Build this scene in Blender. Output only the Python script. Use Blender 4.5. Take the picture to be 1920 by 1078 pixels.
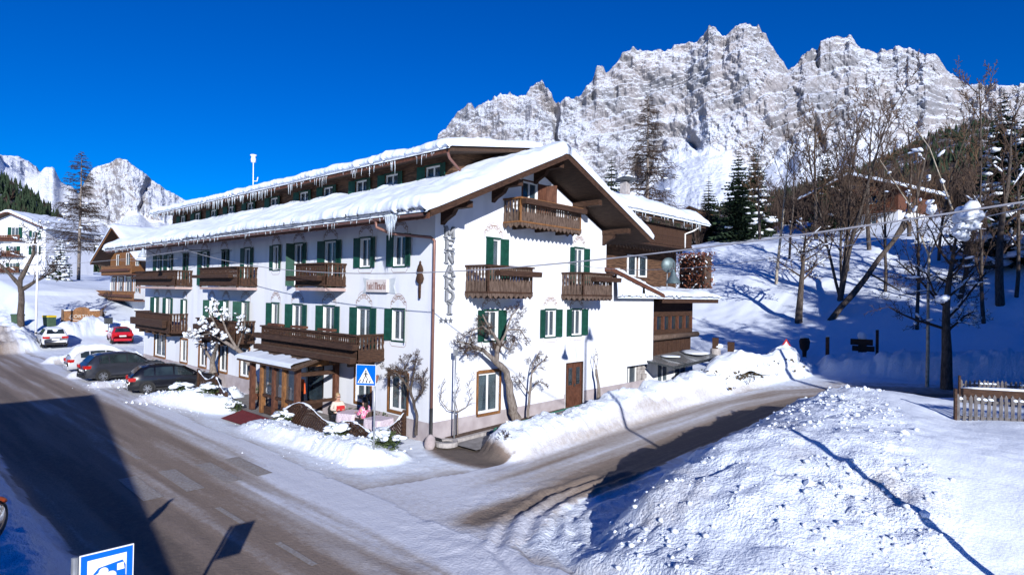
import bpy, math, random
import numpy as np
from mathutils import Vector, Matrix
R = math.radians
for o in list(bpy.data.objects): bpy.data.objects.remove(o)
SC = bpy.context.scene
COL = SC.collection
# ------------------------------------------------------------------ camera
CF, CYAW, CPIT, CROL = 1137.634, R(132.6245), R(0.60655), R(1.00461)
CP = np.array([17.10667, -14.38433, 5.54353])
_f = np.array([math.cos(CYAW)*math.cos(CPIT), math.sin(CYAW)*math.cos(CPIT), math.sin(CPIT)])
_r = np.array([math.sin(CYAW), -math.cos(CYAW), 0.0]); _u = np.cross(_r, _f)
_r, _u = math.cos(CROL)*_r + math.sin(CROL)*_u, -math.sin(CROL)*_r + math.cos(CROL)*_u
cam = bpy.data.cameras.new('camera'); camo = bpy.data.objects.new('camera', cam); COL.objects.link(camo)
cam.sensor_width = 36; cam.lens = CF/1920*36; cam.clip_start = .1; cam.clip_end = 30000
camo.matrix_world = Matrix(((_r[0], _u[0], -_f[0], CP[0]), (_r[1], _u[1], -_f[1], CP[1]), (_r[2], _u[2], -_f[2], CP[2]), (0, 0, 0, 1)))
SC.camera = camo
# ------------------------------------------------------------------ sky, sun, exposure
SUN = np.array([1.5, -1.0, .6]); SUN = SUN/np.linalg.norm(SUN)
SEL = math.asin(SUN[2]); SROT = math.atan2(SUN[0], SUN[1])
W = bpy.data.worlds.new('World'); SC.world = W; W.use_nodes = True
nt = W.node_tree; bg = nt.nodes['Background']
sky = nt.nodes.new('ShaderNodeTexSky'); sky.sky_type = 'NISHITA'; sky.sun_disc = False
sky.sun_elevation = SEL; sky.sun_rotation = SROT; sky.altitude = 2600; sky.air_density = 1.15; sky.dust_density = 0.0; sky.ozone_density = 5.0
hs = nt.nodes.new('ShaderNodeHueSaturation'); hs.inputs['Saturation'].default_value = 1.45; hs.inputs['Value'].default_value = 1.15; hs.inputs['Hue'].default_value = .521
nt.links.new(sky.outputs[0], hs.inputs['Color']); nt.links.new(hs.outputs[0], bg.inputs[0]); bg.inputs[1].default_value = .085
sl = bpy.data.lights.new('sun', 'SUN'); sl.energy = 4.6; sl.angle = R(.5); sl.color = (1.0, .985, .965)
so = bpy.data.objects.new('sun', sl); COL.objects.link(so)
so.rotation_euler = Vector(-SUN).to_track_quat('-Z', 'Y').to_euler()
SC.view_settings.view_transform = 'Standard'; SC.view_settings.look = 'None'; SC.view_settings.gamma = 1
SC.view_settings.use_curve_mapping = False; SC.view_settings.exposure = .35
SC.render.engine = 'CYCLES'; SC.cycles.max_bounces = 6; SC.cycles.diffuse_bounces = 1; SC.cycles.glossy_bounces = 2; SC.cycles.transparent_max_bounces = 12
# ------------------------------------------------------------------ helpers
def ray(x, y): return _f + _r*(x-960)/CF - _u*(y-539)/CF
def onX(x, y, X=0.): d = ray(x, y); return CP + d*(X-CP[0])/d[0]
def onY(x, y, Y=0.): d = ray(x, y); return CP + d*(Y-CP[1])/d[1]
def onZ(x, y, Z=0.): d = ray(x, y); return CP + d*(Z-CP[2])/d[2]
def atD(x, y, D): return CP + ray(x, y)*D
def tag(o, label=None, cat=None, group=None, kind=None):
    if label: o['label'] = label
    if cat: o['category'] = cat
    if group: o['group'] = group
    if kind: o['kind'] = kind
    return o
def empty(name, loc=(0, 0, 0), rz=0, label=None, cat=None, group=None):
    o = bpy.data.objects.new(name, None); COL.objects.link(o); o.location = loc; o.rotation_euler = (0, 0, rz)
    o.empty_display_size = .2
    return tag(o, label, cat, group)
def link(name, me, parent=None, loc=(0, 0, 0), rz=0):
    o = bpy.data.objects.new(name, me); COL.objects.link(o); o.location = loc; o.rotation_euler = (0, 0, rz)
    if parent: o.parent = parent
    return o
def copy_tree(o, parent=None):
    c = o.copy(); COL.objects.link(c); c.parent = parent
    for ch in o.children: copy_tree(ch, c)
    return c
class MB:
    def __init__(s): s.v = []; s.f = []
    def quad(s, a, b, c, d):
        n = len(s.v); s.v += [a, b, c, d]; s.f.append((n, n+1, n+2, n+3)); return s
    def poly(s, pts):
        n = len(s.v); s.v += [tuple(p) for p in pts]; s.f.append(tuple(range(n, n+len(pts)))); return s
    def box(s, x0, x1, y0, y1, z0, z1):
        n = len(s.v)
        s.v += [(x0, y0, z0), (x1, y0, z0), (x1, y1, z0), (x0, y1, z0), (x0, y0, z1), (x1, y0, z1), (x1, y1, z1), (x0, y1, z1)]
        s.f += [(n, n+3, n+2, n+1), (n+4, n+5, n+6, n+7), (n, n+1, n+5, n+4), (n+1, n+2, n+6, n+5), (n+2, n+3, n+7, n+6), (n+3, n, n+4, n+7)]
        return s
    def bar(s, p, q, w, h=None, up=(0, 0, 1)):
        h = h or w; p = Vector(p); q = Vector(q); d = (q-p).normalized(); U = Vector(up)
        if abs(d.dot(U)) > .98: U = Vector((1, 0, 0))
        a = d.cross(U).normalized()*w/2; b = a.cross(d).normalized()*h/2; n = len(s.v)
        for c in (p, q): s.v += [tuple(c-a-b), tuple(c+a-b), tuple(c+a+b), tuple(c-a+b)]
        s.f += [(n, n+1, n+2, n+3), (n+7, n+6, n+5, n+4)] + [(n+i, n+4+i, n+4+(i+1) % 4, n+(i+1) % 4) for i in range(4)]
        return s
    def tube(s, pts, rad, n=6, cap=True):
        m = len(pts); base = len(s.v); pts = [Vector(p) for p in pts]
        if not hasattr(rad, '__len__'): rad = [rad]*m
        ref = None
        for i, p in enumerate(pts):
            d = (pts[min(i+1, m-1)]-pts[max(i-1, 0)])
            d = d.normalized() if d.length > 1e-9 else Vector((0, 0, 1))
            if ref is None: ref = Vector((1, 0, 0)) if abs(d.x) < .8 else Vector((0, 1, 0))
            a = (ref - d*ref.dot(d)); a = a.normalized() if a.length > 1e-6 else d.orthogonal().normalized()
            ref = a; b = d.cross(a)
            for k in range(n):
                t = 2*math.pi*k/n; q = p+(a*math.cos(t)+b*math.sin(t))*rad[i]; s.v.append((q.x, q.y, q.z))
        for i in range(m-1):
            for k in range(n):
                k2 = (k+1) % n; s.f.append((base+i*n+k, base+i*n+k2, base+(i+1)*n+k2, base+(i+1)*n+k))
        if cap: s.f += [tuple(base+n-1-k for k in range(n)), tuple(base+(m-1)*n+k for k in range(n))]
        return s
    def lathe(s, prof, n=16, c=(0, 0, 0), axis='z'):
        base = len(s.v)
        for r, z in prof:
            for k in range(n):
                t = 2*math.pi*k/n; x, y = r*math.cos(t), r*math.sin(t)
                p = (x, y, z) if axis == 'z' else (x, z, y) if axis == 'y' else (z, x, y)
                s.v.append((p[0]+c[0], p[1]+c[1], p[2]+c[2]))
        for i in range(len(prof)-1):
            for k in range(n):
                k2 = (k+1) % n; s.f.append((base+i*n+k, base+i*n+k2, base+(i+1)*n+k2, base+(i+1)*n+k))
        return s
    def prism(s, pts, off):
        n = len(s.v); m = len(pts); o = Vector(off)
        s.v += [tuple(p) for p in pts] + [tuple(Vector(p)+o) for p in pts]
        s.f += [tuple(range(n, n+m)), tuple(range(n+2*m-1, n+m-1, -1))] + [(n+i, n+m+i, n+m+(i+1) % m, n+(i+1) % m) for i in range(m)]
        return s
    def blob(s, c, r, seed=0, sq=.7, sub=2, amp=.25):
        V, Fc = ICO[sub]; rr = random.Random(seed); n = len(s.v)
        k = [Vector((rr.uniform(-1, 1), rr.uniform(-1, 1), rr.uniform(-1, 1)))*3 for _ in range(4)]; ph = [rr.uniform(0, 6) for _ in range(4)]
        for v in V:
            q = 1+amp*sum(math.sin(k[i].dot(v)+ph[i]) for i in range(4))/2
            rx = r if not hasattr(r, '__len__') else None
            if rx: s.v.append((c[0]+v.x*r*q, c[1]+v.y*r*q, c[2]+v.z*r*q*sq))
            else: s.v.append((c[0]+v.x*r[0]*q, c[1]+v.y*r[1]*q, c[2]+v.z*r[2]*q))
        s.f += [tuple(n+i for i in f) for f in Fc]; return s
    def mesh(s, name, m, smooth=False):
        me = bpy.data.meshes.new(name); me.from_pydata(s.v, [], s.f); me.update()
        if m: me.materials.append(m)
        if smooth: me.polygons.foreach_set('use_smooth', [True]*len(me.polygons))
        return me
    def build(s, name, m, parent=None, smooth=False, loc=(0, 0, 0), rz=0, kind=None):
        o = link(name, s.mesh(name, m, smooth), parent, loc, rz)
        if kind: o['kind'] = kind
        return o
def _ico(sub):
    import bmesh
    b = bmesh.new(); bmesh.ops.create_icosphere(b, subdivisions=sub, radius=1)
    b.verts.ensure_lookup_table(); V = [v.co.copy() for v in b.verts]; Fc = [tuple(v.index for v in f.verts) for f in b.faces]; b.free()
    return V, Fc
ICO = {i: _ico(i) for i in (1, 2, 3)}
def npmesh(name, V, Fq, m, smooth=True, attrs=None):
    """mesh from numpy arrays; Fq (n,4) or (n,3)"""
    me = bpy.data.meshes.new(name); V = np.ascontiguousarray(V, dtype=np.float32); Fq = np.ascontiguousarray(Fq, dtype=np.int32)
    k = Fq.shape[1]; me.vertices.add(len(V)); me.vertices.foreach_set('co', V.ravel())
    me.loops.add(Fq.size); me.loops.foreach_set('vertex_index', Fq.ravel())
    me.polygons.add(len(Fq)); me.polygons.foreach_set('loop_start', np.arange(0, Fq.size, k, dtype=np.int32))
    me.polygons.foreach_set('loop_total', np.full(len(Fq), k, dtype=np.int32))
    me.polygons.foreach_set('use_smooth', np.full(len(Fq), smooth, dtype=bool))
    for an, av in (attrs or {}).items():
        a = me.attributes.new(an, 'FLOAT', 'POINT'); a.data.foreach_set('value', np.ascontiguousarray(av, dtype=np.float32))
    me.update(calc_edges=True)
    if m: me.materials.append(m)
    return me
# numpy value noise
def vnoise(x, y, seed=0):
    xi = np.floor(x).astype(np.int64); yi = np.floor(y).astype(np.int64); xf = x-xi; yf = y-yi
    u = xf*xf*xf*(xf*(xf*6-15)+10); v = yf*yf*yf*(yf*(yf*6-15)+10)
    def h(a, b):
        n = (a*374761393 + b*668265263 + seed*974711) & 0xffffffff
        n = ((n ^ (n >> 13))*1274126177) & 0xffffffff
        n = ((n ^ (n >> 16))*2246822519) & 0xffffffff
        return ((n ^ (n >> 15)) & 0xffff)/65535.0
    return (h(xi, yi)*(1-u)+h(xi+1, yi)*u)*(1-v)+(h(xi, yi+1)*(1-u)+h(xi+1, yi+1)*u)*v
def fbm(x, y, oc=4, seed=0, gain=.5):
    a = 1.; t = 0.; s = 0.
    for i in range(oc):
        s = s+a*vnoise(x*2**i+i*17.3, y*2**i-i*9.1, seed+i); t += a; a *= gain
    return s/t
def ridged(x, y, oc=4, seed=0, gain=.5):
    a = 1.; t = 0.; s = 0.
    for i in range(oc):
        s = s+a*(1-np.abs(2*vnoise(x*2**i+i*11.7, y*2**i+i*5.3, seed+i)-1)); t += a; a *= gain
    return s/t
def sstep(a, b, x): t = np.clip((x-a)/(b-a), 0, 1); return t*t*(3-2*t)
def pdist(x, y, P):
    """distance to polyline and parameter (segment index + fraction)"""
    best = np.full(np.shape(x), 1e9); par = np.zeros(np.shape(x)); sg = np.zeros(np.shape(x))
    for i in range(len(P)-1):
        ax, ay = P[i]; bx, by = P[i+1]; dx, dy = bx-ax, by-ay; L2 = dx*dx+dy*dy
        t = np.clip(((x-ax)*dx+(y-ay)*dy)/L2, 0, 1); d = np.hypot(x-ax-t*dx, y-ay-t*dy); m = d < best
        best = np.where(m, d, best); par = np.where(m, i+t, par); sg = np.where(m, np.sign((x-ax)*dy-(y-ay)*dx), sg)
    return best, par, sg
# ------------------------------------------------------------------ materials
def mat(name, c1, c2=None, scale=4, rough=.7, bump=0, bscale=None, metal=0, stretch=(1, 1, 1), detail=4, spec=.3, contrast=(.35, .65), emit=None, trans=0, alpha=1, c3=None, c3s=.7):
    m = bpy.data.materials.new(name); m.use_nodes = True; t = m.node_tree; b = t.nodes['Principled BSDF']
    b.inputs['Roughness'].default_value = rough; b.inputs['Metallic'].default_value = metal
    b.inputs['Specular IOR Level'].default_value = spec; b.inputs['Base Color'].default_value = (*c1, 1)
    if trans: b.inputs['Transmission Weight'].default_value = trans; b.inputs['IOR'].default_value = 1.2
    if alpha < 1: b.inputs['Alpha'].default_value = alpha
    if emit: b.inputs['Emission Color'].default_value = (*emit[0], 1); b.inputs['Emission Strength'].default_value = emit[1]
    if c2 or bump:
        tc = t.nodes.new('ShaderNodeTexCoord'); mp = t.nodes.new('ShaderNodeMapping'); mp.inputs['Scale'].default_value = stretch
        t.links.new(tc.outputs['Object'], mp.inputs[0])
    if c2:
        n = t.nodes.new('ShaderNodeTexNoise'); n.inputs['Scale'].default_value = scale; n.inputs['Detail'].default_value = detail
        t.links.new(mp.outputs[0], n.inputs['Vector'])
        r = t.nodes.new('ShaderNodeValToRGB'); r.color_ramp.elements[0].position = contrast[0]; r.color_ramp.elements[1].position = contrast[1]
        r.color_ramp.elements[0].color = (*c1, 1); r.color_ramp.elements[1].color = (*c2, 1)
        if c3: e = r.color_ramp.elements.new(c3s); e.color = (*c3, 1)
        t.links.new(n.outputs[0], r.inputs[0]); t.links.new(r.outputs[0], b.inputs['Base Color'])
    if bump:
        n2 = t.nodes.new('ShaderNodeTexNoise'); n2.inputs['Scale'].default_value = bscale or scale*4; n2.inputs['Detail'].default_value = 5
        t.links.new(mp.outputs[0], n2.inputs['Vector'])
        bp = t.nodes.new('ShaderNodeBump'); bp.inputs['Strength'].default_value = min(1, bump); bp.inputs['Distance'].default_value = .05*max(1, bump)
        t.links.new(n2.outputs[0], bp.inputs['Height']); t.links.new(bp.outputs[0], b.inputs['Normal'])
    return m
M = {}
M['plaster'] = mat('white_plaster', (.65, .67, .72), (.77, .79, .84), 1.0, .9, .15, 30, contrast=(.28, .5), stretch=(1, 1, .28), detail=7)
M['plinth'] = mat('plinth_grey_mauve', (.36, .31, .32), (.46, .41, .42), 2, .9, .3, 25)
M['wood'] = mat('dark_wood', (.034, .016, .010), (.082, .041, .024), 3, .75, .4, 12, stretch=(2, 2, 9))
M['woodh'] = mat('dark_wood_horizontal', (.034, .016, .010), (.078, .04, .024), 3, .75, .4, 12, stretch=(1.2, 1.2, 14))
M['woodg'] = mat('weathered_wood', (.07, .044, .032), (.16, .11, .085), 3, .85, .4, 12, stretch=(5, 5, 1.2))
M['woodo'] = mat('warm_wood', (.15, .065, .024), (.27, .125, .046), 3, .65, .25, 12, stretch=(4, 4, 1.5))
M['woodr'] = mat('reddish_wood', (.075, .028, .016), (.135, .055, .032), 3, .7, .25, 12, stretch=(4, 4, 1.5))
M['woodlog'] = mat('log_wall_wood', (.05, .026, .016), (.15, .08, .045), 2.2, .8, .5, 9, stretch=(1, 1, 8))
M['soffit'] = mat('soffit_wood', (.042, .024, .016), (.085, .05, .033), 3, .8, .3, 10, stretch=(1, 8, 8))
M['green'] = mat('green_paint', (.006, .046, .031), (.010, .070, .048), 6, .45, .1, 40)
M['whitep'] = mat('white_paint', (.78, .78, .77), (.84, .84, .83), 5, .5)
M['glass'] = mat('window_glass', (.06, .10, .13), (.02, .035, .05), 1.1, .06, spec=.9, contrast=(.4, .6), alpha=.5)
M['curtain'] = mat('curtain', (.50, .56, .62), (.66, .71, .76), 14, .9, .4, 30, stretch=(1, 1, .12))
M['lace'] = mat('lace_curtain', (.45, .58, .55), (.7, .76, .76), 22, .9, .3, 30, stretch=(1, 1, .4))
M['snow'] = mat('snow', (.77, .835, .93), (.83, .88, .955), 1.5, .65, .35, 7, spec=.25)
M['snowroof'] = mat('roof_snow', (.75, .82, .93), (.81, .865, .955), 1.5, .6, .45, 5, spec=.25)
M['snowedge'] = mat('layered_roof_snow', (.66, .71, .79), (.85, .87, .91), 3, .55, .9, 6, stretch=(6, 1, 1.6), spec=.3)
M['ice'] = mat('ice', (.62, .74, .86), (.8, .87, .94), 9, .12, spec=.6, alpha=.5)
M['copper'] = mat('brown_pipe', (.22, .11, .09), (.28, .15, .12), 5, .5, metal=.3)
M['paint_orn'] = mat('painted_ornament', (.34, .24, .20), (.46, .35, .31), 20, .9)
M['pinkslab'] = mat('pink_slab', (.42, .30, .27), (.5, .37, .34), 4, .85, .2)
M['metal'] = mat('galvanised_metal', (.34, .36, .38), (.44, .46, .48), 8, .4, metal=.6)
M['darkmetal'] = mat('dark_metal', (.05, .055, .06), (.09, .1, .105), 8, .5, metal=.4)
M['lampmetal'] = mat('lamp_metal', (.09, .13, .14), (.13, .17, .18), 6, .45, metal=.3)
M['woodgrey'] = mat('grey_weathered_wood', (.085, .076, .076), (.175, .162, .16), 3, .9, .4, 12, stretch=(5, 5, 1.2))
M['bark'] = mat('bark', (.055, .042, .034), (.13, .105, .088), 5, .95, .8, 14, stretch=(3, 3, .7))
M['barkl'] = mat('pale_bark', (.15, .12, .10), (.30, .26, .23), 5, .95, .8, 14, stretch=(3, 3, .7))
M['twig'] = mat('twigs', (.045, .030, .023), (.085, .058, .045), 3, .95)
M['twigr'] = mat('brown_twigs', (.07, .042, .026), (.13, .08, .048), 3, .95)
M['birch'] = mat('birch_bark', (.30, .25, .18), (.48, .42, .34), 5, .9)
M['needle'] = mat('spruce_needles', (.010, .024, .012), (.032, .055, .024), 1.2, .8)
M['needleb'] = mat('larch_needles', (.075, .047, .028), (.14, .09, .052), 1.2, .9)
M['shrub'] = mat('shrub_leaves', (.03, .055, .018), (.09, .12, .04), 5, .8)
M['redleaf'] = mat('red_brown_leaves', (.13, .045, .03), (.25, .09, .05), 6, .85)
M['tyre'] = mat('tyre', (.012, .012, .013), (.03, .03, .03), 8, .85)
M['rim'] = mat('alloy', (.45, .46, .48), (.55, .56, .58), 8, .3, metal=.8)
M['carglass'] = mat('car_glass', (.012, .016, .02), (.03, .045, .05), 1.5, .05, spec=.8)
M['plate'] = mat('number_plate', (.75, .76, .76), (.7, .7, .7), 5, .5)
M['redlight'] = mat('tail_light', (.5, .015, .012), (.35, .01, .01), 5, .15, spec=.7)
M['headlight'] = mat('head_light', (.6, .63, .65), (.7, .72, .75), 5, .1, spec=.8)
M['blackpl'] = mat('black_plastic', (.014, .014, .015), (.025, .025, .026), 5, .6)
M['bluesign'] = mat('sign_blue', (.0, .11, .62), (.0, .125, .66), 2, .35)
M['whitesign'] = mat('sign_white', (.8, .8, .8), (.84, .84, .84), 2, .35)
M['black'] = mat('black_print', (.01, .01, .012), (.015, .015, .016), 3, .5)
M['redsign'] = mat('sign_red', (.55, .03, .025), (.5, .03, .03), 3, .35)
M['orange'] = mat('mirror_orange', (.7, .12, .03), (.65, .1, .03), 3, .4)
M['mirror'] = mat('mirror_glass', (.55, .56, .55), (.6, .6, .6), 3, .08, metal=.9)
M['carpet'] = mat('red_carpet', (.16, .022, .028), (.23, .035, .042), 9, .95, .3, 60)
M['paving'] = mat('grey_paving', (.20, .185, .18), (.30, .285, .28), 3, .85, .3, 18)
M['soil'] = mat('soil', (.075, .048, .036), (.14, .095, .07), 7, .95, .8, 20)
M['stone'] = mat('stone', (.30, .27, .26), (.45, .42, .40), 5, .9, .5, 12)
M['cloth'] = mat('pink_tablecloth', (.55, .45, .52), (.68, .60, .66), 30, .9, contrast=(.45, .55))
M['greenrail'] = mat('green_rail', (.02, .11, .075), (.035, .15, .11), 6, .5)
M['yellow'] = mat('yellow_lid', (.7, .5, .03), (.65, .45, .03), 5, .5)
M['binbody'] = mat('bin_green', (.05, .09, .05), (.07, .12, .07), 5, .6)
# ------------------------------------------------------------------ terrain
MAIN = [(-400, -7.9), (-60, -8.0), (0, -7.9), (8, -8.0), (20, -8.4), (60, -10), (300, -20)]
SIDE = [(5.4, -6.5), (5.45, 0), (5.5, 8), (5.7, 14), (6.6, 18.5), (9.5, 22.6), (15, 25.6), (25, 28), (60, 34), (250, 60)]
def lerpa(x, P): return np.interp(x, [p[0] for p in P], [p[1] for p in P])
def base_z(x, y):
    hl = lerpa(y, [(-400, 0), (0, 0), (11, .33), (17, .52), (22, .7), (27, 1.0), (32, 1.6), (37, 2.6), (42, 4.5), (50, 8), (61, 12.3), (100, 19), (200, 34), (420, 60)])
    lf = lerpa(-x, [(-400, 0), (38, 0), (45, .25), (55, 1.6), (72, 5.0), (90, 6.6), (180, 9), (400, 12), (900, 14)])*sstep(-6, -1.5, y)
    w = sstep(-42, -20, x)
    return hl*w + (1-w)*(lf + .15*np.clip(hl-1, 0, None))
_PC = np.array([(9.9, -4.6, .08), (9.6, -3.9, .12), (9.35, -2.6, .18), (9.1, -.8, .2), (8.7, 2.9, .25), (8.2, 8.3, .35), (8.1, 13, .5), (8.8, 17, .62), (11, 20.2, .72), (14, 22.6, .9), (19, 24, 1.0),
    (10.2, -2.2, 1.15), (10.05, .2, 1.6), (10.3, 2.4, 1.7), (12.2, 1.4, 2.2), (10.5, 5, 2.0), (9.9, 9, 1.85), (9.7, 13, 1.5), (10.6, 16, 1.2), (14.8, 7.9, 2.0), (16, 8.6, 2.0), (14, 15, 1.55), (20, 10, 1.95), (12.6, 20.5, 1.0), (18, 18, 1.35),
    (13.8, .3, 1.87), (14.8, -.4, 1.5), (16.1, -1.2, .92), (18.6, -2.9, .45), (20, 3, 1.4), (17, 3, 1.75), (11.9, -2.4, 1.3), (13, -3.8, .85), (15, -4.6, .4), (11.0, -4.5, .4), (12, -5.6, .05), (18, -5.6, .1), (25, -5.2, .2), (26, 5, 1.2), (30, 15, 2)])
def _tps():
    P = _PC; n = len(P); d = np.hypot(P[:, None, 0]-P[None, :, 0], P[:, None, 1]-P[None, :, 1])
    K = np.where(d > 0, d*d*np.log(d+1e-12), 0)+np.eye(n)*.05
    A = np.zeros((n+3, n+3)); A[:n, :n] = K; A[:n, n] = 1; A[:n, n+1:] = P[:, :2]; A[n, :n] = 1; A[n+1:, :n] = P[:, :2].T
    return np.linalg.solve(A, np.append(P[:, 2], [0, 0, 0]))
_TW = _tps()
def pile_z(x, y):
    z = _TW[-3]+_TW[-2]*x+_TW[-1]*y
    for i, p in enumerate(_PC):
        d2 = (x-p[0])**2+(y-p[1])**2; z = z+_TW[i]*.5*d2*np.log(d2+1e-12)
    return z
def bank(x, y, P, hs, w, seed=0, flat=2.0):
    d, t, _ = pdist(x, y, P); h = np.interp(t, range(len(P)), hs)
    return h*np.exp(-np.abs(d/w)**(2*flat))*(.75+.5*fbm(x*.9, y*.9, 3, seed))
RUTS = [[(7.6, 3.0), (7.35, 0), (7.7, -2.2), (8.5, -3.6), (9.8, -4.5), (12, -5.2)], [(6.6, 1.0), (6.45, -1.2), (6.9, -3.2), (8.0, -4.9), (9.6, -5.6), (12.5, -6.0)],
        [(7.1, 2.0), (6.9, -.8), (7.3, -2.8), (8.3, -4.3), (9.7, -5.1), (12.3, -5.6)], [(8.0, 1.0), (7.75, -.8), (8.0, -2.2), (8.9, -3.2)]]
BANKS = [([(2.75, 1.35), (2.8, 7), (2.85, 13), (3.0, 18)], [.8, .98, 1.08, 1.15], .88, 3), ([(3.3, 18), (3.7, 22), (4.6, 26.5)], [.5, .5, .6], .9, 4),
         ([(-6.9, -3.3), (-4.6, -3.2), (-2.2, -3.0), (.1, -2.9), (.5, -2.2)], [.25, .55, .5, .62, .3], .62, 5),
         ([(6.5, 27.6), (11, 29.3), (18, 32), (40, 37)], [1.0, 1.2, 1.3, 1.3], 1.3, 6), ([(-100, -4.6), (-62, -5.2), (-52, -5.0), (-47.5, -5.2)], [1.0, 1.1, 1.5, .9], 1.7, 7),
         ([(-27.4, -5.0), (-27.2, -3.2)], [.35, .3], .5, 8), ([(-22.6, -5.0), (-21.6, -2.4), (-21.2, -.9)], [.28, .3, .3], .45, 9), ([(-16.2, -4.4), (-15.2, -2.6), (-14.4, -1.2)], [.28, .4, .5], .55, 10),
         ([(-15.5, -3.9), (-13, -3.3), (-11.3, -2.9)], [.45, .75, .6], .55, 12), ([(-40.5, 8.5), (-47.5, 9), (-51.6, 6.5), (-52, 2.5)], [1.0, 1.3, 1.2, .9], 1.5, 14), ([(-32.5, -.6), (-34, -.9), (-38, .6)], [.8, .7, .6], .8, 15),
         ([(-36.8, -4.2), (-36.4, -2.6)], [.5, .5], .8, 16), ([(-50.8, -1), (-53, 2.2)], [1.0, 1.2], 1.1, 17)]
def land(x, y):
    """height, dirt attribute (0 snow .. 1 bare), road class (0 ground,1 main,2 side)"""
    z = base_z(x, y)
    dm, tm, sm = pdist(x, y, MAIN); ds, ts, ss = pdist(x, y, SIDE)
    wm = 3.25+.5*(fbm(x*.35, y*.35, 3, 21)-.5); ws = 1.95+.5*(fbm(x*.4, y*.4, 3, 22)-.5)
    ws = ws + .8*np.clip((-1.5-y)/3., 0, 1)
    road = np.where(dm < wm, 1, np.where((ds < ws) & (y > -4.9), 2, 0))
    off = np.minimum(dm-wm, np.where(y > -4.9, ds-ws, 9.))          # distance outside the roads
    e = sstep(0, .8, off)
    near = (np.abs(x+10) < 60) & (y < 60)
    n1 = fbm(x*.5, y*.5, 4, 1); n2 = fbm(x*2.2, y*2.2, 3, 2); n3 = ridged(x*3.6, y*3.6, 3, 3)
    # right-hand pile
    pz = pile_z(x, y)
    pm = sstep(0.0, .9, np.where(dm < ds, 9, ds-2.0))*(x > 5)*sstep(-4.9, -4.1, y+.15*x-1.6+.0)*(x < 29)*(y < 26)
    pm = np.where((x > 5), pm, 0)*(1-sstep(24, 29, x))
    side_in = (ss > 0)                                             # right of the side road
    pm = pm*side_in
    rough = 1-sstep(-.8, .9, x-(15.8-.33*(y+1.5)))
    rough = np.maximum(rough, .06)*(.5+.5*sstep(.36, .6, fbm(x*.42+7, y*.42, 3, 71)))
    pz2 = pz + rough*((fbm(x*.9, y*.9, 3, 31)-.5)*.5 + (n3-.55)*.09 + (fbm(x*6.5, y*6.5, 2, 33)-.5)*.075 - .16*np.clip(.5-np.abs(vnoise(x*.8+.5*n2, y*.8, 36)-.5)*9, 0, 1))
    pz2 = pz2 + .10*(fbm(x*.35, y*.35, 2, 34)-.5)
    z = z + pm*np.maximum(pz2-z, 0)
    # banks
    bk = np.zeros_like(z)
    for P, hh, w, sd in BANKS: bk = np.maximum(bk, bank(x, y, P, hh, w, sd))
    bl = sstep(-11.0, -12.4, y + .3*(n1-.5))*(x < 13)*(.85+.5*(n1-.5))*sstep(14, 10.5, x)
    bk = np.maximum(bk, bl)
    bk = np.maximum(bk, .8*sstep(-5.0, -8, x+34)*sstep(2.5, 5, y)*0)
    z = z + bk*(1+.35*(n2-.5)) + np.where(bk > .08, (n3-.5)*.12, 0)
    # general unevenness of snow
    z = z + e*near*((n1-.5)*.14*sstep(.3, 2, off) + (n2-.5)*.045 + (n3-.5)*.02) + (~near)*(fbm(x*.06, y*.06, 4, 5)-.5)*1.6*sstep(0, 6, off)
    far = sstep(34, 44, y)
    z = z + far*near*(fbm(x*.15, y*.15, 4, 7)-.5)*1.5
    # junction ruts
    for i, P in enumerate(RUTS):
        d, t, _ = pdist(x, y, P); z = z - (.05+.03*n2)*np.exp(-(d/.11)**2) + .035*np.exp(-((d-.24)/.09)**2)
    jn = np.exp(-((x-7.8)/2.4)**2-((y+1.8)/3.6)**2); z = z + jn*((n3-.5)*.09+(n2-.5)*.06)
    # footprints near the picket fence
    # bare patches
    cd = np.clip(1.25-np.hypot((x-2.2)/1.9, (y-.2)/1.15), 0, 1)*1.6+ .8*sstep(.9, .2, np.abs(x-.9))*sstep(-.8, .2, y)*(y < 12)
    kd = .9*sstep(.9, .35, np.hypot((x+20.3)/2.2, (y+3.9)/.55)) + 1.0*sstep(1.0, .4, np.hypot((x+13.6)/2.9, (y+2.2)/.55)) + .8*sstep(1, .4, np.hypot((x+10.8)/1.7, (y+1.2)/1.3))
    dirt = np.clip(cd+kd-bk*2, 0, 1)
    z = z - .05*dirt*(1-np.minimum(1, bk*3))
    dirt = np.maximum(dirt, .55*np.exp(-np.clip(off, 0, None)/.8)*(fbm(x*.25, y*1.2, 3, 41)*1.5-.25)*(bk < .25)*(1-pm))
    dirt = np.maximum(dirt, .2*pm*sstep(.58, .75, fbm(x*.55, y*.55, 3, 44))*rough)
    dirt = np.where(dirt > 0, dirt, 0)
    # roads: snowiness in the same attribute
    st = fbm(x*.10, y*2.6, 4, 51); st2 = fbm(x*.35, y*5.5, 3, 52)
    a = y+7.9
    mn = np.interp(a, [-3.5, -2.9, -2.2, -1.0, -.4, .3, .9, 1.6, 2.3, 2.9, 3.4], [.3, .8, 1.0, .85, .74, .86, .70, .80, .42, .2, .08])
    md = np.clip(mn + (st-.5)*.75 + (st2-.5)*.3, 0, 1)
    md = md - .6*sstep(-4.5, 2.5, x)*sstep(-8.0, -5.6, y+.6*(n1-.5)) - .12 + .1*sstep(-8, -9.5, y)
    b_ = np.where(ss > 0, 1, -1)*ds
    ss1 = fbm(b_*2.4+5, y*.10+x*.02, 4, 61); ss2 = fbm(b_*6+5, y*.4, 3, 62)
    sn = np.interp(b_, [-2.2, -1.7, -1.1, -.4, .25, .7, 1.1, 1.75, 2.2], [.04, .12, .34, .34, .5, .95, 1.05, .8, .3])
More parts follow.
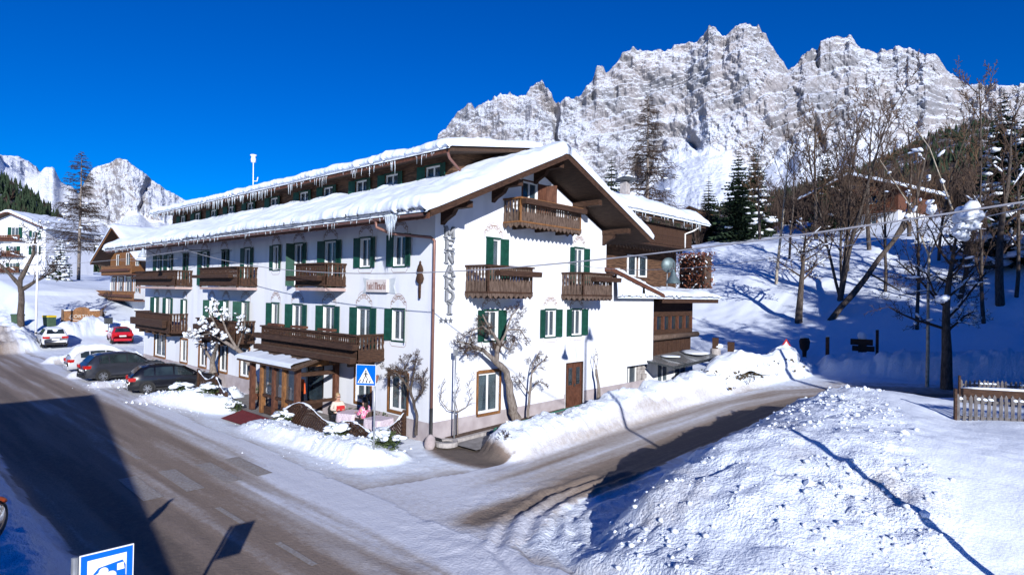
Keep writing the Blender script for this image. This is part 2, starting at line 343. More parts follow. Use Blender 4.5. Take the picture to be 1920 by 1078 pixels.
    sd_ = np.clip(sn + (ss1-.5)*.7 + (ss2-.5)*.3, 0, 1)*np.maximum(sstep(-3.8, 1.5, y+.8*(n1-.5)), 1.0*np.exp(-((b_-1.0)/.52)**2)*sstep(-4.9, -3.6, y)) + .1*sstep(-2.5, -4.9, y)
    dirt = np.where(road == 1, md, np.where(road == 2, sd_, dirt))
    z = np.where(road > 0, z - .02 + (n2-.5)*.015 + (1-dirt)*.03, z)
    global ROUGH
    ROUGH = np.clip(pm*rough + np.minimum(1, bk*1.5)*.6 + jn*.6, 0, 1)
    return z, np.clip(dirt, 0, 1), road
def axis(dense0, dense1, step, lo, hi, g, mx):
    a = list(np.arange(dense0, dense1, step)); s = step; x = a[-1]
    while x < hi: s = min(s*g, mx if x < 60 else 1e9); x += s; a.append(x)
    s = step; x = a[0]; b = []
    while x > lo: s = min(s*g, mx if x > -60 else 1e9); x -= s; b.append(x)
    return np.array(b[::-1]+a)
xs = axis(-3, 19.5, .085, -1500, 900, 1.035, .32); ys = axis(-13.5, 6, .085, -500, 480, 1.03, .32)
GX, GY = np.meshgrid(xs, ys); gsh = GX.shape
gz, gd, gr = land(GX.ravel(), GY.ravel())
gz = gz.reshape(gsh); g_rough = ROUGH.copy()
def hgt(x, y): return float(land(np.array([float(x)]), np.array([float(y)]))[0][0])
def road_mat(name, snow, slush, brown, wet):
    m = bpy.data.materials.new(name); m.use_nodes = True; t = m.node_tree; b = t.nodes['Principled BSDF']
    at = t.nodes.new('ShaderNodeAttribute'); at.attribute_name = 'dirt'
    tc = t.nodes.new('ShaderNodeTexCoord'); n = t.nodes.new('ShaderNodeTexNoise'); n.inputs['Scale'].default_value = 6; n.inputs['Detail'].default_value = 8; n.inputs['Roughness'].default_value = .7
    t.links.new(tc.outputs['Object'], n.inputs['Vector'])
    ad = t.nodes.new('ShaderNodeMath'); ad.operation = 'MULTIPLY_ADD'; ad.inputs[1].default_value = .5; ad.inputs[2].default_value = -.25
    t.links.new(n.outputs[0], ad.inputs[0])
    s = t.nodes.new('ShaderNodeMath'); s.operation = 'ADD'; t.links.new(ad.outputs[0], s.inputs[0]); t.links.new(at.outputs['Fac'], s.inputs[1])
    r = t.nodes.new('ShaderNodeValToRGB'); el = r.color_ramp.elements
    el[0].position = .02; el[0].color = (*snow, 1); el[1].position = 1.0; el[1].color = (*wet, 1)
    for p, c in ((.3, slush), (.62, brown), (.85, tuple(.8*k for k in brown))): e = el.new(p); e.color = (*c, 1)
    t.links.new(s.outputs[0], r.inputs[0]); t.links.new(r.outputs[0], b.inputs['Base Color'])
    rr = t.nodes.new('ShaderNodeMapRange'); rr.inputs[3].default_value = .65; rr.inputs[4].default_value = .85; t.links.new(s.outputs[0], rr.inputs[0]); t.links.new(rr.outputs[0], b.inputs['Roughness'])
    b.inputs['Specular IOR Level'].default_value = .25
    n2 = t.nodes.new('ShaderNodeTexNoise'); n2.inputs['Scale'].default_value = 16; n2.inputs['Detail'].default_value = 7; t.links.new(tc.outputs['Object'], n2.inputs['Vector'])
    bp = t.nodes.new('ShaderNodeBump'); bp.inputs['Distance'].default_value = .075
    ar = t.nodes.new('ShaderNodeAttribute'); ar.attribute_name = 'rough'; ms = t.nodes.new('ShaderNodeMath'); ms.operation = 'MULTIPLY_ADD'; ms.inputs[1].default_value = .75; ms.inputs[2].default_value = .22; t.links.new(ar.outputs['Fac'], ms.inputs[0]); t.links.new(ms.outputs[0], bp.inputs['Strength'])
    t.links.new(n2.outputs[0], bp.inputs['Height']); t.links.new(bp.outputs[0], b.inputs['Normal'])
    return m
SN = (.79, .85, .945)
M['ground'] = road_mat('snow_ground', SN, (.52, .50, .50), (.20, .155, .13), (.13, .105, .09))
M['roadm'] = road_mat('slushy_asphalt', (.68, .70, .77), (.45, .415, .40), (.265, .208, .168), (.15, .12, .10))
gv = np.stack([GX.ravel(), GY.ravel(), gz.ravel()], 1)
ny, nx = gsh
ii = (np.arange(ny-1)[:, None]*nx+np.arange(nx-1)[None, :]).ravel()
gq = np.stack([ii, ii+1, ii+nx+1, ii+nx], 1)
rc = np.median(np.stack([gr[gq[:, k]] for k in range(4)], 1).astype(float), axis=1).round().astype(int)
for nm, cl, mm in (('ground', 0, 'ground'), ('main_road', 1, 'roadm'), ('side_road', 2, 'roadm')):
    fq = gq[rc == cl]; use = np.unique(fq); mp = np.full(len(gv), -1, np.int64); mp[use] = np.arange(len(use))
    link(nm, npmesh(nm, gv[use], mp[fq], M[mm], True, {'dirt': gd[use], 'rough': g_rough[use]}))['kind'] = 'structure'
# loose snow chunks on the ploughed heap
rng = np.random.default_rng(5)
def chunks(name, n, sampler, rmin, rmax, label):
    V0, F0 = ICO[1]; V0 = np.array([tuple(v) for v in V0]); F0 = np.array(F0); P = sampler(n); k = len(P)
    hz = land(P[:, 0], P[:, 1])[0]; r = rmin+(rmax-rmin)*rng.random(k)**5
    sc = r[:, None, None]*(.7+.6*rng.random((k, len(V0), 1)))*np.array([1, 1, .75])[None, None, :]
    V = V0[None]*sc + np.stack([P[:, 0], P[:, 1], hz+r*.25], 1)[:, None, :]
    Fc = (F0[None]+(np.arange(k)*len(V0))[:, None, None]).reshape(-1, 3)
    o = link(name, npmesh(name, V.reshape(-1, 3), Fc, M['snow'], True)); return tag(o, label, 'snow chunks', kind='stuff')
def samp_pile(n):
    P = np.stack([rng.uniform(7.8, 17, n), rng.uniform(-5.2, 17, n)], 1); z, d, r_ = land(P[:, 0], P[:, 1])
    b = pile_z(P[:, 0], P[:, 1]); keep = (r_ == 0) & (z > .3) & (P[:, 0] < 15.6-.33*(P[:, 1]+1.5)+rng.normal(0, .5, n)) & (fbm(P[:, 0]*.8, P[:, 1]*.8, 3, 77) > rng.uniform(.3, .62, n))
    return P[keep]
chunks('snow_chunks', 9000, samp_pile, .008, .075, 'loose broken snow lumps lying on the ploughed heap')
def samp_big(n):
    P = samp_pile(n*4); return P[:n]
o_ = chunks('snow_blocks', 150, samp_big, .035, .12, 'larger broken snow blocks lying on the ploughed heap'); o_.data.polygons.foreach_set('use_smooth', [False]*len(o_.data.polygons))
def samp_edge(n):
    L = [b[0] for b in BANKS[:3]]+[BANKS[7][0], BANKS[8][0], BANKS[6][0]]; out = []
    for P in L:
        m = n//len(L); t = rng.random(m)*(len(P)-1); i = t.astype(int); fr = (t-i)[:, None]; Pa = np.array(P)
        out.append(Pa[i]*(1-fr)+Pa[i+1]*fr+rng.normal(0, .55, (m, 2)))
    return np.concatenate(out)
chunks('snow_crumbs', 1500, samp_edge, .02, .09, 'snow crumbs scattered along the ploughed banks by the hotel')
# worn crossing and lane markings
M['mark'] = mat('worn_marking', (.27, .23, .205), (.36, .345, .335), 14, .8, contrast=(.36, .7), detail=8)
def marking(name, corners, n=10):
    a, b, c, d = [np.array(p) for p in corners]; mb = MB()
    g = [[(a*(1-i/n)+b*i/n)*(1-j/4)+(d*(1-i/n)+c*i/n)*j/4 for j in range(5)] for i in range(n+1)]
    Z = [[hgt(p[0], p[1])+.012 for p in row] for row in g]
    for i in range(n):
        for j in range(4): mb.quad(*[(g[p][q][0], g[p][q][1], Z[p][q]) for p, q in ((i, j), (i+1, j), (i+1, j+1), (i, j+1))])
    return mb.build(name, M['mark'], kind='structure')
for y0 in (-9.1, -8.05, -7.0, -6.1): marking('crossing_bar', [(-3.1, y0), (-.6, y0-.05), (-.6, y0+.42), (-3.1, y0+.47)])
for x0, x1, y0 in ((1.2, 2.7, -8.0), (4.3, 5.9, -7.95), (-8.5, -5.0, -8.0)): marking('lane_dash', [(x0, y0-.07), (x1, y0-.07), (x1, y0+.07), (x0, y0+.07)])
# ------------------------------------------------------------------ mountains
def rock_mat(name, rock1, rock2, snow, lo, hi, sc=.01, bumpd=14):
    m = bpy.data.materials.new(name); m.use_nodes = True; t = m.node_tree; b = t.nodes['Principled BSDF']; N = t.nodes.new; Lk = t.links.new
    g = N('ShaderNodeNewGeometry'); tc = N('ShaderNodeTexCoord')
    n = N('ShaderNodeTexNoise'); n.inputs['Scale'].default_value = sc*2.2; n.inputs['Detail'].default_value = 9; n.inputs['Roughness'].default_value = .68; Lk(tc.outputs['Object'], n.inputs['Vector'])
    bp = N('ShaderNodeBump'); bp.inputs['Strength'].default_value = 1; bp.inputs['Distance'].default_value = bumpd; Lk(n.outputs[0], bp.inputs['Height'])
    sx = N('ShaderNodeSeparateXYZ'); Lk(bp.outputs[0], sx.inputs[0])
    at = N('ShaderNodeAttribute'); at.attribute_name = 'sn'
    n2 = N('ShaderNodeTexNoise'); n2.inputs['Scale'].default_value = sc*.9; n2.inputs['Detail'].default_value = 10; n2.inputs['Roughness'].default_value = .7; Lk(tc.outputs['Object'], n2.inputs['Vector'])
    a1 = N('ShaderNodeMath'); a1.operation = 'MULTIPLY_ADD'; a1.inputs[1].default_value = 1.1; Lk(n2.outputs[0], a1.inputs[0]); Lk(at.outputs['Fac'], a1.inputs[2])
    a2 = N('ShaderNodeMath'); a2.operation = 'ADD'; Lk(a1.outputs[0], a2.inputs[0]); Lk(sx.outputs[2], a2.inputs[1])
    mr = N('ShaderNodeMapRange'); mr.inputs[1].default_value = lo; mr.inputs[2].default_value = hi; Lk(a2.outputs[0], mr.inputs[0])
    n3 = N('ShaderNodeTexNoise'); n3.inputs['Scale'].default_value = sc*.6; n3.inputs['Detail'].default_value = 8; Lk(tc.outputs['Object'], n3.inputs['Vector'])
    cr = N('ShaderNodeValToRGB'); cr.color_ramp.elements[0].position = .38; cr.color_ramp.elements[0].color = (*rock1, 1); cr.color_ramp.elements[1].position = .62; cr.color_ramp.elements[1].color = (*rock2, 1); Lk(n3.outputs[0], cr.inputs[0])
    mx = N('ShaderNodeMix'); mx.data_type = 'RGBA'; Lk(mr.outputs[0], mx.inputs[0]); Lk(cr.outputs[0], mx.inputs[6]); mx.inputs[7].default_value = (*snow, 1)
    Lk(mx.outputs[2], b.inputs['Base Color']); b.inputs['Roughness'].default_value = .9; b.inputs['Specular IOR Level'].default_value = .1; Lk(bp.outputs[0], b.inputs['Normal'])
    return m
M['rock'] = rock_mat('dolomite_rock', (.245, .245, .27), (.36, .335, .345), (.76, .81, .91), .95, 1.16)
M['rockl'] = rock_mat('grey_rock', (.26, .24, .245), (.35, .32, .315), (.78, .82, .90), .93, 1.15, .008, 18)
def massif(name, ridge, px0, px1, nc, nr, D0, Dt, zt, m, seed, cliff=.32, jag=7., gul=70., dip=.35, band=75., snowlow=.32, dvar=250):
    px = np.linspace(px0, px1, nc); ry = lerpa(px, ridge)
    ry = ry + jag*(ridged(px/26, px*0, 4, seed)-.62)*-2.2 + jag*.5*(fbm(px/5, px*0, 3, seed+1)-.5)
    D = D0+dvar*(fbm(px/160, px*0, 2, seed+2)-.5)
    d = _f[None]+_r[None]*((px-960)/CF)[:, None]-_u[None]*((ry-539)/CF)[:, None]
    Rg = CP[None]+d*D[:, None]
    d0 = _f[None]+_r[None]*((px-960)/CF)[:, None]; T = CP[None]+d0*Dt; T[:, 2] = zt
    zf = np.linspace(0, 1, nr)[:, None]
    s = (px-px[0])[None, :]*D0/CF; kk = max(3, nc//9)|1; Rs = np.convolve(np.pad(Rg[:, 2], kk//2, 'edge'), np.hanning(kk+2)[1:-1]/np.hanning(kk+2)[1:-1].sum(), 'valid')
    z = T[None, :, 2]+(Rs[None, :]-T[None, :, 2])*zf+(Rg[:, 2]-Rs)[None, :]*zf**3.0
    w = np.clip((zf-cliff)/(1-cliff), 0, 1)
    cl = cliff*(1+.9*(fbm(s/260, s*0, 3, seed+3)-.5)); wv = np.clip((zf-cl)/(1-cl), 0, 1); tal = np.clip(zf/cl, 0, 1)
    q = (z+dip*s)/band+1.6*fbm(s/350, z/350, 3, seed+4); fr = q-np.floor(q)
    led = (sstep(.0, .38, fr)-fr)                      # shelves: depth gained quickly, then a wall
    q2 = q*3.1+.7*fbm(s/60, z/60, 2, seed+5); f2 = q2-np.floor(q2); led2 = sstep(0, .4, f2)-f2
    lm = sstep(.38, .62, fbm(s/300, z/260, 3, seed+20)); lm2 = sstep(.4, .7, fbm(s/140, z/120, 3, seed+21))
    g = np.where(zf < cl, .60*tal, .60+.40*wv)
    hl_ = np.hypot(d0[:, 0], d0[:, 1])[None, :]; dep = g*(D[None, :]-Dt)*hl_
    cm = sstep(0, .12, wv)*(1-.3*sstep(.9, 1, wv))
    gl = ridged(s/170+.5*fbm(s/90, z/200, 2, seed+6), z/900, 3, seed+7)
    g2 = ridged(s/55+.8*fbm(s/60, z/80, 2, seed+8), z/260, 4, seed+9)
    ck = np.clip(.30-np.abs(vnoise(s/300+.35*fbm(s/80, z/160, 2, seed+10), z/1500, seed+11)-.5)*6, 0, 1)*3.3
    dep = dep + cm*(led*70*lm + led2*16*lm2 - (gl-.6)*gul*2.2 - (g2-.6)*gul*.8 + ck*75) + (fbm(s/30, z/34, 5, seed+12, .6)-.5)*44*(.3+.7*cm) + (1-cm)*(fbm(s/90, z/90, 4, seed+13)-.5)*60 + cm*(ridged((s+1.1*z)/210, (z-.5*s)/420, 4, seed+22)-.55)*75
    # local dips in the ridge are kept: the displacement is horizontal only
    hd = d0.copy(); hd[:, 2] = 0; hd /= np.linalg.norm(hd, axis=1)[:, None]
    P = np.empty((nr, nc, 3)); P[:, :, :2] = T[None, :, :2]+hd[None, :, :2]*dep[:, :, None]; P[:, :, 2] = z
    # the back side
    bk = np.empty((6, nc, 3))
    for i in range(6):
        bk[i] = P[-1]; bk[i, :, :2] += hd[:, :2]*(60*(i+1)**1.6); bk[i, :, 2] -= 45*(i+1)**1.5
    P = np.concatenate([P, bk]); n2 = len(P)
    sn = np.broadcast_to(snowlow*(1-sstep(.0, .25, wv)) - .10*cm*(fbm(s/200, z/90, 3, seed+14)-.35)*2 , (nr, nc)); sn = np.concatenate([sn, np.zeros((6, nc))])
    i0 = (np.arange(n2-1)[:, None]*nc+np.arange(nc-1)[None, :]).ravel()
    me = npmesh(name, P.reshape(-1, 3), np.stack([i0, i0+1, i0+nc+1, i0+nc], 1), m, False, {'sn': sn.ravel()})
    o = link(name, me); o['kind'] = 'structure'; return P
RIDGE = [(400, 520), (640, 420), (760, 330), (812, 275), (816, 250), (830, 235), (850, 210), (877, 192), (884, 203), (905, 190), (925, 182), (932, 168), (950, 172), (980, 170), (992, 150), (1010, 143), (1020, 158), (1032, 182), (1045, 188), (1058, 183), (1080, 180), (1105, 150), (1113, 120), (1122, 118), (1130, 130), (1165, 97), (1180, 90), (1200, 95), (1240, 92), (1260, 78), (1300, 72), (1316, 55), (1322, 47), (1335, 46), (1348, 68), (1370, 52), (1400, 42), (1415, 44), (1430, 62), (1450, 97), (1472, 122), (1500, 97), (1528, 88), (1533, 70), (1560, 72), (1590, 66), (1603, 90), (1640, 97), (1680, 82), (1720, 92), (1730, 104), (1757, 105), (1780, 137), (1800, 150), (1840, 157), (1870, 155), (1920, 152), (2100, 170), (2500, 260)]
massif('mountain', RIDGE, 640, 2250, 1050, 300, 2700, 1350, 120, M['rock'], 100, gul=36, dip=-.42, band=95)
LR = [(-400, 380), (-100, 380), (60, 430), (110, 400), (140, 365), (160, 325), (172, 312), (190, 302), (212, 293), (232, 300), (262, 322), (292, 346), (330, 366), (360, 384), (420, 420), (560, 500), (700, 560)]
massif('mountain', LR, 60, 640, 420, 170, 3800, 2300, 100, M['rockl'], 200, cliff=.45, jag=4, gul=90, dip=-.2, band=140)
LS = [(-500, 250), (-200, 270), (0, 291), (30, 293), (48, 302), (62, 312), (68, 320), (90, 328), (120, 345), (150, 372), (190, 410), (260, 460), (400, 540)]
massif('mountain', LS, -420, 380, 320, 120, 4600, 2600, 90, M['rockl'], 300, cliff=.75, jag=2, gul=60, dip=-.2, band=200, snowlow=.7)
# forested foothills
M['hill'] = mat('snowy_forest_floor', (.10, .075, .06), (.62, .64, .68), .035, .95, .6, .2, contrast=(.42, .62), detail=9)
def foothill(ridge, px0, px1, nc, nr, D0, Dt, zt, seed):
    px = np.linspace(px0, px1, nc); ry = lerpa(px, ridge)
    d = _f[None]+_r[None]*((px-960)/CF)[:, None]-_u[None]*((ry-539)/CF)[:, None]; Rg = CP[None]+d*D0
    d0 = _f[None]+_r[None]*((px-960)/CF)[:, None]; T = CP[None]+d0*Dt; T[:, 2] = zt(T) if callable(zt) else zt
    t = np.linspace(0, 1, nr)[:, None, None]; P = T[None]*(1-t)+Rg[None]*t
    P[:, :, 2] = T[None, :, 2]+(Rg[None, :, 2]-T[None, :, 2])*(t[:, :, 0]**1.15) + (fbm(P[:, :, 0]/60, P[:, :, 1]/60, 4, seed)-.5)*26*np.sin(np.pi*t[:, :, 0])
    bk = P[-1:].copy(); bk[:, :, :2] += (Rg-T)[None, :, :2]*.35; bk[:, :, 2] -= 60
    P = np.concatenate([P, bk]); i0 = (np.arange(len(P)-1)[:, None]*nc+np.arange(nc-1)[None, :]).ravel()
    link('hill', npmesh('hill', P.reshape(-1, 3), np.stack([i0, i0+1, i0+nc+1, i0+nc], 1), M['hill'], True))['kind'] = 'structure'
    return P[:-1]
HR = [(700, 540), (1000, 470), (1180, 425), (1260, 402), (1320, 392), (1400, 378), (1500, 352), (1560, 338), (1640, 308), (1700, 278), (1760, 250), (1830, 230), (1855, 228), (1880, 243), (1920, 240), (2100, 220), (2500, 200)]
hr = foothill(HR, 900, 2350, 260, 70, 1050, 130, lambda T: base_z(T[:, 0], T[:, 1])-4, 400)
HL = [(-500, 250), (-200, 295), (0, 336), (30, 352), (60, 370), (100, 400), (130, 442), (160, 480), (200, 503), (260, 515), (420, 530)]
hl = foothill(HL, -420, 420, 140, 50, 700, 190, lambda T: base_z(T[:, 0], T[:, 1])-3, 420)
def far_forest(name, P, n, seed, label, frac=.55, hmin=9, hmax=15, keep=None, K2=26, bw=1.):
    rg = np.random.default_rng(seed); nr, nc = P.shape[:2]; Vs, Fs = [], []; b = 0
    a = rg.random(n)**.8*(nr-1.01); c = rg.random(n)*(nc-1.01); i = a.astype(int); j = c.astype(int); fa = (a-i)[:, None]; fc = (c-j)[:, None]
    pos = (P[i, j]*(1-fa)+P[i+1, j]*fa)*(1-fc)+(P[i, j+1]*(1-fa)+P[i+1, j+1]*fa)*fc
    kp = fbm(pos[:, 0]/70, pos[:, 1]/70, 3, seed) > .36
    pos = pos[kp]; n = len(pos); h = rg.uniform(hmin, hmax, n); kind = rg.random(n) < frac
    # conifers: three ragged tiers of seven triangles
    pc = pos[kind]; hc = h[kind]; k = len(pc); K = 7; T = 4; ang = rg.random((k, T, K))*.9+np.arange(K)[None, None]*2*np.pi/K
    tz0 = np.array([.12, .32, .54, .74])[None, :, None]; tz1 = np.array([.55, .72, .88, 1.0])[None, :, None]; tr = np.array([.20, .155, .11, .062])[None, :, None]
    r = tr*hc[:, None, None]*rg.uniform(.55, 1.3, (k, T, K)); wd = .55
    def pt(an, rr, zz): return np.stack([pc[:, None, None, 0]+rr*np.cos(an), pc[:, None, None, 1]+rr*np.sin(an), pc[:, None, None, 2]+zz*hc[:, None, None]+0*rr], -1)
    A = pt(ang-wd, r*.75, tz0+.02); B = pt(ang+wd, r*.75, tz0+.03); Cc = pt(ang, r*1.1, tz0-.05); Ap = pt(ang, r*.03, tz1)
    V1 = np.stack([A, Cc, B, Ap], -2).reshape(-1, 3); m = np.arange(len(V1)//4)*4
    F1 = np.concatenate([np.stack([m, m+1, m+3], 1), np.stack([m+1, m+2, m+3], 1)])
    if k: o1 = link(name, npmesh(name, V1, F1, M['needle'], False)); tag(o1, label, 'forest', kind='stuff')
    # leafless broadleaf trees: fans of thin blades
    pb = pos[~kind]; hb = h[~kind]*.85; k = len(pb); K = K2
    an = rg.random((k, K))*2*np.pi; rr = hb[:, None]*rg.uniform(.05, .34, (k, K)); zz = hb[:, None]*rg.uniform(.45, 1.0, (k, K)); z0 = hb[:, None]*rg.uniform(.0, .45, (k, K)); wv = (hb[:, None]*.012+.02)*bw
    tip = np.stack([pb[:, None, 0]+rr*np.cos(an), pb[:, None, 1]+rr*np.sin(an), pb[:, None, 2]+zz], -1)
    bs = np.stack([pb[:, None, 0]+rr*.25*np.cos(an), pb[:, None, 1]+rr*.25*np.sin(an), pb[:, None, 2]+z0], -1)
    sd = np.stack([-np.sin(an+1)*wv*2, np.cos(an+1)*wv*2, 0*an], -1)
    V2 = np.stack([bs-sd, bs+sd, tip], -2).reshape(-1, 3); m = np.arange(len(V2)//3)*3
    o2 = link(name, npmesh(name, V2, np.stack([m, m+1, m+2], 1), M['twig'], False)); tag(o2, label.replace('dark conifers', 'brown leafless trees'), 'forest', kind='stuff')
far_forest('far_forest', hr, 6500, 7, 'dense dark conifers covering the snowy hillside below the rock wall', .42, K2=40, bw=.5)
far_forest('far_forest', hl, 2600, 8, 'dark conifers covering the slope behind the white apartment house', .75)
# ------------------------------------------------------------------ hotel
HT = empty('hotel', (0, 0, 0), 0, 'long white alpine hotel with green shutters, carved wood balconies and snow-laden roofs', 'hotel')
LEN, WID, EZ = 32.3, 11.13, 8.62
PITCH = .435
def clip_poly(P, fn):
    out = []
    for i in range(len(P)):
        a, b = P[i], P[(i+1) % len(P)]; fa, fb = fn(a), fn(b)
        if fa >= 0: out.append(a)
        if (fa >= 0) != (fb >= 0): t = fa/(fa-fb); out.append((a[0]+(b[0]-a[0])*t, a[1]+(b[1]-a[1])*t))
    return out
def facade(mb, P, a0, a1, z0, z1, openings, depth=.16, clips=()):
    """wall face with real openings and reveals; P(a,o,z) maps facade coordinates to space"""
    As = sorted({a0, a1}|{v for o in openings for v in o[:2]}); Zs = sorted({z0, z1}|{v for o in openings for v in o[2:4]})
    for i in range(len(As)-1):
        for j in range(len(Zs)-1):
            ca, cz = (As[i]+As[i+1])/2, (Zs[j]+Zs[j+1])/2
            if any(o[0] < ca < o[1] and o[2] < cz < o[3] for o in openings): continue
            q = [(As[i], Zs[j]), (As[i+1], Zs[j]), (As[i+1], Zs[j+1]), (As[i], Zs[j+1])]
            for c in clips: q = clip_poly(q, c)
            if len(q) > 2: mb.poly([P(a, 0, z) for a, z in q])
    for o in openings:
        b0, b1, y0, y1 = o
        for (a, z), (b, w) in (((b0, y0), (b1, y0)), ((b1, y0), (b1, y1)), ((b1, y1), (b0, y1)), ((b0, y1), (b0, y0))):
            mb.quad(P(a, 0, z), P(b, 0, w), P(b, -depth, w), P(a, -depth, z))
PL = lambda a, o, z: (-a, -o, z)
PG = lambda a, o, z: (o, a, z)
_wc = {}
def shared(key, fn):
    if key not in _wc: _wc[key] = fn()
    return _wc[key]
def m_frame(w, h, t, d, mname, mull=1, trans=False):
    def f():
        b = MB(); y0, y1 = d-.07, d
        b.box(-w/2, -w/2+t, y0, y1, 0, h); b.box(w/2-t, w/2, y0, y1, 0, h); b.box(-w/2+t, w/2-t, y0, y1, h-t, h); b.box(-w/2+t, w/2-t, y0, y1, 0, t)
        for k in range(mull): x = -w/2+w*(k+1)/(mull+1); b.box(x-t*.55, x+t*.55, y0+.012, y1, t, h-t)
        if trans: b.box(-w/2+t, w/2-t, y0+.015, y1, h*.68, h*.68+t*.7)
        return b.mesh('window_frame', M[mname])
    return shared(('fr', w, h, t, d, mname, mull, trans), f)
def m_rect(name, w, h, y, mname, z0=0):
    def f():
        b = MB(); b.box(-w/2, w/2, y, y+.006, z0, z0+h); return b.mesh(name, M[mname])
    return shared((name, w, h, y, mname, z0), f)
def m_curt(w, h, y, side, mname):
    def f():
        b = MB(); n = 14
        for k in range(n):
            a = k/n; e = (k+1)/n
            def X(t, z):
                if side == 'l': return -w/2+w*.46*t*(.55+.45*z/h) if mname == 'lace' else -w/2+w*.40*t
                if side == 'r': return w/2-w*.46*t*(.55+.45*z/h) if mname == 'lace' else w/2-w*.40*t
                return -w/2+w*t
            ya = y+.03*math.sin(k*2.1); yb = y+.03*math.sin((k+1)*2.1)
            for q in range(4): b.quad((X(a, h*q/4), ya, h*q/4), (X(e, h*q/4), yb, h*q/4), (X(e, h*(q+1)/4), yb, h*(q+1)/4), (X(a, h*(q+1)/4), ya, h*(q+1)/4))
        return b.mesh('curtain', M[mname])
    return shared(('cu', w, h, y, side, mname), f)
def m_shut(w, h):
    def f():
        b = MB(); t = .055; b.box(0, t, 0, .035, 0, h); b.box(w-t, w, 0, .035, 0, h); b.box(t, w-t, 0, .035, 0, t); b.box(t, w-t, 0, .035, h-t, h); b.box(t, w-t, .002, .033, h*.5-t/2, h*.5+t/2)
        n = max(6, int(h/.085))
        for k in range(n):
            z = t+(h-2*t)*k/n; dz = (h-2*t)/n
            b.poly([(t, .006, z), (w-t, .006, z), (w-t, .03, z+dz*.95), (t, .03, z+dz*.95)]); b.poly([(t, .006, z), (w-t, .006, z), (w-t, .012, z-dz*.12), (t, .012, z-dz*.12)])
        b.box(t, w-t, .030, .0335, t, h-t)
        return b.mesh('shutter', M['green'])
    return shared(('sh', w, h), f)
def m_orn(w):
    def f():
        b = MB(); y = -.004
        def arc(cx, cz, r, a0, a1, th=.028, n=7):
            for k in range(n):
                p, q = R(a0+(a1-a0)*k/n), R(a0+(a1-a0)*(k+1)/n)
                b.quad((cx+(r-th)*math.cos(p), y, cz+(r-th)*math.sin(p)), (cx+r*math.cos(p), y, cz+r*math.sin(p)), (cx+r*math.cos(q), y, cz+r*math.sin(q)), (cx+(r-th)*math.cos(q), y, cz+(r-th)*math.sin(q)))
        hw = w/2+.10
        for s in (-1, 1):
            b.box(s*hw-.012, s*hw+.012, y-.001, y, -.22, .08); arc(s*(hw-.07), .10, .085, 0, 300); arc(s*(hw*.62), .20, .105, 0, 360, n=9); arc(s*hw*.30, .30, .10, 0, 360, n=9); arc(s*hw*.8, .06, .10, 20, 200)
        b.box(-.16, .16, y-.001, y, .36, .39); b.box(-.16, -.13, y-.001, y, .24, .36); b.box(.13, .16, y-.001, y, .24, .36); arc(0, .30, .07, 0, 360, n=9)
        arc(0, -.10, hw*.92, 32, 148, .022, 14); arc(0, -.02, hw*.98, 38, 142, .02, 14)
        return b.mesh('painted_ornament', M['paint_orn'])
    return shared(('orn', w), f)
def m_sillorn(w):
    def f():
        b = MB(); y = -.004; hw = w/2+.12
        for s in (-1, 1): b.box(s*hw-.011, s*hw+.011, y-.001, y, -.10, .02); b.quad((s*hw, y, -.10), (s*(hw-.12), y, -.2), (s*(hw-.12), y, -.222), (s*(hw+.012), y, -.122))
        b.box(-hw+.12, hw-.12, y-.001, y, -.222, -.2)
        return b.mesh('painted_sill_line', M['paint_orn'])
    return shared(('so', w), f)
def window(par, plane, a, z, w, h, kind='shut', sw=None, opena=(8, 8), orn=True, sill=True, curtain='both', mull=1, off=0):
    """a: facade coordinate of the centre; L: a=u along -x, G: a=y, D: dormer"""
    loc, rz = {'L': ((-a, off, z), 0), 'G': ((off, a, z), math.pi/2)}[plane]
    d = .14
    if kind in ('shut', 'dorm'):
        fr = link('window', m_frame(w, h, .07, d, 'whitep', mull), par, loc, rz); g = m_rect('pane', w-.1, h-.1, d-.035, 'glass', .05)
    elif kind == 'brown':
        fr = link('window', m_frame(w, h, .085, d, 'whitep', mull), par, loc, rz); g = m_rect('pane', w-.12, h-.12, d-.035, 'glass', .06)
        def cs():
            b = MB(); t = .10; b.box(-w/2-t, -w/2, -.03, .05, -t, h+t); b.box(w/2, w/2+t, -.03, .05, -t, h+t); b.box(-w/2, w/2, -.03, .05, h, h+t*1.3); b.box(-w/2-.03, w/2+.03, -.06, .05, -t-.01, -.002)
            return b.mesh('casing', M['woodo'])
        link('casing', shared(('cs', w, h), cs), fr)
    else:
        fr = link('window', m_frame(w, h, .07, .05, 'whitep', mull), par, loc, rz); g = m_rect('pane', w-.1, h-.1, .03, 'glass', .05)
    link('pane', g, fr)
    if curtain:
        cm = 'lace' if curtain == 'lace' else 'curtain'
        for s in (('l', 'r') if curtain in ('both', 'lace') else ('f',)): link('curtain', m_curt(w-.16, h-.12, d+.03, s, cm), fr, (0, 0, .06))
    if kind == 'shut':
        sw = sw or w/2
        for s, oa in ((-1, opena[0]), (1, opena[1])):
            if oa is None: continue
            o = link('shutter', m_shut(sw, h+.04), fr, (s*w/2, -.035, -.02)); o.rotation_euler = (0, 0, (math.pi+R(oa)) if s < 0 else -R(oa))
            if s < 0: o.location = (-w/2, .0, -.02)
        def hd():
            b = MB(); b.box(-w/2-.03, w/2+.03, -.03, .03, 0, .06); return b.mesh('green_trim', M['green'])
        link('green_lintel', shared(('hd', w), hd), fr, (0, 0, h)); link('green_sill', shared(('hd', w), hd), fr, (0, 0, -.06))
        if orn: link('painted_ornament', m_orn(w), fr, (0, 0, h+.16))
        if sill: link('painted_sill_line', m_sillorn(w), fr, (0, 0, -.03))
    return fr
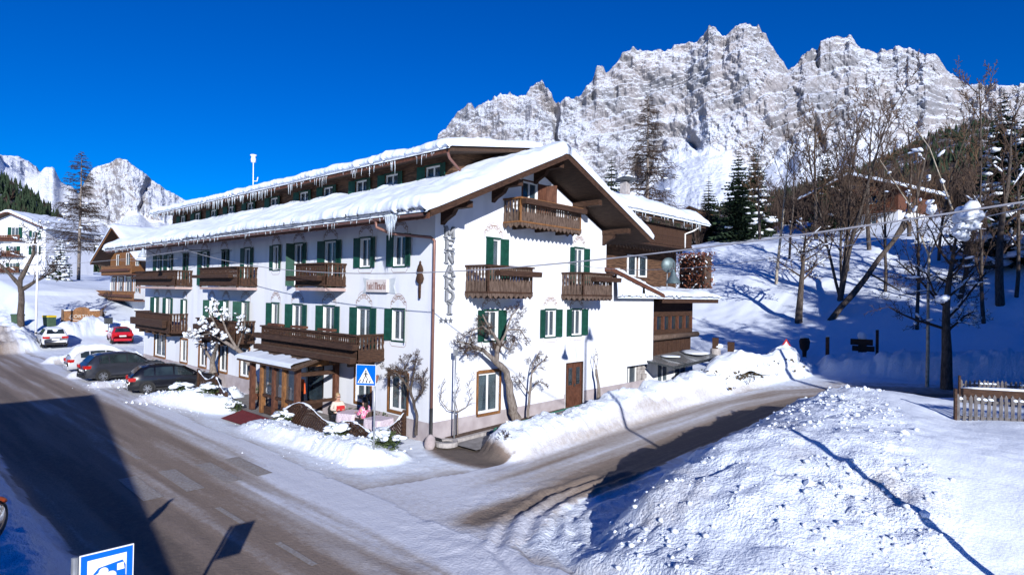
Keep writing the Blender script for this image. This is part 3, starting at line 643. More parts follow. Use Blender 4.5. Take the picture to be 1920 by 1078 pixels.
# window lists: (u_center, total width) -> opening
TOPW = [(2.11, .78, 6.55, 1.20), (4.43, .78, 6.55, 1.20), (7.16, .95, 5.75, 2.0), (10.0, .80, 5.75, 2.0), (12.3, .62, 6.55, 1.20), (15.55, .75, 5.75, 2.0), (18.6, .75, 5.75, 2.0), (21.45, .8, 5.75, 2.0), (24.7, .72, 5.75, 2.0), (27.5, .78, 5.75, 2.0), (29.65, .78, 5.75, 2.0)]
FIRW = [(2.11, .78, 3.66, 1.20), (4.47, .96, 2.95, 1.90), (7.19, .95, 2.95, 1.90), (10.0, .95, 2.95, 1.90), (12.22, .78, 3.66, 1.20), (15.65, .95, 2.9, 1.95), (18.2, .72, 2.9, 1.95), (20.2, .72, 2.9, 1.95), (24.5, .54, 3.6, 1.2), (27.48, .9, 2.9, 1.95), (29.8, .95, 2.9, 1.95)]
GRW = [(2.03, 1.15, .95, 1.42), (4.42, 1.1, .95, 1.42), (12.2, .85, .85, 1.50), (15.6, 1.1, .85, 1.5), (18.4, 1.1, .85, 1.5), (21.4, 1.1, .85, 1.4), (24.45, 1.15, .85, 1.4), (28.9, 2.2, .85, 1.55)]
DOOR_L = (8.3, 1.6, .12, 2.2)
wall = MB()
ops = [(a-w/2, a+w/2, z, z+h) for a, w, z, h in TOPW+FIRW+GRW+[DOOR_L]]
facade(wall, PL, 0, LEN, -.4, EZ, ops)
GW = [(3.0, .80, 3.66, 1.20, 'shut'), (6.77, .76, 3.66, 1.20, 'shut'), (8.72, .80, 3.66, 1.20, 'shut'), (3.05, .82, 5.75, 2.0, 'shut'), (8.85, .75, 5.75, 2.0, 'shut'), (2.93, 1.2, .80, 1.58, 'brown')]
opg = [(a-w/2, a+w/2, z, z+h) for a, w, z, h, _ in GW]+[(4.75, 5.75, 8.55, 10.35), (7.98, 9.28, .3, 2.36)]
rl = lambda p: EZ-.03+(p[0])*PITCH-p[1]; rr_ = lambda p: EZ-.03+(WID-p[0])*PITCH-p[1]
facade(wall, PG, 0, WID, -.4, 11.3, opg, clips=(rl, rr_))
wall.quad((-LEN, 0, -.4), (-LEN, WID, -.4), (-LEN, WID, EZ), (-LEN, 0, EZ)); wall.quad((0, WID, -.4), (-LEN, WID, -.4), (-LEN, WID, EZ), (0, WID, EZ))
wall.poly([(-LEN, 0, EZ), (-LEN, WID/2, EZ+WID/2*PITCH), (-LEN, WID, EZ)])
wall.build('wall', M['plaster'], HT)
bk = MB()                                           # dark sheets behind the panes; unlit room shade is put into their colour
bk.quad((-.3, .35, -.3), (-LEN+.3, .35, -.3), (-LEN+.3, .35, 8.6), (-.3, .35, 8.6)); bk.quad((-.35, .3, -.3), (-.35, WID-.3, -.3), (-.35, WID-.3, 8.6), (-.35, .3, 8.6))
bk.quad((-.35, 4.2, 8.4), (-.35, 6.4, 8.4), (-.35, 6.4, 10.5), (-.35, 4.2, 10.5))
bk.build('dark_room_sheet', mat('room_shade', (.10, .09, .085), (.16, .15, .14), 2, .9), HT)
pl = MB()
segs = sorted([(a-w/2-.1, a+w/2+.1) for a, w, z, h in GRW if z < .8]+[(DOOR_L[0]-.8, DOOR_L[0]+.8)]); x = -.02
for s0, s1 in segs+[(LEN, LEN)]: pl.box(-s0, -x, -.03, -.002, -.4, .76); x = s1
pl.box(.002, .03, -.03, 7.86, -.4, .80); pl.box(.002, .032, 9.40, 15.0, -.4, .99); pl.box(.003, .032, 7.86, 7.9, -.4, .98)
pl.build('plinth', M['plinth'], HT)
rnd = random.Random(3)
for i, (a, w, z, h) in enumerate(TOPW):
    oa = (70, 10) if i == 3 else (rnd.uniform(4, 16), rnd.uniform(4, 16)) if i not in (6, 8) else (175, 8)
    window(HT, 'L', a, z, w, h, 'shut', opena=oa, curtain=['both', 'f', 'both'][i % 3], sill=h < 1.5)
for i, (a, w, z, h) in enumerate(FIRW):
    window(HT, 'L', a, z, w, h, 'shut', opena=(rnd.choice([6, 12, 18, 24, 48]), rnd.choice([5, 11, 20, 35])), curtain=['f', 'both', 'lace'][i % 3], sill=h < 1.5)
for i, (a, w, z, h) in enumerate(GRW): window(HT, 'L', a, z, w, h, 'brown', curtain='lace' if i < 2 else 'both')
for i, (a, w, z, h, k) in enumerate(GW):
    window(HT, 'G', a, z, w, h, k, opena=(178, 12) if i == 3 else (9, 12), curtain='lace' if k == 'brown' else 'f' if i else 'both', sill=h < 1.5)
# gable-top balcony door with brown shutters
fr = link('window', m_frame(1.0, 1.8, .07, .12, 'whitep', 1), HT, (0, 5.25, 8.55), math.pi/2); link('pane', m_rect('pane', .9, 1.7, .10, 'glass', .05), fr)
b = MB(); b.box(.5, 1.05, -.05, -.01, 0, 1.8); b.box(.56, .99, -.058, -.05, .1, .8); b.box(.56, .99, -.058, -.05, .95, 1.7); b.build('shutter', M['woodr'], fr)
b = MB(); b.box(0, .48, -.02, .02, 0, 1.8); s_ = b.build('shutter', M['woodr'], fr, loc=(1.06, -.02, 0)); s_.rotation_euler = (0, 0, R(-58))
b = MB(); b.box(-.56, -.5, -.04, .03, 0, 1.86); b.box(-.5, .5, -.04, .03, 1.8, 1.86); b.build('casing', M['woodr'], fr)
# side door in the gable
dr = MB(); dr.box(-.62, .62, .03, .09, 0, 2.06); D = dr.build('door', M['woodr'], HT, loc=(0, 8.63, .30), rz=math.pi/2)
for s in (-1, 1):
    b = MB(); b.box(s*.30-.13, s*.30+.13, .008, .028, 1.05, 1.85); b.build('pane', M['carglass'], D)
    b = MB(); b.box(s*.30-.2, s*.30+.2, .006, .028, .15, .45); b.box(s*.30-.2, s*.30+.2, .006, .028, .55, .85); b.build('panel', M['woodr'], D)
b = MB(); b.box(-.66, -.62, -.03, .08, 0, 2.1); b.box(.62, .66, -.03, .08, 0, 2.1); b.box(-.62, .62, -.03, .08, 2.06, 2.1); b.build('door_frame', M['wood'], D)
MB().box(-.02, .02, -.05, .006, .98, 1.1).build('handle', M['darkmetal'], D)
# ---- balconies
def balcony(plane, a0, a1, z, rh, depth, style, planter=None, mat_='wood', base=None):
    """local frame: x along the facade (right seen from outside), -y outwards"""
    w = abs(a1-a0); loc, rz = (((-max(a0, a1), 0, z), 0) if plane == 'L' else ((0, min(a0, a1), z), math.pi/2))
    B = empty('balcony', loc, rz); B.parent = HT
    f = MB().box(0, w, -depth, -.004, 0, .12) if style != 'slab' else MB().box(0, w, -depth, -.004, 0, .13)
    f.build('floor', M['pinkslab'] if style == 'slab' else M[mat_], B)
    t = MB(); z0 = .06 if style != 'slab' else .2
    t.box(-.05, w+.05, -depth-.08, -depth+.05, rh, rh+.07); t.box(-.05, .08, -depth+.05, -.004, rh, rh+.07); t.box(w-.08, w+.05, -depth+.05, -.004, rh, rh+.07); t.build('handrail', M[mat_], B)
    bl = MB(); sp = .155; n = int(w/sp); sp = w/n
    def plank(cx, cy, ax):                            # fretwork plank: waist, two cut-outs
        zs = [z0, z0+(rh-z0)*.42, z0+(rh-z0)*.52, z0+(rh-z0)*.60, z0+(rh-z0)*.72, z0+(rh-z0)*.80, rh]
        ws = [.46, .46, .24, .22, .42, .26, .46]
        for k in range(6):
            p, q = ws[k]*sp, ws[k+1]*sp
            if ax == 'x':
                bl.quad((cx-p, cy, zs[k]), (cx+p, cy, zs[k]), (cx+q, cy, zs[k+1]), (cx-q, cy, zs[k+1])); bl.quad((cx-p, cy+.025, zs[k]), (cx+p, cy+.025, zs[k]), (cx+q, cy+.025, zs[k+1]), (cx-q, cy+.025, zs[k+1]))
                bl.quad((cx-p, cy, zs[k]), (cx-p, cy+.025, zs[k]), (cx-q, cy+.025, zs[k+1]), (cx-q, cy, zs[k+1])); bl.quad((cx+p, cy, zs[k]), (cx+p, cy+.025, zs[k]), (cx+q, cy+.025, zs[k+1]), (cx+q, cy, zs[k+1]))
            else:
                bl.quad((cx, cy-p, zs[k]), (cx, cy+p, zs[k]), (cx, cy+q, zs[k+1]), (cx, cy-q, zs[k+1])); bl.quad((cx+.025, cy-p, zs[k]), (cx+.025, cy+p, zs[k]), (cx+.025, cy+q, zs[k+1]), (cx+.025, cy-q, zs[k+1]))
    for k in range(n): plank(sp*(k+.5), -depth-.01, 'x')
    m = max(3, int(depth/sp))
    for sx in (0, w-.025):
        for k in range(m): plank(sx, -depth+depth*(k+.5)/m, 'y')
    bl.build('balusters', M['woodg' if style == 'gable' else mat_], B, kind='stuff')
    for sx in (0, w-.09): MB().box(sx, sx+.09, -depth-.015, -depth+.07, .0 if style != 'slab' else .13, rh).build('corner_post', M[mat_], B)
    lr = MB(); lr.box(-.01, w+.01, -depth-.035, -depth-.011, z0, z0+.06); lr.box(-.035, -.002, -depth+.01, -.01, z0, z0+.06); lr.box(w+.002, w+.035, -depth+.01, -.01, z0, z0+.06); lr.build('bottom_rail', M[mat_], B)
    if style == 'gable':
        v = MB(); k = int(w/.26); s = w/k
        for i in range(k): v.prism([(i*s, -depth-.04, .05), ((i+1)*s, -depth-.04, .05), ((i+1)*s, -depth-.04, -.03), ((i+.5)*s, -depth-.04, -.16), (i*s, -depth-.04, -.03)], (0, .03, 0))
        k = int(depth/.26); s = depth/k
        for sx in (-.035, w+.005):
            for i in range(k): v.prism([(sx, -i*s, .05), (sx, -(i+1)*s, .05), (sx, -(i+1)*s, -.03), (sx, -(i+.5)*s, -.16), (sx, -i*s, -.03)], (.03, 0, 0))
        v.build('scalloped_valance', M['woodg'], B)
        for fx in (.15, .5, .85): MB().box(w*fx-.06, w*fx+.06, -depth+.1, .0, -.14, -.004).build('joist', M['soffit'], B)
    elif style == 'wood':
        k = int(w/1.2)
        for i in range(k): x = w*(i+.5)/k; MB().box(x-.07, x+.07, -depth+.05, 0, -.2, -.004).build('joist', M['soffit'], B)
    if planter:
        p0, p1, pz, ph = planter; q = MB(); q.prism([(p0, -depth-.09, pz), (p1, -depth-.09, pz), (p1+.03, -depth-.09, pz+ph), (p0-.03, -depth-.09, pz+ph)], (0, -.24, 0)); q.build('planter_box', M['woodh'], B)
        s = MB(); s.box(p0+.03, p1-.03, -depth-.30, -depth-.12, pz+ph-.01, pz+ph+.012); s.build('planter_soil', M['soil'], B)
    return B
balcony('G', 1.55, 4.1, 5.50, 1.05, 1.2, 'gable', (.35, 2.75, .72, .20), 'wood')
balcony('G', 7.55, 9.85, 5.45, 1.05, 1.2, 'gable', (.55, 2.6, .72, .20), 'wood')
balcony('G', 3.6, 7.7, 8.36, 1.0, .92, 'gable', (.0, 4.1, .78, .2), 'woodo')
balcony('L', 5.85, 8.35, 5.53, 1.12, 1.0, 'slab', (-.25, 2.4, .42, .20))
balcony('L', 14.3, 19.25, 5.50, 1.14, 1.05, 'slab', (-.3, 4.6, .62, .16))
balcony('L', 23.3, 30.9, 5.48, 1.10, 1.0, 'slab', (.1, 7.3, .62, .16))
balcony('L', 23.9, 30.6, 2.70, 1.17, 1.05, 'wood', (.0, 6.4, .35, .45))
balcony('L', 14.45, 19.5, 2.70, 1.12, 1.05, 'wood', (.3, 4.6, .45, .4))
B3 = balcony('L', 2.97, 10.95, 2.78, 1.02, 1.28, 'wood', (-.1, 8.05, .0, .22))
q = MB(); q.prism([(-.2, -1.35, .52), (8.15, -1.35, .52), (8.2, -1.35, .74), (-.25, -1.35, .74)], (0, -.24, 0)); q.build('planter_box', M['woodh'], B3)
for x in (.4, 2.6, 4.9): MB().box(x, x+1.1, -1.2, -.95, 1.10, 1.20).build('inner_planter', M['woodr'], B3)
# ---- roofs
X0, X1 = 1.72, -35.0                                   # front and rear verge
YE, ZE = -1.66, 8.06; YR = WID/2; ZR = ZE+(YR-YE)*PITCH; YE2 = 12.45
def roofz(y): return ZR-abs(y-YR)*PITCH
rf = MB(); th = .20
for (ya, yb) in ((YE, YR), (YR, YE2)):
    xa = X1 if ya == YE else -14
    pts = [(ya, roofz(ya)), (yb, roofz(yb)), (yb, roofz(yb)+th), (ya, roofz(ya)+th)]
    rf.prism([(X0, p[0], p[1]) for p in pts], (xa-X0, 0, 0))
ROOF = rf.build('roof', M['soffit'], HT)
bb = MB(); bb.bar((X0+.02, YE-.02, ZE+.10), (X0+.02, YR, ZR+.11), .05, .30, (1, 0, 0)); bb.bar((X0+.02, YR, ZR+.11), (X0+.02, YE2+.02, roofz(YE2)+.10), .05, .30, (1, 0, 0))
bb = MB()
for ya, yb in ((YE-.03, YR), (YR, YE2+.03)):
    bb.prism([(X0+.004, ya, roofz(ya)-.04), (X0+.004, yb, roofz(yb)-.04), (X0+.004, yb, roofz(yb)+.2), (X0+.004, ya, roofz(ya)+.2)], (.05, 0, 0))
bb.build('verge_board', M['wood'], ROOF)
for y in (.35, 3.0, YR, 8.4, 10.85):
    pu = MB(); z = roofz(y)-.14; pu.box(-.3, X0-.25, y-.13, y+.13, z-.22, z+.02); pu.prism([(-.001, y-.1, z-.22), (.75, y-.1, z-.22), (.6, y-.1, z-.42), (.2, y-.1, z-.60), (-.001, y-.1, z-.75)], (0, .2, 0)); pu.build('purlin', M['wood'], ROOF)
raf = MB()
for i in range(38):
    x = .9-i*.93
    if x < X1+.3: break
    raf.prism([(x, YE+.05, roofz(YE+.05)-.002), (x, .02, roofz(.02)-.002), (x, .02, roofz(.02)-.14), (x, YE+.05, roofz(YE+.05)-.12)], (.12, 0, 0))
raf.build('rafter_ends', M['soffit'], ROOF, kind='stuff')
fa = MB(); fa.box(X1, X0-.02, YE-.05, YE-.004, ZE-.10, ZE+.10); fa.build('fascia_board', M['woodr'], ROOF)
gt = MB()
n = 10
for i in range(n):
    a, b_ = math.pi+math.pi*i/n, math.pi+math.pi*(i+1)/n
    gt.quad((X0-.1, YE-.14+.085*math.cos(a), ZE+.06+.085*math.sin(a)), (X1, YE-.14+.085*math.cos(a), ZE+.06+.085*math.sin(a)), (X1, YE-.14+.085*math.cos(b_), ZE+.06+.085*math.sin(b_)), (X0-.1, YE-.14+.085*math.cos(b_), ZE+.06+.085*math.sin(b_)))
gt.build('gutter', M['copper'], ROOF)
def snow_roof(name, xa, xb, prof, nx, seed, par, edge=.35, m='snowroof', tfac=1., thick=None, front_lump=.0):
    """prof: list of (y, z_base, thickness); a blanket over the roof running along x with rounded ends"""
    ya = np.array([p[0] for p in prof]); zb = np.array([p[1] for p in prof]); tk = np.array([p[2] for p in prof])
    u = np.linspace(0, 1, nx); ext = abs(xb-xa)
    eu = np.clip(np.minimum(u, 1-u)*ext/edge, 0, 1); eu = np.sqrt(1-(1-eu)**2)
    u2 = u.copy(); X = xa+(xb-xa)*u2
    XX, YY = np.meshgrid(X, ya); n1 = fbm(XX*.7, YY*.9, 4, seed)-.5; n2 = fbm(XX*2.5, YY*2.5, 3, seed+1)-.5
    Z = zb[:, None]+tk[:, None]*(.55+.45*eu[None, :])*(1+.75*n1+.2*n2+.22*(fbm(XX*.22, YY*.2, 2, seed+5)-.5))*tfac
    YY = YY + np.where((np.arange(len(ya)) < 4)[:, None], (fbm(XX*5.5, YY*0, 3, seed+7)-.5)*.14+(fbm(XX*.8, YY*0, 3, seed+8)-.5)*.14, 0)
    top = np.stack([XX, YY, Z], -1); r0 = top.reshape(-1, 3); ny_, nx_ = XX.shape
    bot = np.stack([XX, np.broadcast_to(ya[:, None], XX.shape), np.broadcast_to(zb[:, None]+.002, XX.shape)], -1).reshape(-1, 3)
    i0 = (np.arange(ny_-1)[:, None]*nx_+np.arange(nx_-1)[None, :]).ravel(); Fq = [np.stack([i0, i0+1, i0+nx_+1, i0+nx_], 1)]
    nb = len(r0)
    for c in (0, nx_-1): k = np.arange(ny_-1)*nx_+c; Fq.append(np.stack([k, k+nx_, k+nx_+nb, k+nb], 1))
    for rw in (0, ny_-1): k = rw*nx_+np.arange(nx_-1); Fq.append(np.stack([k, k+1, k+1+nb, k+nb], 1))
    return link(name, npmesh(name, np.concatenate([r0, bot]), np.concatenate(Fq), M[m], True), par)
def prof_gable(y0, y1, zf, t, step=.25, lip=.22):
    ys_ = [y0-lip*.55, y0-lip, y0-lip*.8, y0-lip*.1, y0+.25]; P = [(ys_[0], zf(y0)-.10, .06), (ys_[1], zf(y0)-.14, .24), (ys_[2], zf(y0)-.10, t*.85), (ys_[3], zf(y0), t*.93), (ys_[4], zf(ys_[4]), t)]
    y = y0+.5
    while y < y1-.4: P.append((y, zf(y), t)); y += step
    P += [(y1-.2, zf(y1-.2), t), (y1+lip*.1, zf(y1), t*.93), (y1+lip*.8, zf(y1)-.05, t*.82), (y1+lip, zf(y1)-.06, .26), (y1+lip*.55, zf(y1)-.02, .10)]
    return P
zt_ = lambda y: roofz(y)+th+.002
snow_roof('roof_snow', X0+.10, X1-.1, prof_gable(YE, YR, zt_, .52, lip=.34)[:-5]+[(YR-.2, zt_(YR)-.06, .5), (YR+.05, zt_(YR)-.05, .48)], 420, 11, ROOF)
snow_roof('roof_snow', X0+.10, -14, [(YR+.05, zt_(YR)-.05, .48), (YR+.3, zt_(YR+.3), .48)]+prof_gable(YR, YE2, zt_, .48)[6:], 150, 12, ROOF, edge=.35)
# layered, grooved front of the eave snow with ledge bars
ef = MB()
ld = MB()
for i in range(46):
    x = 1.2-i*.8
    if x < X1+.3: break
    ld.bar((x, YE-.02, ZE+.22), (x-.05, YE-.30, ZE+.30), .03); ld.bar((x-.05, YE-.30, ZE+.20), (x-.05, YE-.30, ZE+.36), .03)
ld.bar((X0-.4, YE-.29, ZE+.24), (X1+.2, YE-.29, ZE+.24), .028); ld.build('snow_guard', M['darkmetal'], ROOF)
# dormer storey
DY, DX0, DX1 = 2.0, -1.35, -33.2
dw = MB()
DW = [(-2.61+.0, ), ]
dwx = [2.61, 5.48, 7.9, 10.9, 13.36, 16.8, 19.9, 22.7, 25.5, 28.3, 31.1]
dops = [(a-.5, a+.5, 9.75, 10.85) for a in dwx]
facade(dw, lambda a, o, z: (-a, DY-o, z), -DX0, -DX1, 9.3, 11.3, dops)
dw.quad((DX0, DY, 9.3), (DX0, 7.5, 9.3), (DX0, 7.5, 12.4), (DX0, DY, 11.3)); dw.quad((DX1, DY, 9.3), (DX1, 7.5, 9.3), (DX1, 7.5, 12.4), (DX1, DY, 11.3))
DWALL = dw.build('dormer_wall', M['woodlog'], HT)
rm = MB(); rm.quad((DX0-.3, DY+.3, 9.3), (DX1+.3, DY+.3, 9.3), (DX1+.3, DY+.3, 11.3), (DX0-.3, DY+.3, 11.3)); rm.build('dark_room_sheet', M['soffit'], HT)  # dark sheet behind the dormer panes, its colour standing for unlit rooms
for i, a in enumerate(dwx):
    w = window(HT, 'L', a, 9.75, 1.0, 1.1, 'shut', sw=.42, opena=(14, 14), orn=False, sill=False, curtain='f' if i % 2 else 'both', off=DY)
DE, DZ, DP = 1.02, 10.98, .17
dr_ = MB(); DYR = 6.2
drz = lambda y: DZ+(DYR-DE)*DP-abs(y-DYR)*DP
for ya, yb in ((DE, DYR), (DYR, 9.6)): dr_.prism([(-.42, ya, drz(ya)), (-.42, yb, drz(yb)), (-.42, yb, drz(yb)+.18), (-.42, ya, drz(ya)+.18)], (-34.0, 0, 0))
DROOF = dr_.build('dormer_roof', M['soffit'], HT)
dz_ = lambda y: drz(y)+.182
snow_roof('roof_snow', -.30, -34.6, prof_gable(DE, 9.6, dz_, .36), 420, 13, DROOF, edge=.4)
b = MB(); b.box(-34.3, -.45, DE-.05, DE-.004, DZ-.06, DZ+.2); b.build('fascia_board', M['woodr'], DROOF)
b = MB(); b.tube([(-.5, DE-.05, DZ-.05), (-.55, DE+.1, DZ-.25), (-.6, 1.9, DZ-.75), (-.6, 3.0, 10.5)], .055, 8); b.build('downpipe', M['copper'], DROOF)
# icicles
def icicles(par, xs_, y, z, lmin, lmax, seed, name='icicles'):
    rg = random.Random(seed); mb = MB()
    for x in xs_:
        l = lmin+(lmax-lmin)*rg.random()**2.2; r = .009+.02*rg.random()*(l/lmax+.3)
        mb.tube([(x, y+rg.uniform(-.03, .03), z), (x, y, z-l*.4), (x+rg.uniform(-.01, .01), y, z-l)], [r, r*.65, .003], 5, False)
    return mb.build(name, M['ice'], par, True, kind='stuff')
rg = random.Random(9)
icicles(DROOF, [-1.2-rg.random()*1.2 for _ in range(10)]+[-3.5-rg.random()*4.5 for _ in range(22)]+[-9-rg.random()*6 for _ in range(40)]+[-15-rg.random()*19 for _ in range(240)], DE-.16, DZ+.02, .05, .55, 1)
icicles(ROOF, [X0-1-rg.random()*34 for _ in range(120)], YE-.26, ZE+.05, .03, .22, 2)
b = MB()
for k in range(9): x = -.42+.07*k; l = [.2, .4, .55, .75, .5, .65, .35, .45, .2][k]; b.tube([(x, YE-.22+.03*math.sin(k*2), ZE+.1), (x+.01, YE-.22, ZE-.35*l), (x, YE-.22, ZE-l)], [.042, .03, .004], 6)
b.build('icicle_cluster', M['ice'], ROOF, True)
# downpipe at the corner
dp = MB(); dp.tube([(-1.15, YE-.13, ZE-.0), (-1.15, YE-.1, ZE-.22), (-.95, YE+.4, ZE-.42), (-.05, -.16, 7.55), (.10, -.10, 7.42), (.10, -.10, 7.2), (.10, -.10, 1.35)], .055, 10); dp.build('downpipe', M['copper'], HT, True)
dp = MB(); dp.tube([(.10, -.10, 1.36), (.10, -.10, .42), (.16, -.08, .30), (.5, .0, .27), (.56, .0, .18), (.56, 0, .0)], .06, 10); dp.build('downpipe_foot', M['blackpl'], HT, True)
# ---- painted and raised lettering
def strokes(mb, S, ox, oz, w, h, t, y0, y1, tr):
    for s in S:
        pts = [tr(ox+p[0]*w, oz+p[1]*h) for p in s[:2]]
        (xa, za), (xb, zb_) = [(ox+p[0]*w, oz+p[1]*h) for p in s[:2]]; tk = (s[2] if len(s) > 2 else 1)*t
        dx, dz = xb-xa, zb_-za; L = math.hypot(dx, dz) or 1; nx_, nz_ = -dz/L*tk/2, dx/L*tk/2
        mb.prism([(xa+nx_, y0, za+nz_), (xb+nx_, y0, zb_+nz_), (xb-nx_, y0, zb_-nz_), (xa-nx_, y0, za-nz_)], (0, y1-y0, 0))
def arcS(cx, cz, rx, rz_, a0, a1, n=8, th_=1): return [((cx+rx*math.cos(R(a0+(a1-a0)*k/n)), cz+rz_*math.sin(R(a0+(a1-a0)*k/n))), (cx+rx*math.cos(R(a0+(a1-a0)*(k+1)/n)), cz+rz_*math.sin(R(a0+(a1-a0)*(k+1)/n))), th_) for k in range(n)]
def serif(x, z, w=.16): return ((x-w, z), (x+w, z), .55)
LT = {'M': [((.15, 0), (.15, 1)), ((.15, 1), (.5, .25), 1.3), ((.5, .25), (.85, 1), .8), ((.85, 0), (.85, 1), 1.3), serif(.15, .02), serif(.85, .02), serif(.1, .98, .1), serif(.9, .98, .1)],
      'E': [((.25, 0), (.25, 1), 1.4), ((.2, .97), (.85, .97), .8), ((.2, .03), (.88, .03), .8), ((.25, .5), (.68, .5), .7), ((.85, .97), (.85, .78), .6), ((.88, .03), (.88, .24), .6), ((.68, .4), (.68, .6), .6), serif(.2, .03, .12), serif(.2, .97, .12)],
      'N': [((.2, 0), (.2, 1), .8), ((.2, 1), (.8, .02), 1.5), ((.8, 0), (.8, 1), .8), serif(.2, .02), serif(.14, .98, .12), serif(.8, .98)],
      'A': [((.12, 0), (.5, 1), .8), ((.5, 1), (.88, 0), 1.5), ((.28, .35), (.72, .35), .7), serif(.12, .02), serif(.88, .02)],
      'R': [((.22, 0), (.22, 1), 1.4), ((.22, .97), (.55, .97), .8), ((.22, .5), (.55, .5), .8), ((.5, .5), (.85, .02), 1.3), serif(.22, .02), serif(.16, .98, .1), serif(.88, .02, .1)]+arcS(.55, .735, .25, .235, 90, -90, 7, 1.2),
      'D': [((.22, 0), (.22, 1), 1.4), ((.15, .97), (.45, .97), .8), ((.15, .03), (.45, .03), .8)]+arcS(.45, .5, .40, .47, 90, -90, 10, 1.35),
      'I': [((.5, 0), (.5, 1), 1.5), serif(.5, .02, .22), serif(.5, .98, .22)]}
M['lettering'] = mat('letter_metal', (.26, .27, .29), (.34, .35, .37), 6, .5)
M['letterdark'] = mat('letter_side', (.10, .11, .13), (.14, .15, .17), 6, .5)
for ch, py in zip('MENARDI', (435.5, 459.5, 483.5, 507.5, 531, 555, 579)):
    p = onX(841, py); b = MB(); strokes(b, LT[ch], -.26, -.20, .52, .40, .062, -.12, -.07, lambda x, z: (x, z))
    o = b.build('letter', M['lettering'], HT, loc=(0, p[1], p[2]), rz=math.pi/2)
    b = MB(); strokes(b, LT[ch], -.26, -.20, .52, .40, .075, -.069, -.004, lambda x, z: (x, z)); b.build('letter_back', M['letterdark'], o)
for k in range(3):
    p = onX(826+k*9, 601); b = MB(); pts = []
    for i in range(10): r = .11 if i % 2 == 0 else .045; a = math.pi/2+i*math.pi/5; pts.append((r*math.cos(a), -.05, r*math.sin(a)))
    b.prism(pts, (0, .046, 0)); b.build('star', M['letterdark'], HT, loc=(0, p[1], p[2]), rz=math.pi/2)
# hotel name board on the long front
pa, pb_ = onY(690, 519), onY(738, 541)
SB = empty('name_board', ((pa[0]+pb_[0])/2, 0, 5.52)); SB.parent = HT
bw, bh = 1.55, .50
b = MB(); b.box(-bw/2, bw/2-.15, -.16, -.004, 0, bh); b.build('board', mat('cream_board', (.62, .57, .55), (.7, .65, .63), 3, .8), SB)
M['scroll'] = mat('scroll_paint', (.44, .49, .54), (.54, .58, .62), 5, .85)
for s in (-1, 1):
    b = MB(); x = s*(bw/2-(.15 if s > 0 else 0)); b.prism([(x, -.03, -.03), (x+s*.42, -.03, -.05), (x+s*.30, -.03, .25), (x+s*.42, -.03, .58), (x, -.03, .53)], (0, .024, 0)); b.build('scroll_end', M['scroll'], SB)
FR = {'H': [((.1, .1), (.1, 1)), ((.1, .55), (.8, .6), .8), ((.75, .6), (.75, .1)), ((.75, .1), (.5, -.2), .7), ((-.1, 1), (.2, .9), .7), ((.0, .0), (.2, .1), .7)], 'o': [((.2, .1), (.2, .6)), ((.7, .1), (.7, .6)), ((.2, .6), (.45, .7), .8), ((.45, .7), (.7, .6), .8), ((.2, .1), (.45, 0), .8), ((.45, 0), (.7, .1), .8)],
      't': [((.4, .05), (.4, .95)), ((.2, .65), (.7, .65), .7), ((.4, .05), (.65, 0), .7)], 'e': [((.2, .1), (.2, .6)), ((.2, .6), (.45, .7), .8), ((.45, .7), (.7, .55), .8), ((.7, .55), (.2, .35), .6), ((.2, .1), (.45, 0), .8), ((.45, 0), (.7, .1), .7)], 'l': [((.4, .05), (.4, 1)), ((.4, .05), (.6, 0), .8)],
      'M': [((.1, 0), (.1, .9), 1.2), ((.45, 0), (.45, .95), 1.2), ((.85, 0), (.85, .95), 1.2), ((-.05, .85), (.2, 1), .8), ((.1, .9), (.45, .75), .7), ((.45, .95), (.85, .8), .7), ((.85, 0), (1.0, .1), .8)], 'n': [((.2, 0), (.2, .7)), ((.7, 0), (.7, .6)), ((.2, .6), (.5, .72), .8), ((.5, .72), (.7, .6), .8)],
      'a': [((.65, 0), (.65, .65)), ((.2, .1), (.2, .35)), ((.2, .35), (.65, .45), .7), ((.25, .68), (.65, .62), .8), ((.2, .1), (.45, 0), .8), ((.45, 0), (.65, .12), .7)], 'r': [((.25, 0), (.25, .7)), ((.25, .58), (.55, .72), .8), ((.55, .72), (.7, .6), .9)], 'd': [((.2, .1), (.2, .55)), ((.7, .1), (.65, .7)), ((.65, .7), (.3, 1), .9), ((.2, .55), (.6, .68), .7), ((.2, .1), (.45, 0), .8), ((.45, 0), (.7, .1), .8)], 'i': [((.4, 0), (.4, .65)), ((.4, .82), (.45, .92), .9)]}
b = MB(); x = -bw/2+.08
for ch in 'Hotel Menardi':
    if ch == ' ': x += .06; continue
    w = {'M': .19, 'H': .14}.get(ch, .095 if ch not in 'tli' else .07); strokes(b, FR[ch], x, .1, w, .3, .026, -.168, -.161, lambda p, q: (p, q)); x += w*1.02
b.build('lettering', mat('rust_lettering', (.16, .06, .05), (.2, .08, .06), 5, .8), SB)
# carved wall ornament beside the corner, wall lamps, flower pots on the wall
b = MB(); p = onY(792, 525); b.lathe([(0, .0), (.06, .02), (.07, .5), (.05, .55), (.16, .62), (.2, .75), (.15, .9), (.10, .95), (.17, 1.05), (.12, 1.2), (.05, 1.3), (.06, 1.36), (0, 1.42)], 10, (0, 0, 0)); o = b.build('carved_ornament', M['wood'], HT, True, loc=(p[0], -.12, p[2]-.7)); o.scale = (1, .55, 1)
for px, py in ((710, 708), (487, 667)):
    p = onY(px, py); b = MB(); b.lathe([(.02, -.18), (.10, -.12), (.15, .08), (.16, .10), (.12, .10), (.0, .06)], 10); b.build('wall_pot', mat('terracotta_%d' % px, (.30, .12, .08), (.4, .18, .12), 5, .9), HT, True, loc=(p[0], -.17, p[2]))
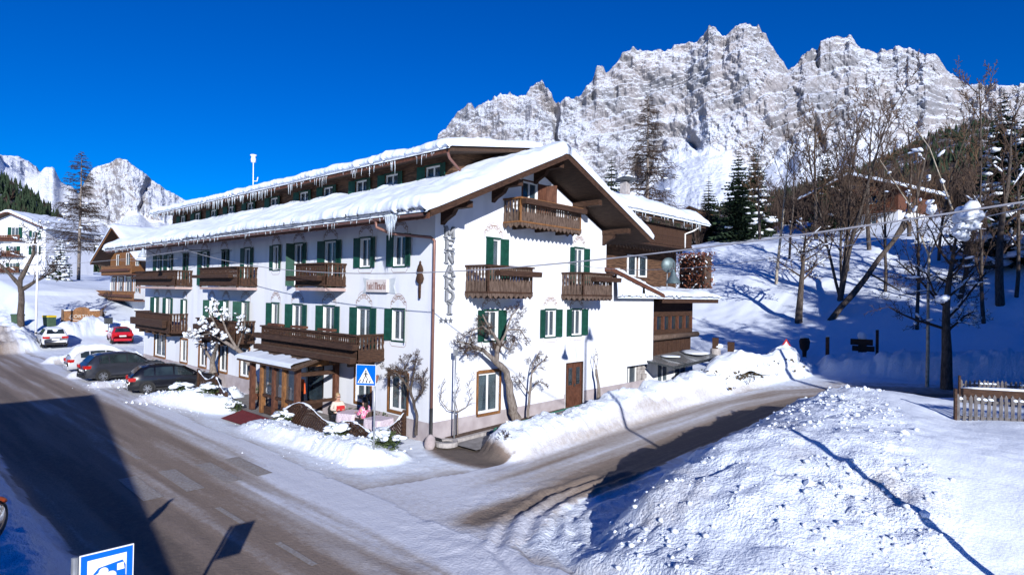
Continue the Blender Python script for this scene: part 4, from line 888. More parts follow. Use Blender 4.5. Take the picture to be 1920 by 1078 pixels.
# mast on the roof
b = MB(); p = atD(475, 342, 39); q = atD(475, 303, 39); b.tube([(p[0], p[1], p[2]-.9), tuple(q)], .03, 8); b.lathe([(.03, 0), (.14, .05), (.16, .25), (.13, .3), (.13, .42), (.2, .46), (.2, .52), (0, .56)], 12, (q[0], q[1], q[2]-.1))
m_ = atD(482, 340, 39); b.tube([(p[0], p[1], m_[2]), (m_[0], m_[1], m_[2]), (m_[0]+.1, m_[1], m_[2]+.25)], .03, 6); b.build('weather_mast', M['whitesign'], HT, True)
# chimneys
b = MB(); p = atD(1007, 280, 30); b.lathe([(.10, -1.2), (.10, .0), (.14, .02), (.14, .10), (.05, .2), (0, .2)], 10, tuple(p)); b.build('flue', M['wood'], HT, True)
# ---- rear wing and annex on the gable side
WX = -3.0
wg = MB()
def bx_wall(mb, x0, x1, y0, y1, z0, z1): mb.box(x0, x1, y0, y1, z0, z1)
# wing wall: stacked logs
for k in range(20):
    z = 5.2+k*.235
    LG = LG if k else empty('log_wall', (0, 0, 0)); LG.parent = HT
    MB().box(WX-.25, WX+.02*(k % 2), 11.2, 24.0, z, z+.225).build('log', M['woodlog'], LG)
b = MB(); b.box(-8, WX-.26, 11.2, 24.0, 0, 10.2); b.build('wing_core', M['plaster'], HT)
b = MB(); b.box(WX-.3, WX+.12, 11.16, 11.5, 5.2, 10); b.box(WX-.02, WX+.09, 23.7, 24.05, 5.2, 9.9); b.build('corner_logs', M['woodlog'], HT)
for yc in (18.35, 19.65):
    fr = link('window', m_frame(1.0, 1.35, .1, .05, 'whitep', 0), HT, (WX+.06, yc, 6.75), math.pi/2); link('pane', m_rect('pane', .85, 1.2, .02, 'glass', .08), fr); link('curtain', m_curt(.8, 1.15, .06, 'l', 'curtain'), fr, (0, .0, .08))
BX = -1.25
bal = MB(); bal.box(WX, BX, 12.6, 22.9, 8.62, 8.74); bal.build('wing_balcony_floor', M['wood'], HT)
par = empty('wing_balcony', (BX, 12.6, 8.74), math.pi/2); par.parent = HT
b0 = MB(); b0.box(0, .212, -.03, 0, 0, 1.12); pm_ = b0.mesh('plank', M['wood'])
for k in range(48): link('plank', pm_, par, (k*.2145, (k % 3)*.004, 0))
b0 = MB(); b0.box(-.05, 10.35, -.06, .06, 1.125, 1.19); b0.box(-.05, 10.35, -.05, -.034, 0, .1); b0.build('rail', M['wood'], par)
b0 = MB(); k = 28; s = 10.3/k
for i in range(k): b0.prism([(i*s, .62, -.12), ((i+1)*s, .62, -.12), ((i+1)*s, .62, -.2), ((i+.5)*s, .62, -.42), (i*s, .62, -.2)], (0, .03, 0))
b0.build('scalloped_valance', M['woodg'], par)
b0 = MB(); b0.box(10.3, 10.33, 0, 1.7, 0, 1.12); b0.build('end_boards', M['wood'], par)
# wing roof, sloping towards the street
EX, EZ2, SL = -.55, 10.05, .30
wr = MB(); zr = lambda x: EZ2+(EX-x)*SL
wr.prism([(EX, 11.6, zr(EX)), (-8.5, 11.6, zr(-8.5)), (-8.5, 11.6, zr(-8.5)+.18), (EX, 11.6, zr(EX)+.18)], (0, 11.9, 0)); WR = wr.build('wing_roof', M['soffit'], HT)
sn = snow_roof('roof_snow', 11.4, 23.7, [(-EX-.16, zr(EX)+.15, .10), (-EX-.24, zr(EX)+.12, .22), (-EX-.1, zr(EX)+.16, .46), (-EX+.2, zr(EX-.2)+.182, .58)]+[(-EX+.2+.4*k, zr(EX-.2-.4*k)+.182, .70) for k in range(1, 19)], 130, 15, WR, edge=.5)
sn.rotation_euler = (0, 0, math.pi/2)                # x along the street becomes y; stored (-x) becomes x
icicles(WR, [0]*0+[], 0, 0, .1, .3, 3) if False else None
rg = random.Random(4); b = MB()
for k in range(26): y = 12.2+rg.random()*11; l = .08+.4*rg.random()**2; b.tube([(EX+.12, y, zr(EX)+.12), (EX+.12, y, zr(EX)+.12-l*.5), (EX+.12, y, zr(EX)+.1-l)], [.028, .018, .003], 5, False)
b.build('icicles', M['ice'], WR, True, kind='stuff')
b = MB(); b.tube([(EX-.05, 22.6, zr(EX)+.0), (EX-.3, 22.3, zr(EX)-.25), (BX+.06, 21.9, 9.6), (BX+.06, 21.9, 8.7)], .05, 8); b.build('downpipe', M['whitesign'], WR, True)
# chimney on the wing roof with a dark hood
c = atD(1172, 345, 36.5); b = MB(); b.box(c[0]-.22, c[0]+.22, c[1]-.22, c[1]+.22, 11.2, c[2]+.1); CH = b.build('chimney', M['stone'], HT); b = MB(); b.lathe([(.1, .35), (.75, .12), (.8, .05), (.3, .0)], 4, (c[0], c[1], c[2]+.12)); b.build('chimney_hood', M['darkmetal'], CH)
b = MB(); b.blob((c[0]+.1, c[1]+.1, c[2]+.45), (.3, .3, .06), 2); b.build('chimney_snow', M['snow'], CH, True)
# white annex wall, flush with the gable, rounded lower corner
A0, A1 = WID+.004, 15.9
an = MB(); pts = [(A0, 6.62), (A1, 5.50), (A1, 2.05)]
for k in range(5): a = -math.pi/2*k/4; pts.append((A1-.22+.22*math.cos(a), 2.05+.22*math.sin(a)))
pts += [(13.25, 1.83), (13.25, -.4), (A0, -.4)]
an.prism([(-.004, y, z) for y, z in pts], (-.35, 0, 0)); an.build('annex_wall', M['plaster'], HT)
b = MB(); b.box(-6, -.36, 11.2, 15.85, 1.9, 5.3); b.build('annex_core', M['plaster'], HT)
# annex roof verge
b = MB(); y0, z0, y1, z1 = 11.0, 6.75, 16.35, 5.47
b.prism([(.45, y0, z0), (.45, y1, z1), (.45, y1, z1+.2), (.45, y0, z0+.2)], (-4.2, 0, 0)); AR = b.build('annex_roof', M['woodr'], HT)
# bay with wooden windows
YB0, YB1, XB = 15.9, 22.6, -.95
b = MB(); b.box(XB-.3, XB, YB0, YB1, 4.35, 5.25); b.box(XB-.3, XB, YB0, YB1, 3.25, 3.55); b.box(XB-2, XB-.4, YB0, YB1-.1, 1.0, 5.2); BAY = b.build('bay_wall', M['wood'], HT)
for k in range(8):
    y = YB0+.1+(YB1-YB0-.3)*k/7; MB().box(XB-.2, XB+.05, y-.09, y+.09, 3.551, 4.349).build('mullion', M['woodr'], BAY)
    if k < 7:
        yc = y+(YB1-YB0-.3)/14; o = link('pane', m_rect('pane', .72, .78, 0, 'carglass', 0), BAY, (XB-.1, yc, 3.56), math.pi/2)
b = MB(); b.tube([(XB+.15, YB0+.05, 3.1), (XB+.15, YB1+.4, 3.15)], .17, 10); b.build('log_sill', M['woodg'], BAY, True)
for k in range(24): MB().box(XB-.14+.01*(k % 2), XB-.1+.01*(k % 2), YB0+.01+k*.278, YB0+.27+k*.278, 1.5, 3.2).build('plank', M['wood'], BAY)
b = MB(); b.box(-3, XB+1.35, 16.3, 23.3, 5.30, 5.42); b.box(XB+1.3, XB+1.37, 16.2, 23.4, 5.18, 5.44); BR = b.build('bay_roof', M['wood'], HT)
sn = snow_roof('roof_snow', 11.6, 23.5, [(-(XB+1.45), 5.42, .10), (-(XB+1.5), 5.42, .25), (-(XB+1.3), 5.43, .38)]+[(-(XB+1.0)+.3*k, 5.43+.03*k, .45) for k in range(11)], 110, 16, BR, edge=.5); sn.rotation_euler = (0, 0, math.pi/2)
v = np.array([tuple(q.co) for q in sn.data.vertices]); v[:, 2] += np.clip((16.3-v[:, 0])*.24, 0, 1.3)*(v[:, 1] > -.45); v[:, 1] = np.where(v[:, 0] < 16.3, np.maximum(v[:, 1], -.4), v[:, 1]); sn.data.vertices.foreach_set('co', v.astype(np.float32).ravel()); sn.data.update()
# ground floor under the annex: recessed window, stone pier, glazed canopy
b = MB(); b.box(-.9, -.6, 13.25, 22, -.2, 1.9); b.build('recess_wall', M['plaster'], HT)
for yc, w in ((14.3, 1.5), (18.0, 1.3), (20.2, 1.5)):
    fr = link('window', m_frame(w, 1.35, .09, .05, 'whitep', 1), HT, (-.55, yc, .5), math.pi/2); link('pane', m_rect('pane', w-.1, 1.25, .03, 'glass', .05), fr); link('curtain', m_curt(w-.15, 1.25, .06, 'l', 'lace'), fr, (0, 0, .05))
ST = empty('stone_pier', (-.55, 15.45, .1)); ST.parent = HT
for r_ in range(6):
    for c_ in range(2):
        w = .36 if (r_+c_) % 2 else .46; y = -.42+c_*(.48 if r_ % 2 else .38); MB().box(0, .12+.02*((r_*3+c_) % 3), y, y+w, r_*.28, r_*.28+.265).build('stone', M['stone'], ST)
gc = MB(); gc.prism([(-.5, 15.2, 2.05), (1.5, 15.6, 1.75), (1.5, 21.5, 1.95), (-.5, 21.5, 2.25)], (0, 0, .03)); GC = gc.build('glass_canopy', mat('canopy_glass', (.20, .20, .20), (.30, .30, .30), 1, .12, spec=.8, alpha=.72), HT); b = MB(); b.bar((1.5, 15.6, 1.74), (1.5, 21.5, 1.94), .09, .14); b.bar((-.5, 15.2, 2.04), (1.5, 15.6, 1.74), .07, .1)
for k in range(4): y = 17+k*1.5; b.bar((-.5, y, 2.1), (1.5, y, 1.82), .06, .09)
b.build('canopy_frame', M['darkmetal'], GC)
b = MB(); b.blob((.4, 20.4, 2.2), (.9, 1.0, .12), 5); b.blob((.2, 17.6, 2.12), (.6, .6, .06), 6); b.build('canopy_snow', M['snow'], GC, True)
# satellite dish
p = atD(1254, 497, 35.0); SD = empty('satellite_dish', tuple(p), R(-40), 'round grey satellite dish above the snowy bay roof', 'satellite dish')
b = MB(); b.lathe([(0, .08), (.2, .065), (.36, .02), (.44, -.03), (.44, -.045), (.36, .0), (.2, .045), (0, .06)], 24, (0, 0, 0), 'x'); b.build('dish', M['lampmetal'], SD, True)
b = MB(); b.bar((0, 0, -.35), (.45, 0, -.25), .025); b.box(.42, .52, -.04, .04, -.28, -.16); b.build('receiver_arm', M['darkmetal'], SD)
b = MB(); b.tube([(-.1, 0, 0), (-.22, 0, -.2), (-.22, 0, -1.4)], .03, 8); b.build('mast', M['metal'], SD)
# ---- entrance porch
PY = -2.0; PX0, PX1 = -10.2, -6.1
PO = empty('entrance_porch', (0, 0, 0)); PO.parent = HT
zb = .12
pr = MB(); ey, ez, ry_, rz_ = PY-.45, 2.32, -.1, 3.0
pr.prism([(PX0-.7, ey, ez), (PX1+.55, ey, ez), (PX1+.55, ry_, rz_), (PX0-.7, ry_, rz_)], (0, .03, .09)); pr.build('porch_roof', M['soffit'], PO)
k = 11
for i in range(k):
    t0, t1 = i/k, (i+1)/k; b = MB(); ya, yb = ey+(ry_-ey)*t0, ey+(ry_-ey)*t1; za, zb2 = ez+(rz_-ez)*t0, ez+(rz_-ez)*t1
    b.prism([(PX0-.72, ya, za+.105), (PX1+.57, ya, za+.105), (PX1+.57, yb+.03, zb2+.098), (PX0-.72, yb+.03, zb2+.098)], (0, 0, .025)); b.build('shingle_row', M['woodg'], PO)
b = MB()
nx_ = 60
for i in range(nx_):
    x0, x1 = PX0-.7+(PX1-PX0+1.1)*i/nx_, PX0-.7+(PX1-PX0+1.1)*(i+1)/nx_
    def sec(x): w = .75+.10*math.sin(x*3)+.05*math.sin(x*9); return [(x, ey-.05, ez+.10), (x, ey-.08, ez+.2), (x, ey+.05, ez+.27), (x, ey+w, ez+.13+(w)*.31+.03), (x, ey+w+.05, ez+.12+(w)*.31)]
    A, B_ = sec(x0), sec(x1)
    for j in range(4): b.quad(A[j], B_[j], B_[j+1], A[j+1])
b.build('porch_snow', M['snow'], PO, True)
for x in (PX1, PX1-1.05, PX1-1.95, PX1-3.1, PX0):
    MB().box(x-.1, x+.1, PY-.1, PY+.1, zb, 2.36).build('post', M['woodo' if x in (PX1-1.05, PX1-3.1) else 'woodr'], PO)
MB().box(PX1-.1, PX1+.1, -.35, -.15, zb, 2.7).build('post', M['woodr'], PO)
b = MB(); b.box(PX0-.1, PX1+.1, PY-.08, PY+.08, 2.362, 2.5); b.box(PX1-.09, PX1+.09, PY+.1, -.36, 2.0, 2.16); b.build('beam', M['wood'], PO)
b = MB(); b.box(PX1-3.0, PX1-.1, PY-.05, PY+.05, .85, .97); b.box(PX1-2.9, PX1-.1, PY-.03, PY+.03, .12, .45); b.box(PX1-.05, PX1+.05, PY+.1, -.36, .85, .97); b.build('railing', M['wood'], PO)
b = MB(); b.prism([(PX1+.02, PY, 2.38), (PX1+.02, -.3, 2.38), (PX1+.02, -.3, 2.85)], (.05, 0, 0)); b.build('gable_infill', M['woodo'], PO)
b = MB(); b.box(PX1-3.0, PX1-.1, PY+.0, PY+.012, .98, 2.3); b.build('glazing', mat('porch_glass', (.05, .07, .08), (.09, .11, .12), 1, .05, spec=.7, alpha=.35), PO)
b = MB(); b.box(-.75, .75, .02, .08, 0, 2.1); dd = b.build('door', M['wood'], HT, loc=(-DOOR_L[0], .06, .12)); b = MB(); b.box(-.6, .6, -.0, .018, .4, 2.0); b.build('pane', M['glass'], dd)
# ---- paving, soil bed, carpet
def sheet(name, pts, m, n=14, dz=.03, kind='structure'):
    a, b_, c, d = [np.array(p, float) for p in pts]; mb = MB(); g = {}
    for i in range(n+1):
        for j in range(5):
            p = (a*(1-i/n)+b_*i/n)*(1-j/4)+(d*(1-i/n)+c*i/n)*j/4; g[i, j] = (p[0], p[1], (p[2] if len(p) > 2 else hgt(p[0], p[1]))+dz)
    for i in range(n):
        for j in range(4): mb.quad(g[i, j], g[i+1, j], g[i+1, j+1], g[i, j+1])
    return mb.build(name, M[m], kind=kind)
sheet('garden_bed', [(.035, .6, .18), (.035, 7.8, .36), (.55, 7.8, .36), (.55, .6, .18)], 'soil', 30, 0)
b = MB(); b.prism([(.55, .55, .0), (.72, .55, 0), (.72, .55, .22), (.55, .55, .22)], (0, 7.3, .2)); b.build('kerb', M['stone'], kind='structure')
sheet('path', [(.74, .4, .10), (.74, 13.2, .42), (1.95, 13.2, .42), (1.95, .4, .10)], 'paving', 30, .0)
sheet('terrace', [(-14.5, -.04, .07), (-1.2, -.04, .07), (-.9, -2.2, .07), (-14.5, -2.3, .07)], 'paving', 20, .0)
cp = sheet('red_carpet', [(-10.4, -2.35, .10), (-7.2, -2.35, .10), (-6.6, -3.6, .08), (-9.4, -3.7, .06)], 'carpet', 10, .0, kind=None); tag(cp, 'dark red entrance carpet laid on the snow before the porch', 'carpet')
# ------------------------------------------------------------------ vegetation
def vrot(d, ang, az):
    d = Vector(d).normalized(); a = d.orthogonal().normalized(); b = d.cross(a)
    return (d*math.cos(ang)+(a*math.cos(az)+b*math.sin(az))*math.sin(ang)).normalized()
LIMBS = []
def limb(mb, p, d, L, r0, r1, rg, wob=.15, up=.0, n=4, sides=5):
    pts = [Vector(p)]; d = Vector(d).normalized()
    for i in range(n):
        d = (d+Vector((rg.uniform(-wob, wob), rg.uniform(-wob, wob), rg.uniform(-wob, wob)+up))).normalized(); pts.append(pts[-1]+d*L/n)
    mb.tube(pts, [r0+(r1-r0)*i/n for i in range(n+1)], sides, False); LIMBS.append((pts, r0))
    return pts, d
def snow_ridges(n, rg, rs, zmin=.5):
    sb = MB(); Lm = [l for l in LIMBS if l[0][0].z > zmin and abs((l[0][-1]-l[0][0]).normalized().z) < .8]
    Lm.sort(key=lambda l: -l[1]); Lm = Lm[:max(n*3, 10)]
    for k in range(min(n, len(Lm))):
        pts, r = Lm[rg.randrange(len(Lm))]; i0 = rg.randrange(max(1, len(pts)-2)); seg = pts[i0:i0+3]; q = rs*rg.uniform(.35, 1.0)
        P = [seg[0].lerp(seg[-1], t)+Vector((rg.uniform(-.2, .2)*q, rg.uniform(-.2, .2)*q, r*.7+q*.4)) for t in (0, .2, .45, .7, .9, 1)]
        sb.tube(P, [q*.2, q*rg.uniform(.5, .9), q*rg.uniform(.7, 1.2), q*rg.uniform(.5, 1.1), q*.6, q*.15], 6)
        if rg.random() < .08: sb.blob(tuple(P[2]), (q*1.3, q*1.3, q), k, sub=2, amp=.5)
    return sb
def sub_limbs(mb, pts, L, r, lvl, maxl, rg, S):
    n = S['n'][min(lvl, len(S['n'])-1)]
    for k in range(n):
        t = S['first'] if lvl == 0 else .2
        t = t+(1-t)*(k+rg.random())/n; i = min(int(t*(len(pts)-1)), len(pts)-2); f = t*(len(pts)-1)-i
        p = pts[i].lerp(pts[i+1], f); ax = pts[i+1]-pts[i]
        d = vrot(ax, R(S['ang'])*rg.uniform(.65, 1.25), k*2.4+rg.random()*1.5)
        l = L*S['ratio']*rg.uniform(.6, 1.15)*(1-.45*t if lvl == 0 else 1-.3*t); rr = max(r*(.36 if lvl == 0 else .5)*(1-.55*t), S.get('rmin', .006))
        q, _ = limb(mb, p, d, l, rr, max(rr*.4, S.get('rmin', .006)*.7), rg, S['wob'], S['up'] if lvl < 2 else S.get('uptip', S['up']), 4 if lvl < 1 else 3 if lvl < 2 else 2, 5 if lvl == 0 else 3)
        if lvl+1 < maxl: sub_limbs(mb, q, l, rr, lvl+1, maxl, rg, S)
def bare_tree(name, label, base, H, seed, r=.2, first=.3, ang=48, ratio=.5, n=(9, 6, 5, 4), up=.06, wob=.16, maxl=4, lean=(0, 0), bark='bark', twig='twig', group=None, cat='tree', snow=0, stems=1, uptip=None, rz=None, snowr=.2):
    LIMBS.clear(); rg = random.Random(seed); o = empty(name, tuple(base), 0, label, cat, group); T = MB(); Cn = MB(); S = dict(first=first, ang=ang, ratio=ratio, n=n, up=up, wob=wob, uptip=up if uptip is None else uptip, rmin=.00030*math.dist(base, CP)); tips = []
    for s in range(stems):
        d = Vector((lean[0]+(rg.uniform(-.3, .3) if stems > 1 else 0), lean[1]+(rg.uniform(-.3, .3) if stems > 1 else 0), 1)); Hs = H*(1 if s == 0 else rg.uniform(.6, .95))
        pts, _ = limb(T, (rg.uniform(-.2, .2)*(s > 0), rg.uniform(-.2, .2)*(s > 0), -.3), d, Hs, r*(1 if s == 0 else .7), r*.15, rg, .07, .02, 8, 8)
        sub_limbs(Cn, pts, Hs, r, 0, maxl, rg, S); tips += pts[3:]
    T.build('trunk', M[bark], o, True); Cn.build('crown', M[twig], o)
    if snow:
        snow_ridges(snow*2, rg, snowr*.55, H*first*.5).build('snow_load', M['snow'], o, True, kind='stuff')
    return o
def path_tree(name, label, base, limbs, seed, tw=(26, 5, 3), twl=.7, bark='barkl', twig='twig', group=None, cat='tree', snow=0, snowr=.22, leaf=None):
    """trunk and limbs given as polylines of (x,y,z,r) in local space, twigs grown from them"""
    LIMBS.clear(); rg = random.Random(seed); o = empty(name, tuple(base), 0, label, cat, group); T = MB(); Cn = MB()
    S = dict(first=.25, ang=52, ratio=.62, n=tw, up=.05, wob=.28, uptip=.08, rmin=.00028*math.dist(base, CP))
    for i, Lm in enumerate(limbs):
        P = [Vector(p[:3]) for p in Lm]; rad = [p[3] for p in Lm]
        # refine with small kinks
        Q, Rr = [], []
        for k in range(len(P)-1):
            for t in (0, .33, .66): Q.append(P[k].lerp(P[k+1], t)+Vector((rg.uniform(-1, 1), rg.uniform(-1, 1), rg.uniform(-1, 1)))*rad[k]*.35*(t > 0)); Rr.append(rad[k]*(1-t)+rad[k+1]*t)
        Q.append(P[-1]); Rr.append(rad[-1]); T.tube(Q, [x*rg.uniform(.9, 1.12) for x in Rr], 8, False)
        if i > 0 or len(limbs) == 1: S2 = dict(S); S2['n'] = (max(4, int(tw[0]*len(P)/4)),)+tuple(tw[1:]); sub_limbs(Cn, Q, twl/S['ratio'], Rr[-1]*2.2, 0, len(tw), rg, S2)
    T.build('trunk', M[bark], o, True); Cn.build('crown', M[twig], o)
    if snow:
        snow_ridges(snow, rg, snowr*.6, .8).build('snow_load', M['snow'], o, True, kind='stuff')
    return o
def spruce(name, label, base, H, seed, spread=.2, group=None, snow=.0, mat_='needle', low=.06):
    rg = random.Random(seed); o = empty(name, tuple(base), 0, label, 'tree', group); T = MB(); Cn = MB(); Sn = MB()
    T.tube([(0, 0, -.3), (0, 0, H*.5), (0, 0, H*.98)], [H*.016, H*.01, .01], 7); T.build('trunk', M['bark'], o, True)
    nt_ = max(18, int(H*2.6))
    for i in range(nt_):
        z = H*(low+(1-low)*(i+rg.random()*.5)/nt_); Lb = H*spread*(1-z/H)**.85*rg.uniform(.85, 1.1)+.12; nb = 9 if i < nt_*.7 else 6
        for k in range(nb):
            a = 2*math.pi*(k+rg.random()*.7)/nb+i*.7; L = Lb*rg.uniform(.65, 1.15); dr = -.22-.25*(1-z/H); ca, sa = math.cos(a), math.sin(a)
            pts = [(ca*L*t, sa*L*t, z+dr*L*t*1.0+.16*L*t*t*t) for t in (0, .3, .55, .8, 1.0)]
            for j in range(4):
                p, q = pts[j], pts[j+1]; w = L*.21*(1.15-.2*j)*rg.uniform(.7, 1.3)
                for s in (-1, 1):
                    e = (q[0]-sa*w*s*rg.uniform(.7, 1.2)-ca*w*.15, q[1]+ca*w*s*rg.uniform(.7, 1.2)-sa*w*.15, q[2]-w*rg.uniform(.35, .8))
                    n = len(Cn.v); Cn.v += [p, q, e, ((p[0]+e[0])/2+rg.uniform(-.1, .1)*w, (p[1]+e[1])/2+rg.uniform(-.1, .1)*w, (p[2]+e[2])/2-w*.5)]; Cn.f += [(n, n+1, n+2), (n, n+2, n+3)]
            if rg.random() < snow:
                t = rg.uniform(.45, .8); Sn.blob((ca*L*t, sa*L*t, z+dr*L*t+.14*L*t**3+.06), (L*.26, L*.26, L*.09+.03), i*10+k, sub=1)
    Cn.build('crown', M[mat_], o)
    if snow: Sn.build('snow_load', M['snow'], o, True, kind='stuff')
    return o
def larch(name, label, base, H, seed, spread=.17, group=None, snow=0):
    rg = random.Random(seed); o = empty(name, tuple(base), 0, label, 'tree', group); T = MB(); Cn = MB()
    T.tube([(0, 0, -.5), (.05, 0, H*.4), (0, .05, H*.75), (.0, 0, H)], [H*.013, H*.010, H*.005, .01], 8); T.build('trunk', M['barkl'], o, True)
    for i in range(int(H*13)):
        z = H*(.22+.78*rg.random()**.9); L = H*spread*(1-z/H)**.7*rg.uniform(.5, 1.15)+.2; a = rg.random()*6.28
        q, _ = limb(Cn, (0, 0, z), (math.cos(a), math.sin(a), -.12), L, .03+L*.008, .014, rg, .08, .05, 4, 3)
        for k in range(14):
            t = .25+.75*rg.random(); ii = min(int(t*4), 3); p = q[ii].lerp(q[ii+1], t*4-ii)
            limb(Cn, p, (math.cos(a+rg.uniform(-1.3, 1.3)), math.sin(a+rg.uniform(-1.3, 1.3)), -.6*rg.random()-.1), L*rg.uniform(.12, .34), .022, .014, rg, .2, -.1, 2, 3)
    Cn.build('crown', M['twig'], o)
    if snow:
        sb = MB()
        for k in range(snow):
            a = rg.random()*6.28; z = H*rg.uniform(.25, .6); L = H*spread*.8*(1-z/H); sb.blob((math.cos(a)*L, math.sin(a)*L, z-.05), (.35, .35, .16), k, sub=1)
        sb.build('snow_load', M['snow'], o, True, kind='stuff')
    return o
def gnd(p, dz=0): return (p[0], p[1], hgt(p[0], p[1])+dz)
# trees against the gable wall, traced limb by limb in front of the wall
def wl(b, pts): return [(rp[0]-b[0], rp[1]-b[1], rp[2]-b[2], q[3]) for q in pts for rp in [onX(q[0], q[1], q[2])]]
b0 = np.array([.48, 4.05, .24])
path_tree('apple_tree', 'gnarled bare apple tree with thick bent trunk against the gable wall', b0, [
    wl(b0, [(967, 797, .48, .20), (962, 765, .5, .165), (955, 720, .5, .15), (950, 698, .5, .14), (930, 680, .55, .13)]),
    wl(b0, [(930, 680, .55, .11), (932, 655, .6, .08), (938, 645, .6, .09)]), wl(b0, [(930, 680, .55, .1), (905, 655, .6, .075), (880, 652, .7, .05), (868, 665, .75, .03)]),
    wl(b0, [(938, 648, .6, .07), (925, 625, .7, .05), (905, 612, .8, .04), (885, 620, .8, .03), (878, 650, .8, .02)]), wl(b0, [(905, 655, .6, .05), (880, 645, .6, .03), (860, 640, .6, .02)]),
    wl(b0, [(938, 645, .6, .06), (920, 620, .4, .04), (905, 590, .4, .03)]), wl(b0, [(938, 645, .6, .06), (950, 618, .7, .04), (975, 618, .8, .03), (990, 640, .8, .015)]), wl(b0, [(950, 618, .7, .04), (960, 590, .6, .03), (975, 575, .6, .015)]),
    wl(b0, [(938, 645, .6, .05), (955, 655, .8, .03), (965, 640, .9, .015)])], 5, (10, 7, 5), .55)
b0 = np.array([.42, 5.35, .3])
path_tree('apple_tree', 'slim young apple tree between the gnarled tree and the brown door', b0, [wl(b0, [(990, 782, .42, .055), (993, 740, .42, .05), (997, 700, .45, .04)]), wl(b0, [(993, 740, .42, .03), (978, 718, .5, .02), (968, 705, .5, .012)]),
    wl(b0, [(997, 700, .45, .04), (1008, 685, .5, .03), (1025, 670, .5, .015)]), wl(b0, [(997, 700, .45, .03), (1000, 680, .4, .02), (1010, 662, .4, .012)]), wl(b0, [(993, 735, .42, .025), (1010, 715, .5, .018), (1025, 720, .5, .01)])], 6, (9, 7, 4), .4)
b0 = np.array([.35, 1.3, .15])
path_tree('espalier_vine', 'thin vine trained in a wide ring on the white gable wall', b0, [wl(b0, [(858, 815, .3, .035), (858, 775, .3, .03)])]+[wl(b0, [(858, 772, .3, .03), (840, 768, .3, .016), (826, 750, .3, .013), (828, 728, .3, .010), (836, 712, .3, .006)]), wl(b0, [(858, 772, .3, .03), (876, 762, .3, .016), (884, 745, .3, .012), (878, 725, .3, .009), (890, 700, .3, .006)]), wl(b0, [(858, 772, .3, .02), (852, 745, .3, .014), (862, 722, .3, .01), (856, 700, .3, .006)])], 7, (8, 4), .3)
b0 = np.array([.4, 9.85, .45])
path_tree('pruned_tree', 'short pruned tree stump with thin shoots right of the brown door', b0, [wl(b0, [(1123, 752, .4, .10), (1122, 720, .4, .07), (1118, 692, .4, .06)]), wl(b0, [(1118, 692, .4, .02), (1114, 675, .4, .012), (1117, 655, .4, .006)]), wl(b0, [(1118, 690, .4, .018), (1121, 670, .4, .01), (1119, 660, .4, .005)])], 8, (5, 3), .2)
b0 = np.array([-1.0, -.45, .08])
def wly(b, pts): return [(rp[0]-b[0], rp[1]-b[1], rp[2]-b[2], q[3]) for q in pts for rp in [onY(q[0], q[1], q[2])]]
path_tree('ornamental_tree', 'bushy bare ornamental tree with twisted stem at the hotel corner', b0, [wly(b0, [(780, 815, -.45, .06), (782, 780, -.45, .055), (776, 755, -.5, .05), (770, 735, -.6, .045)]), wly(b0, [(770, 735, -.6, .04), (755, 710, -.8, .03), (735, 695, -.9, .02)]), wly(b0, [(770, 735, -.6, .04), (775, 705, -.6, .03), (780, 672, -.6, .02)]), wly(b0, [(776, 755, -.5, .04), (792, 735, -.5, .03), (795, 700, -.5, .02)]), wly(b0, [(770, 735, -.6, .03), (758, 690, -.7, .02), (772, 665, -.7, .012)]), wly(b0, [(755, 715, -.8, .03), (745, 700, -1.0, .02), (722, 690, -1.1, .01)])], 9, (13, 8, 5), .5, bark='bark')
b0 = np.array([-14.7, -.55, .08])
path_tree('apple_tree', 'leaning bare tree heavy with snow before the long facade', b0, [wly(b0, [(480, 738, -.6, .17), (476, 705, -.7, .14), (466, 680, -.9, .12), (445, 655, -1.2, .10), (420, 640, -1.5, .08)]), wly(b0, [(445, 655, -1.2, .07), (425, 620, -1.4, .05), (415, 590, -1.5, .03)]), wly(b0, [(420, 640, -1.5, .06), (395, 625, -1.7, .05), (375, 600, -1.8, .03)]), wly(b0, [(420, 640, -1.5, .05), (400, 600, -1.3, .04), (385, 575, -1.2, .02)]), wly(b0, [(445, 655, -1.2, .05), (455, 620, -1.2, .035), (462, 590, -1.2, .02)]), wly(b0, [(395, 625, -1.7, .04), (370, 630, -1.9, .03), (350, 620, -2.0, .02)]), wly(b0, [(425, 620, -1.4, .04), (405, 570, -1.5, .02)])], 10, (7, 5, 4), .75, snow=260, snowr=.15)
b0 = np.array([-21.6, -.5, .06])
path_tree('apple_tree', 'forked bare tree beside the dark parked cars by the long facade', b0, [wly(b0, [(400, 700, -.5, .20), (398, 678, -.5, .15), (402, 660, -.6, .12)]), wly(b0, [(402, 660, -.6, .1), (410, 640, -.8, .08), (412, 615, -.8, .05)]), wly(b0, [(398, 678, -.5, .09), (385, 655, -.7, .06), (372, 640, -.9, .04)]), wly(b0, [(410, 640, -.8, .06), (395, 610, -.8, .04)])], 11, (6, 5, 3), .8, snow=90, snowr=.13)
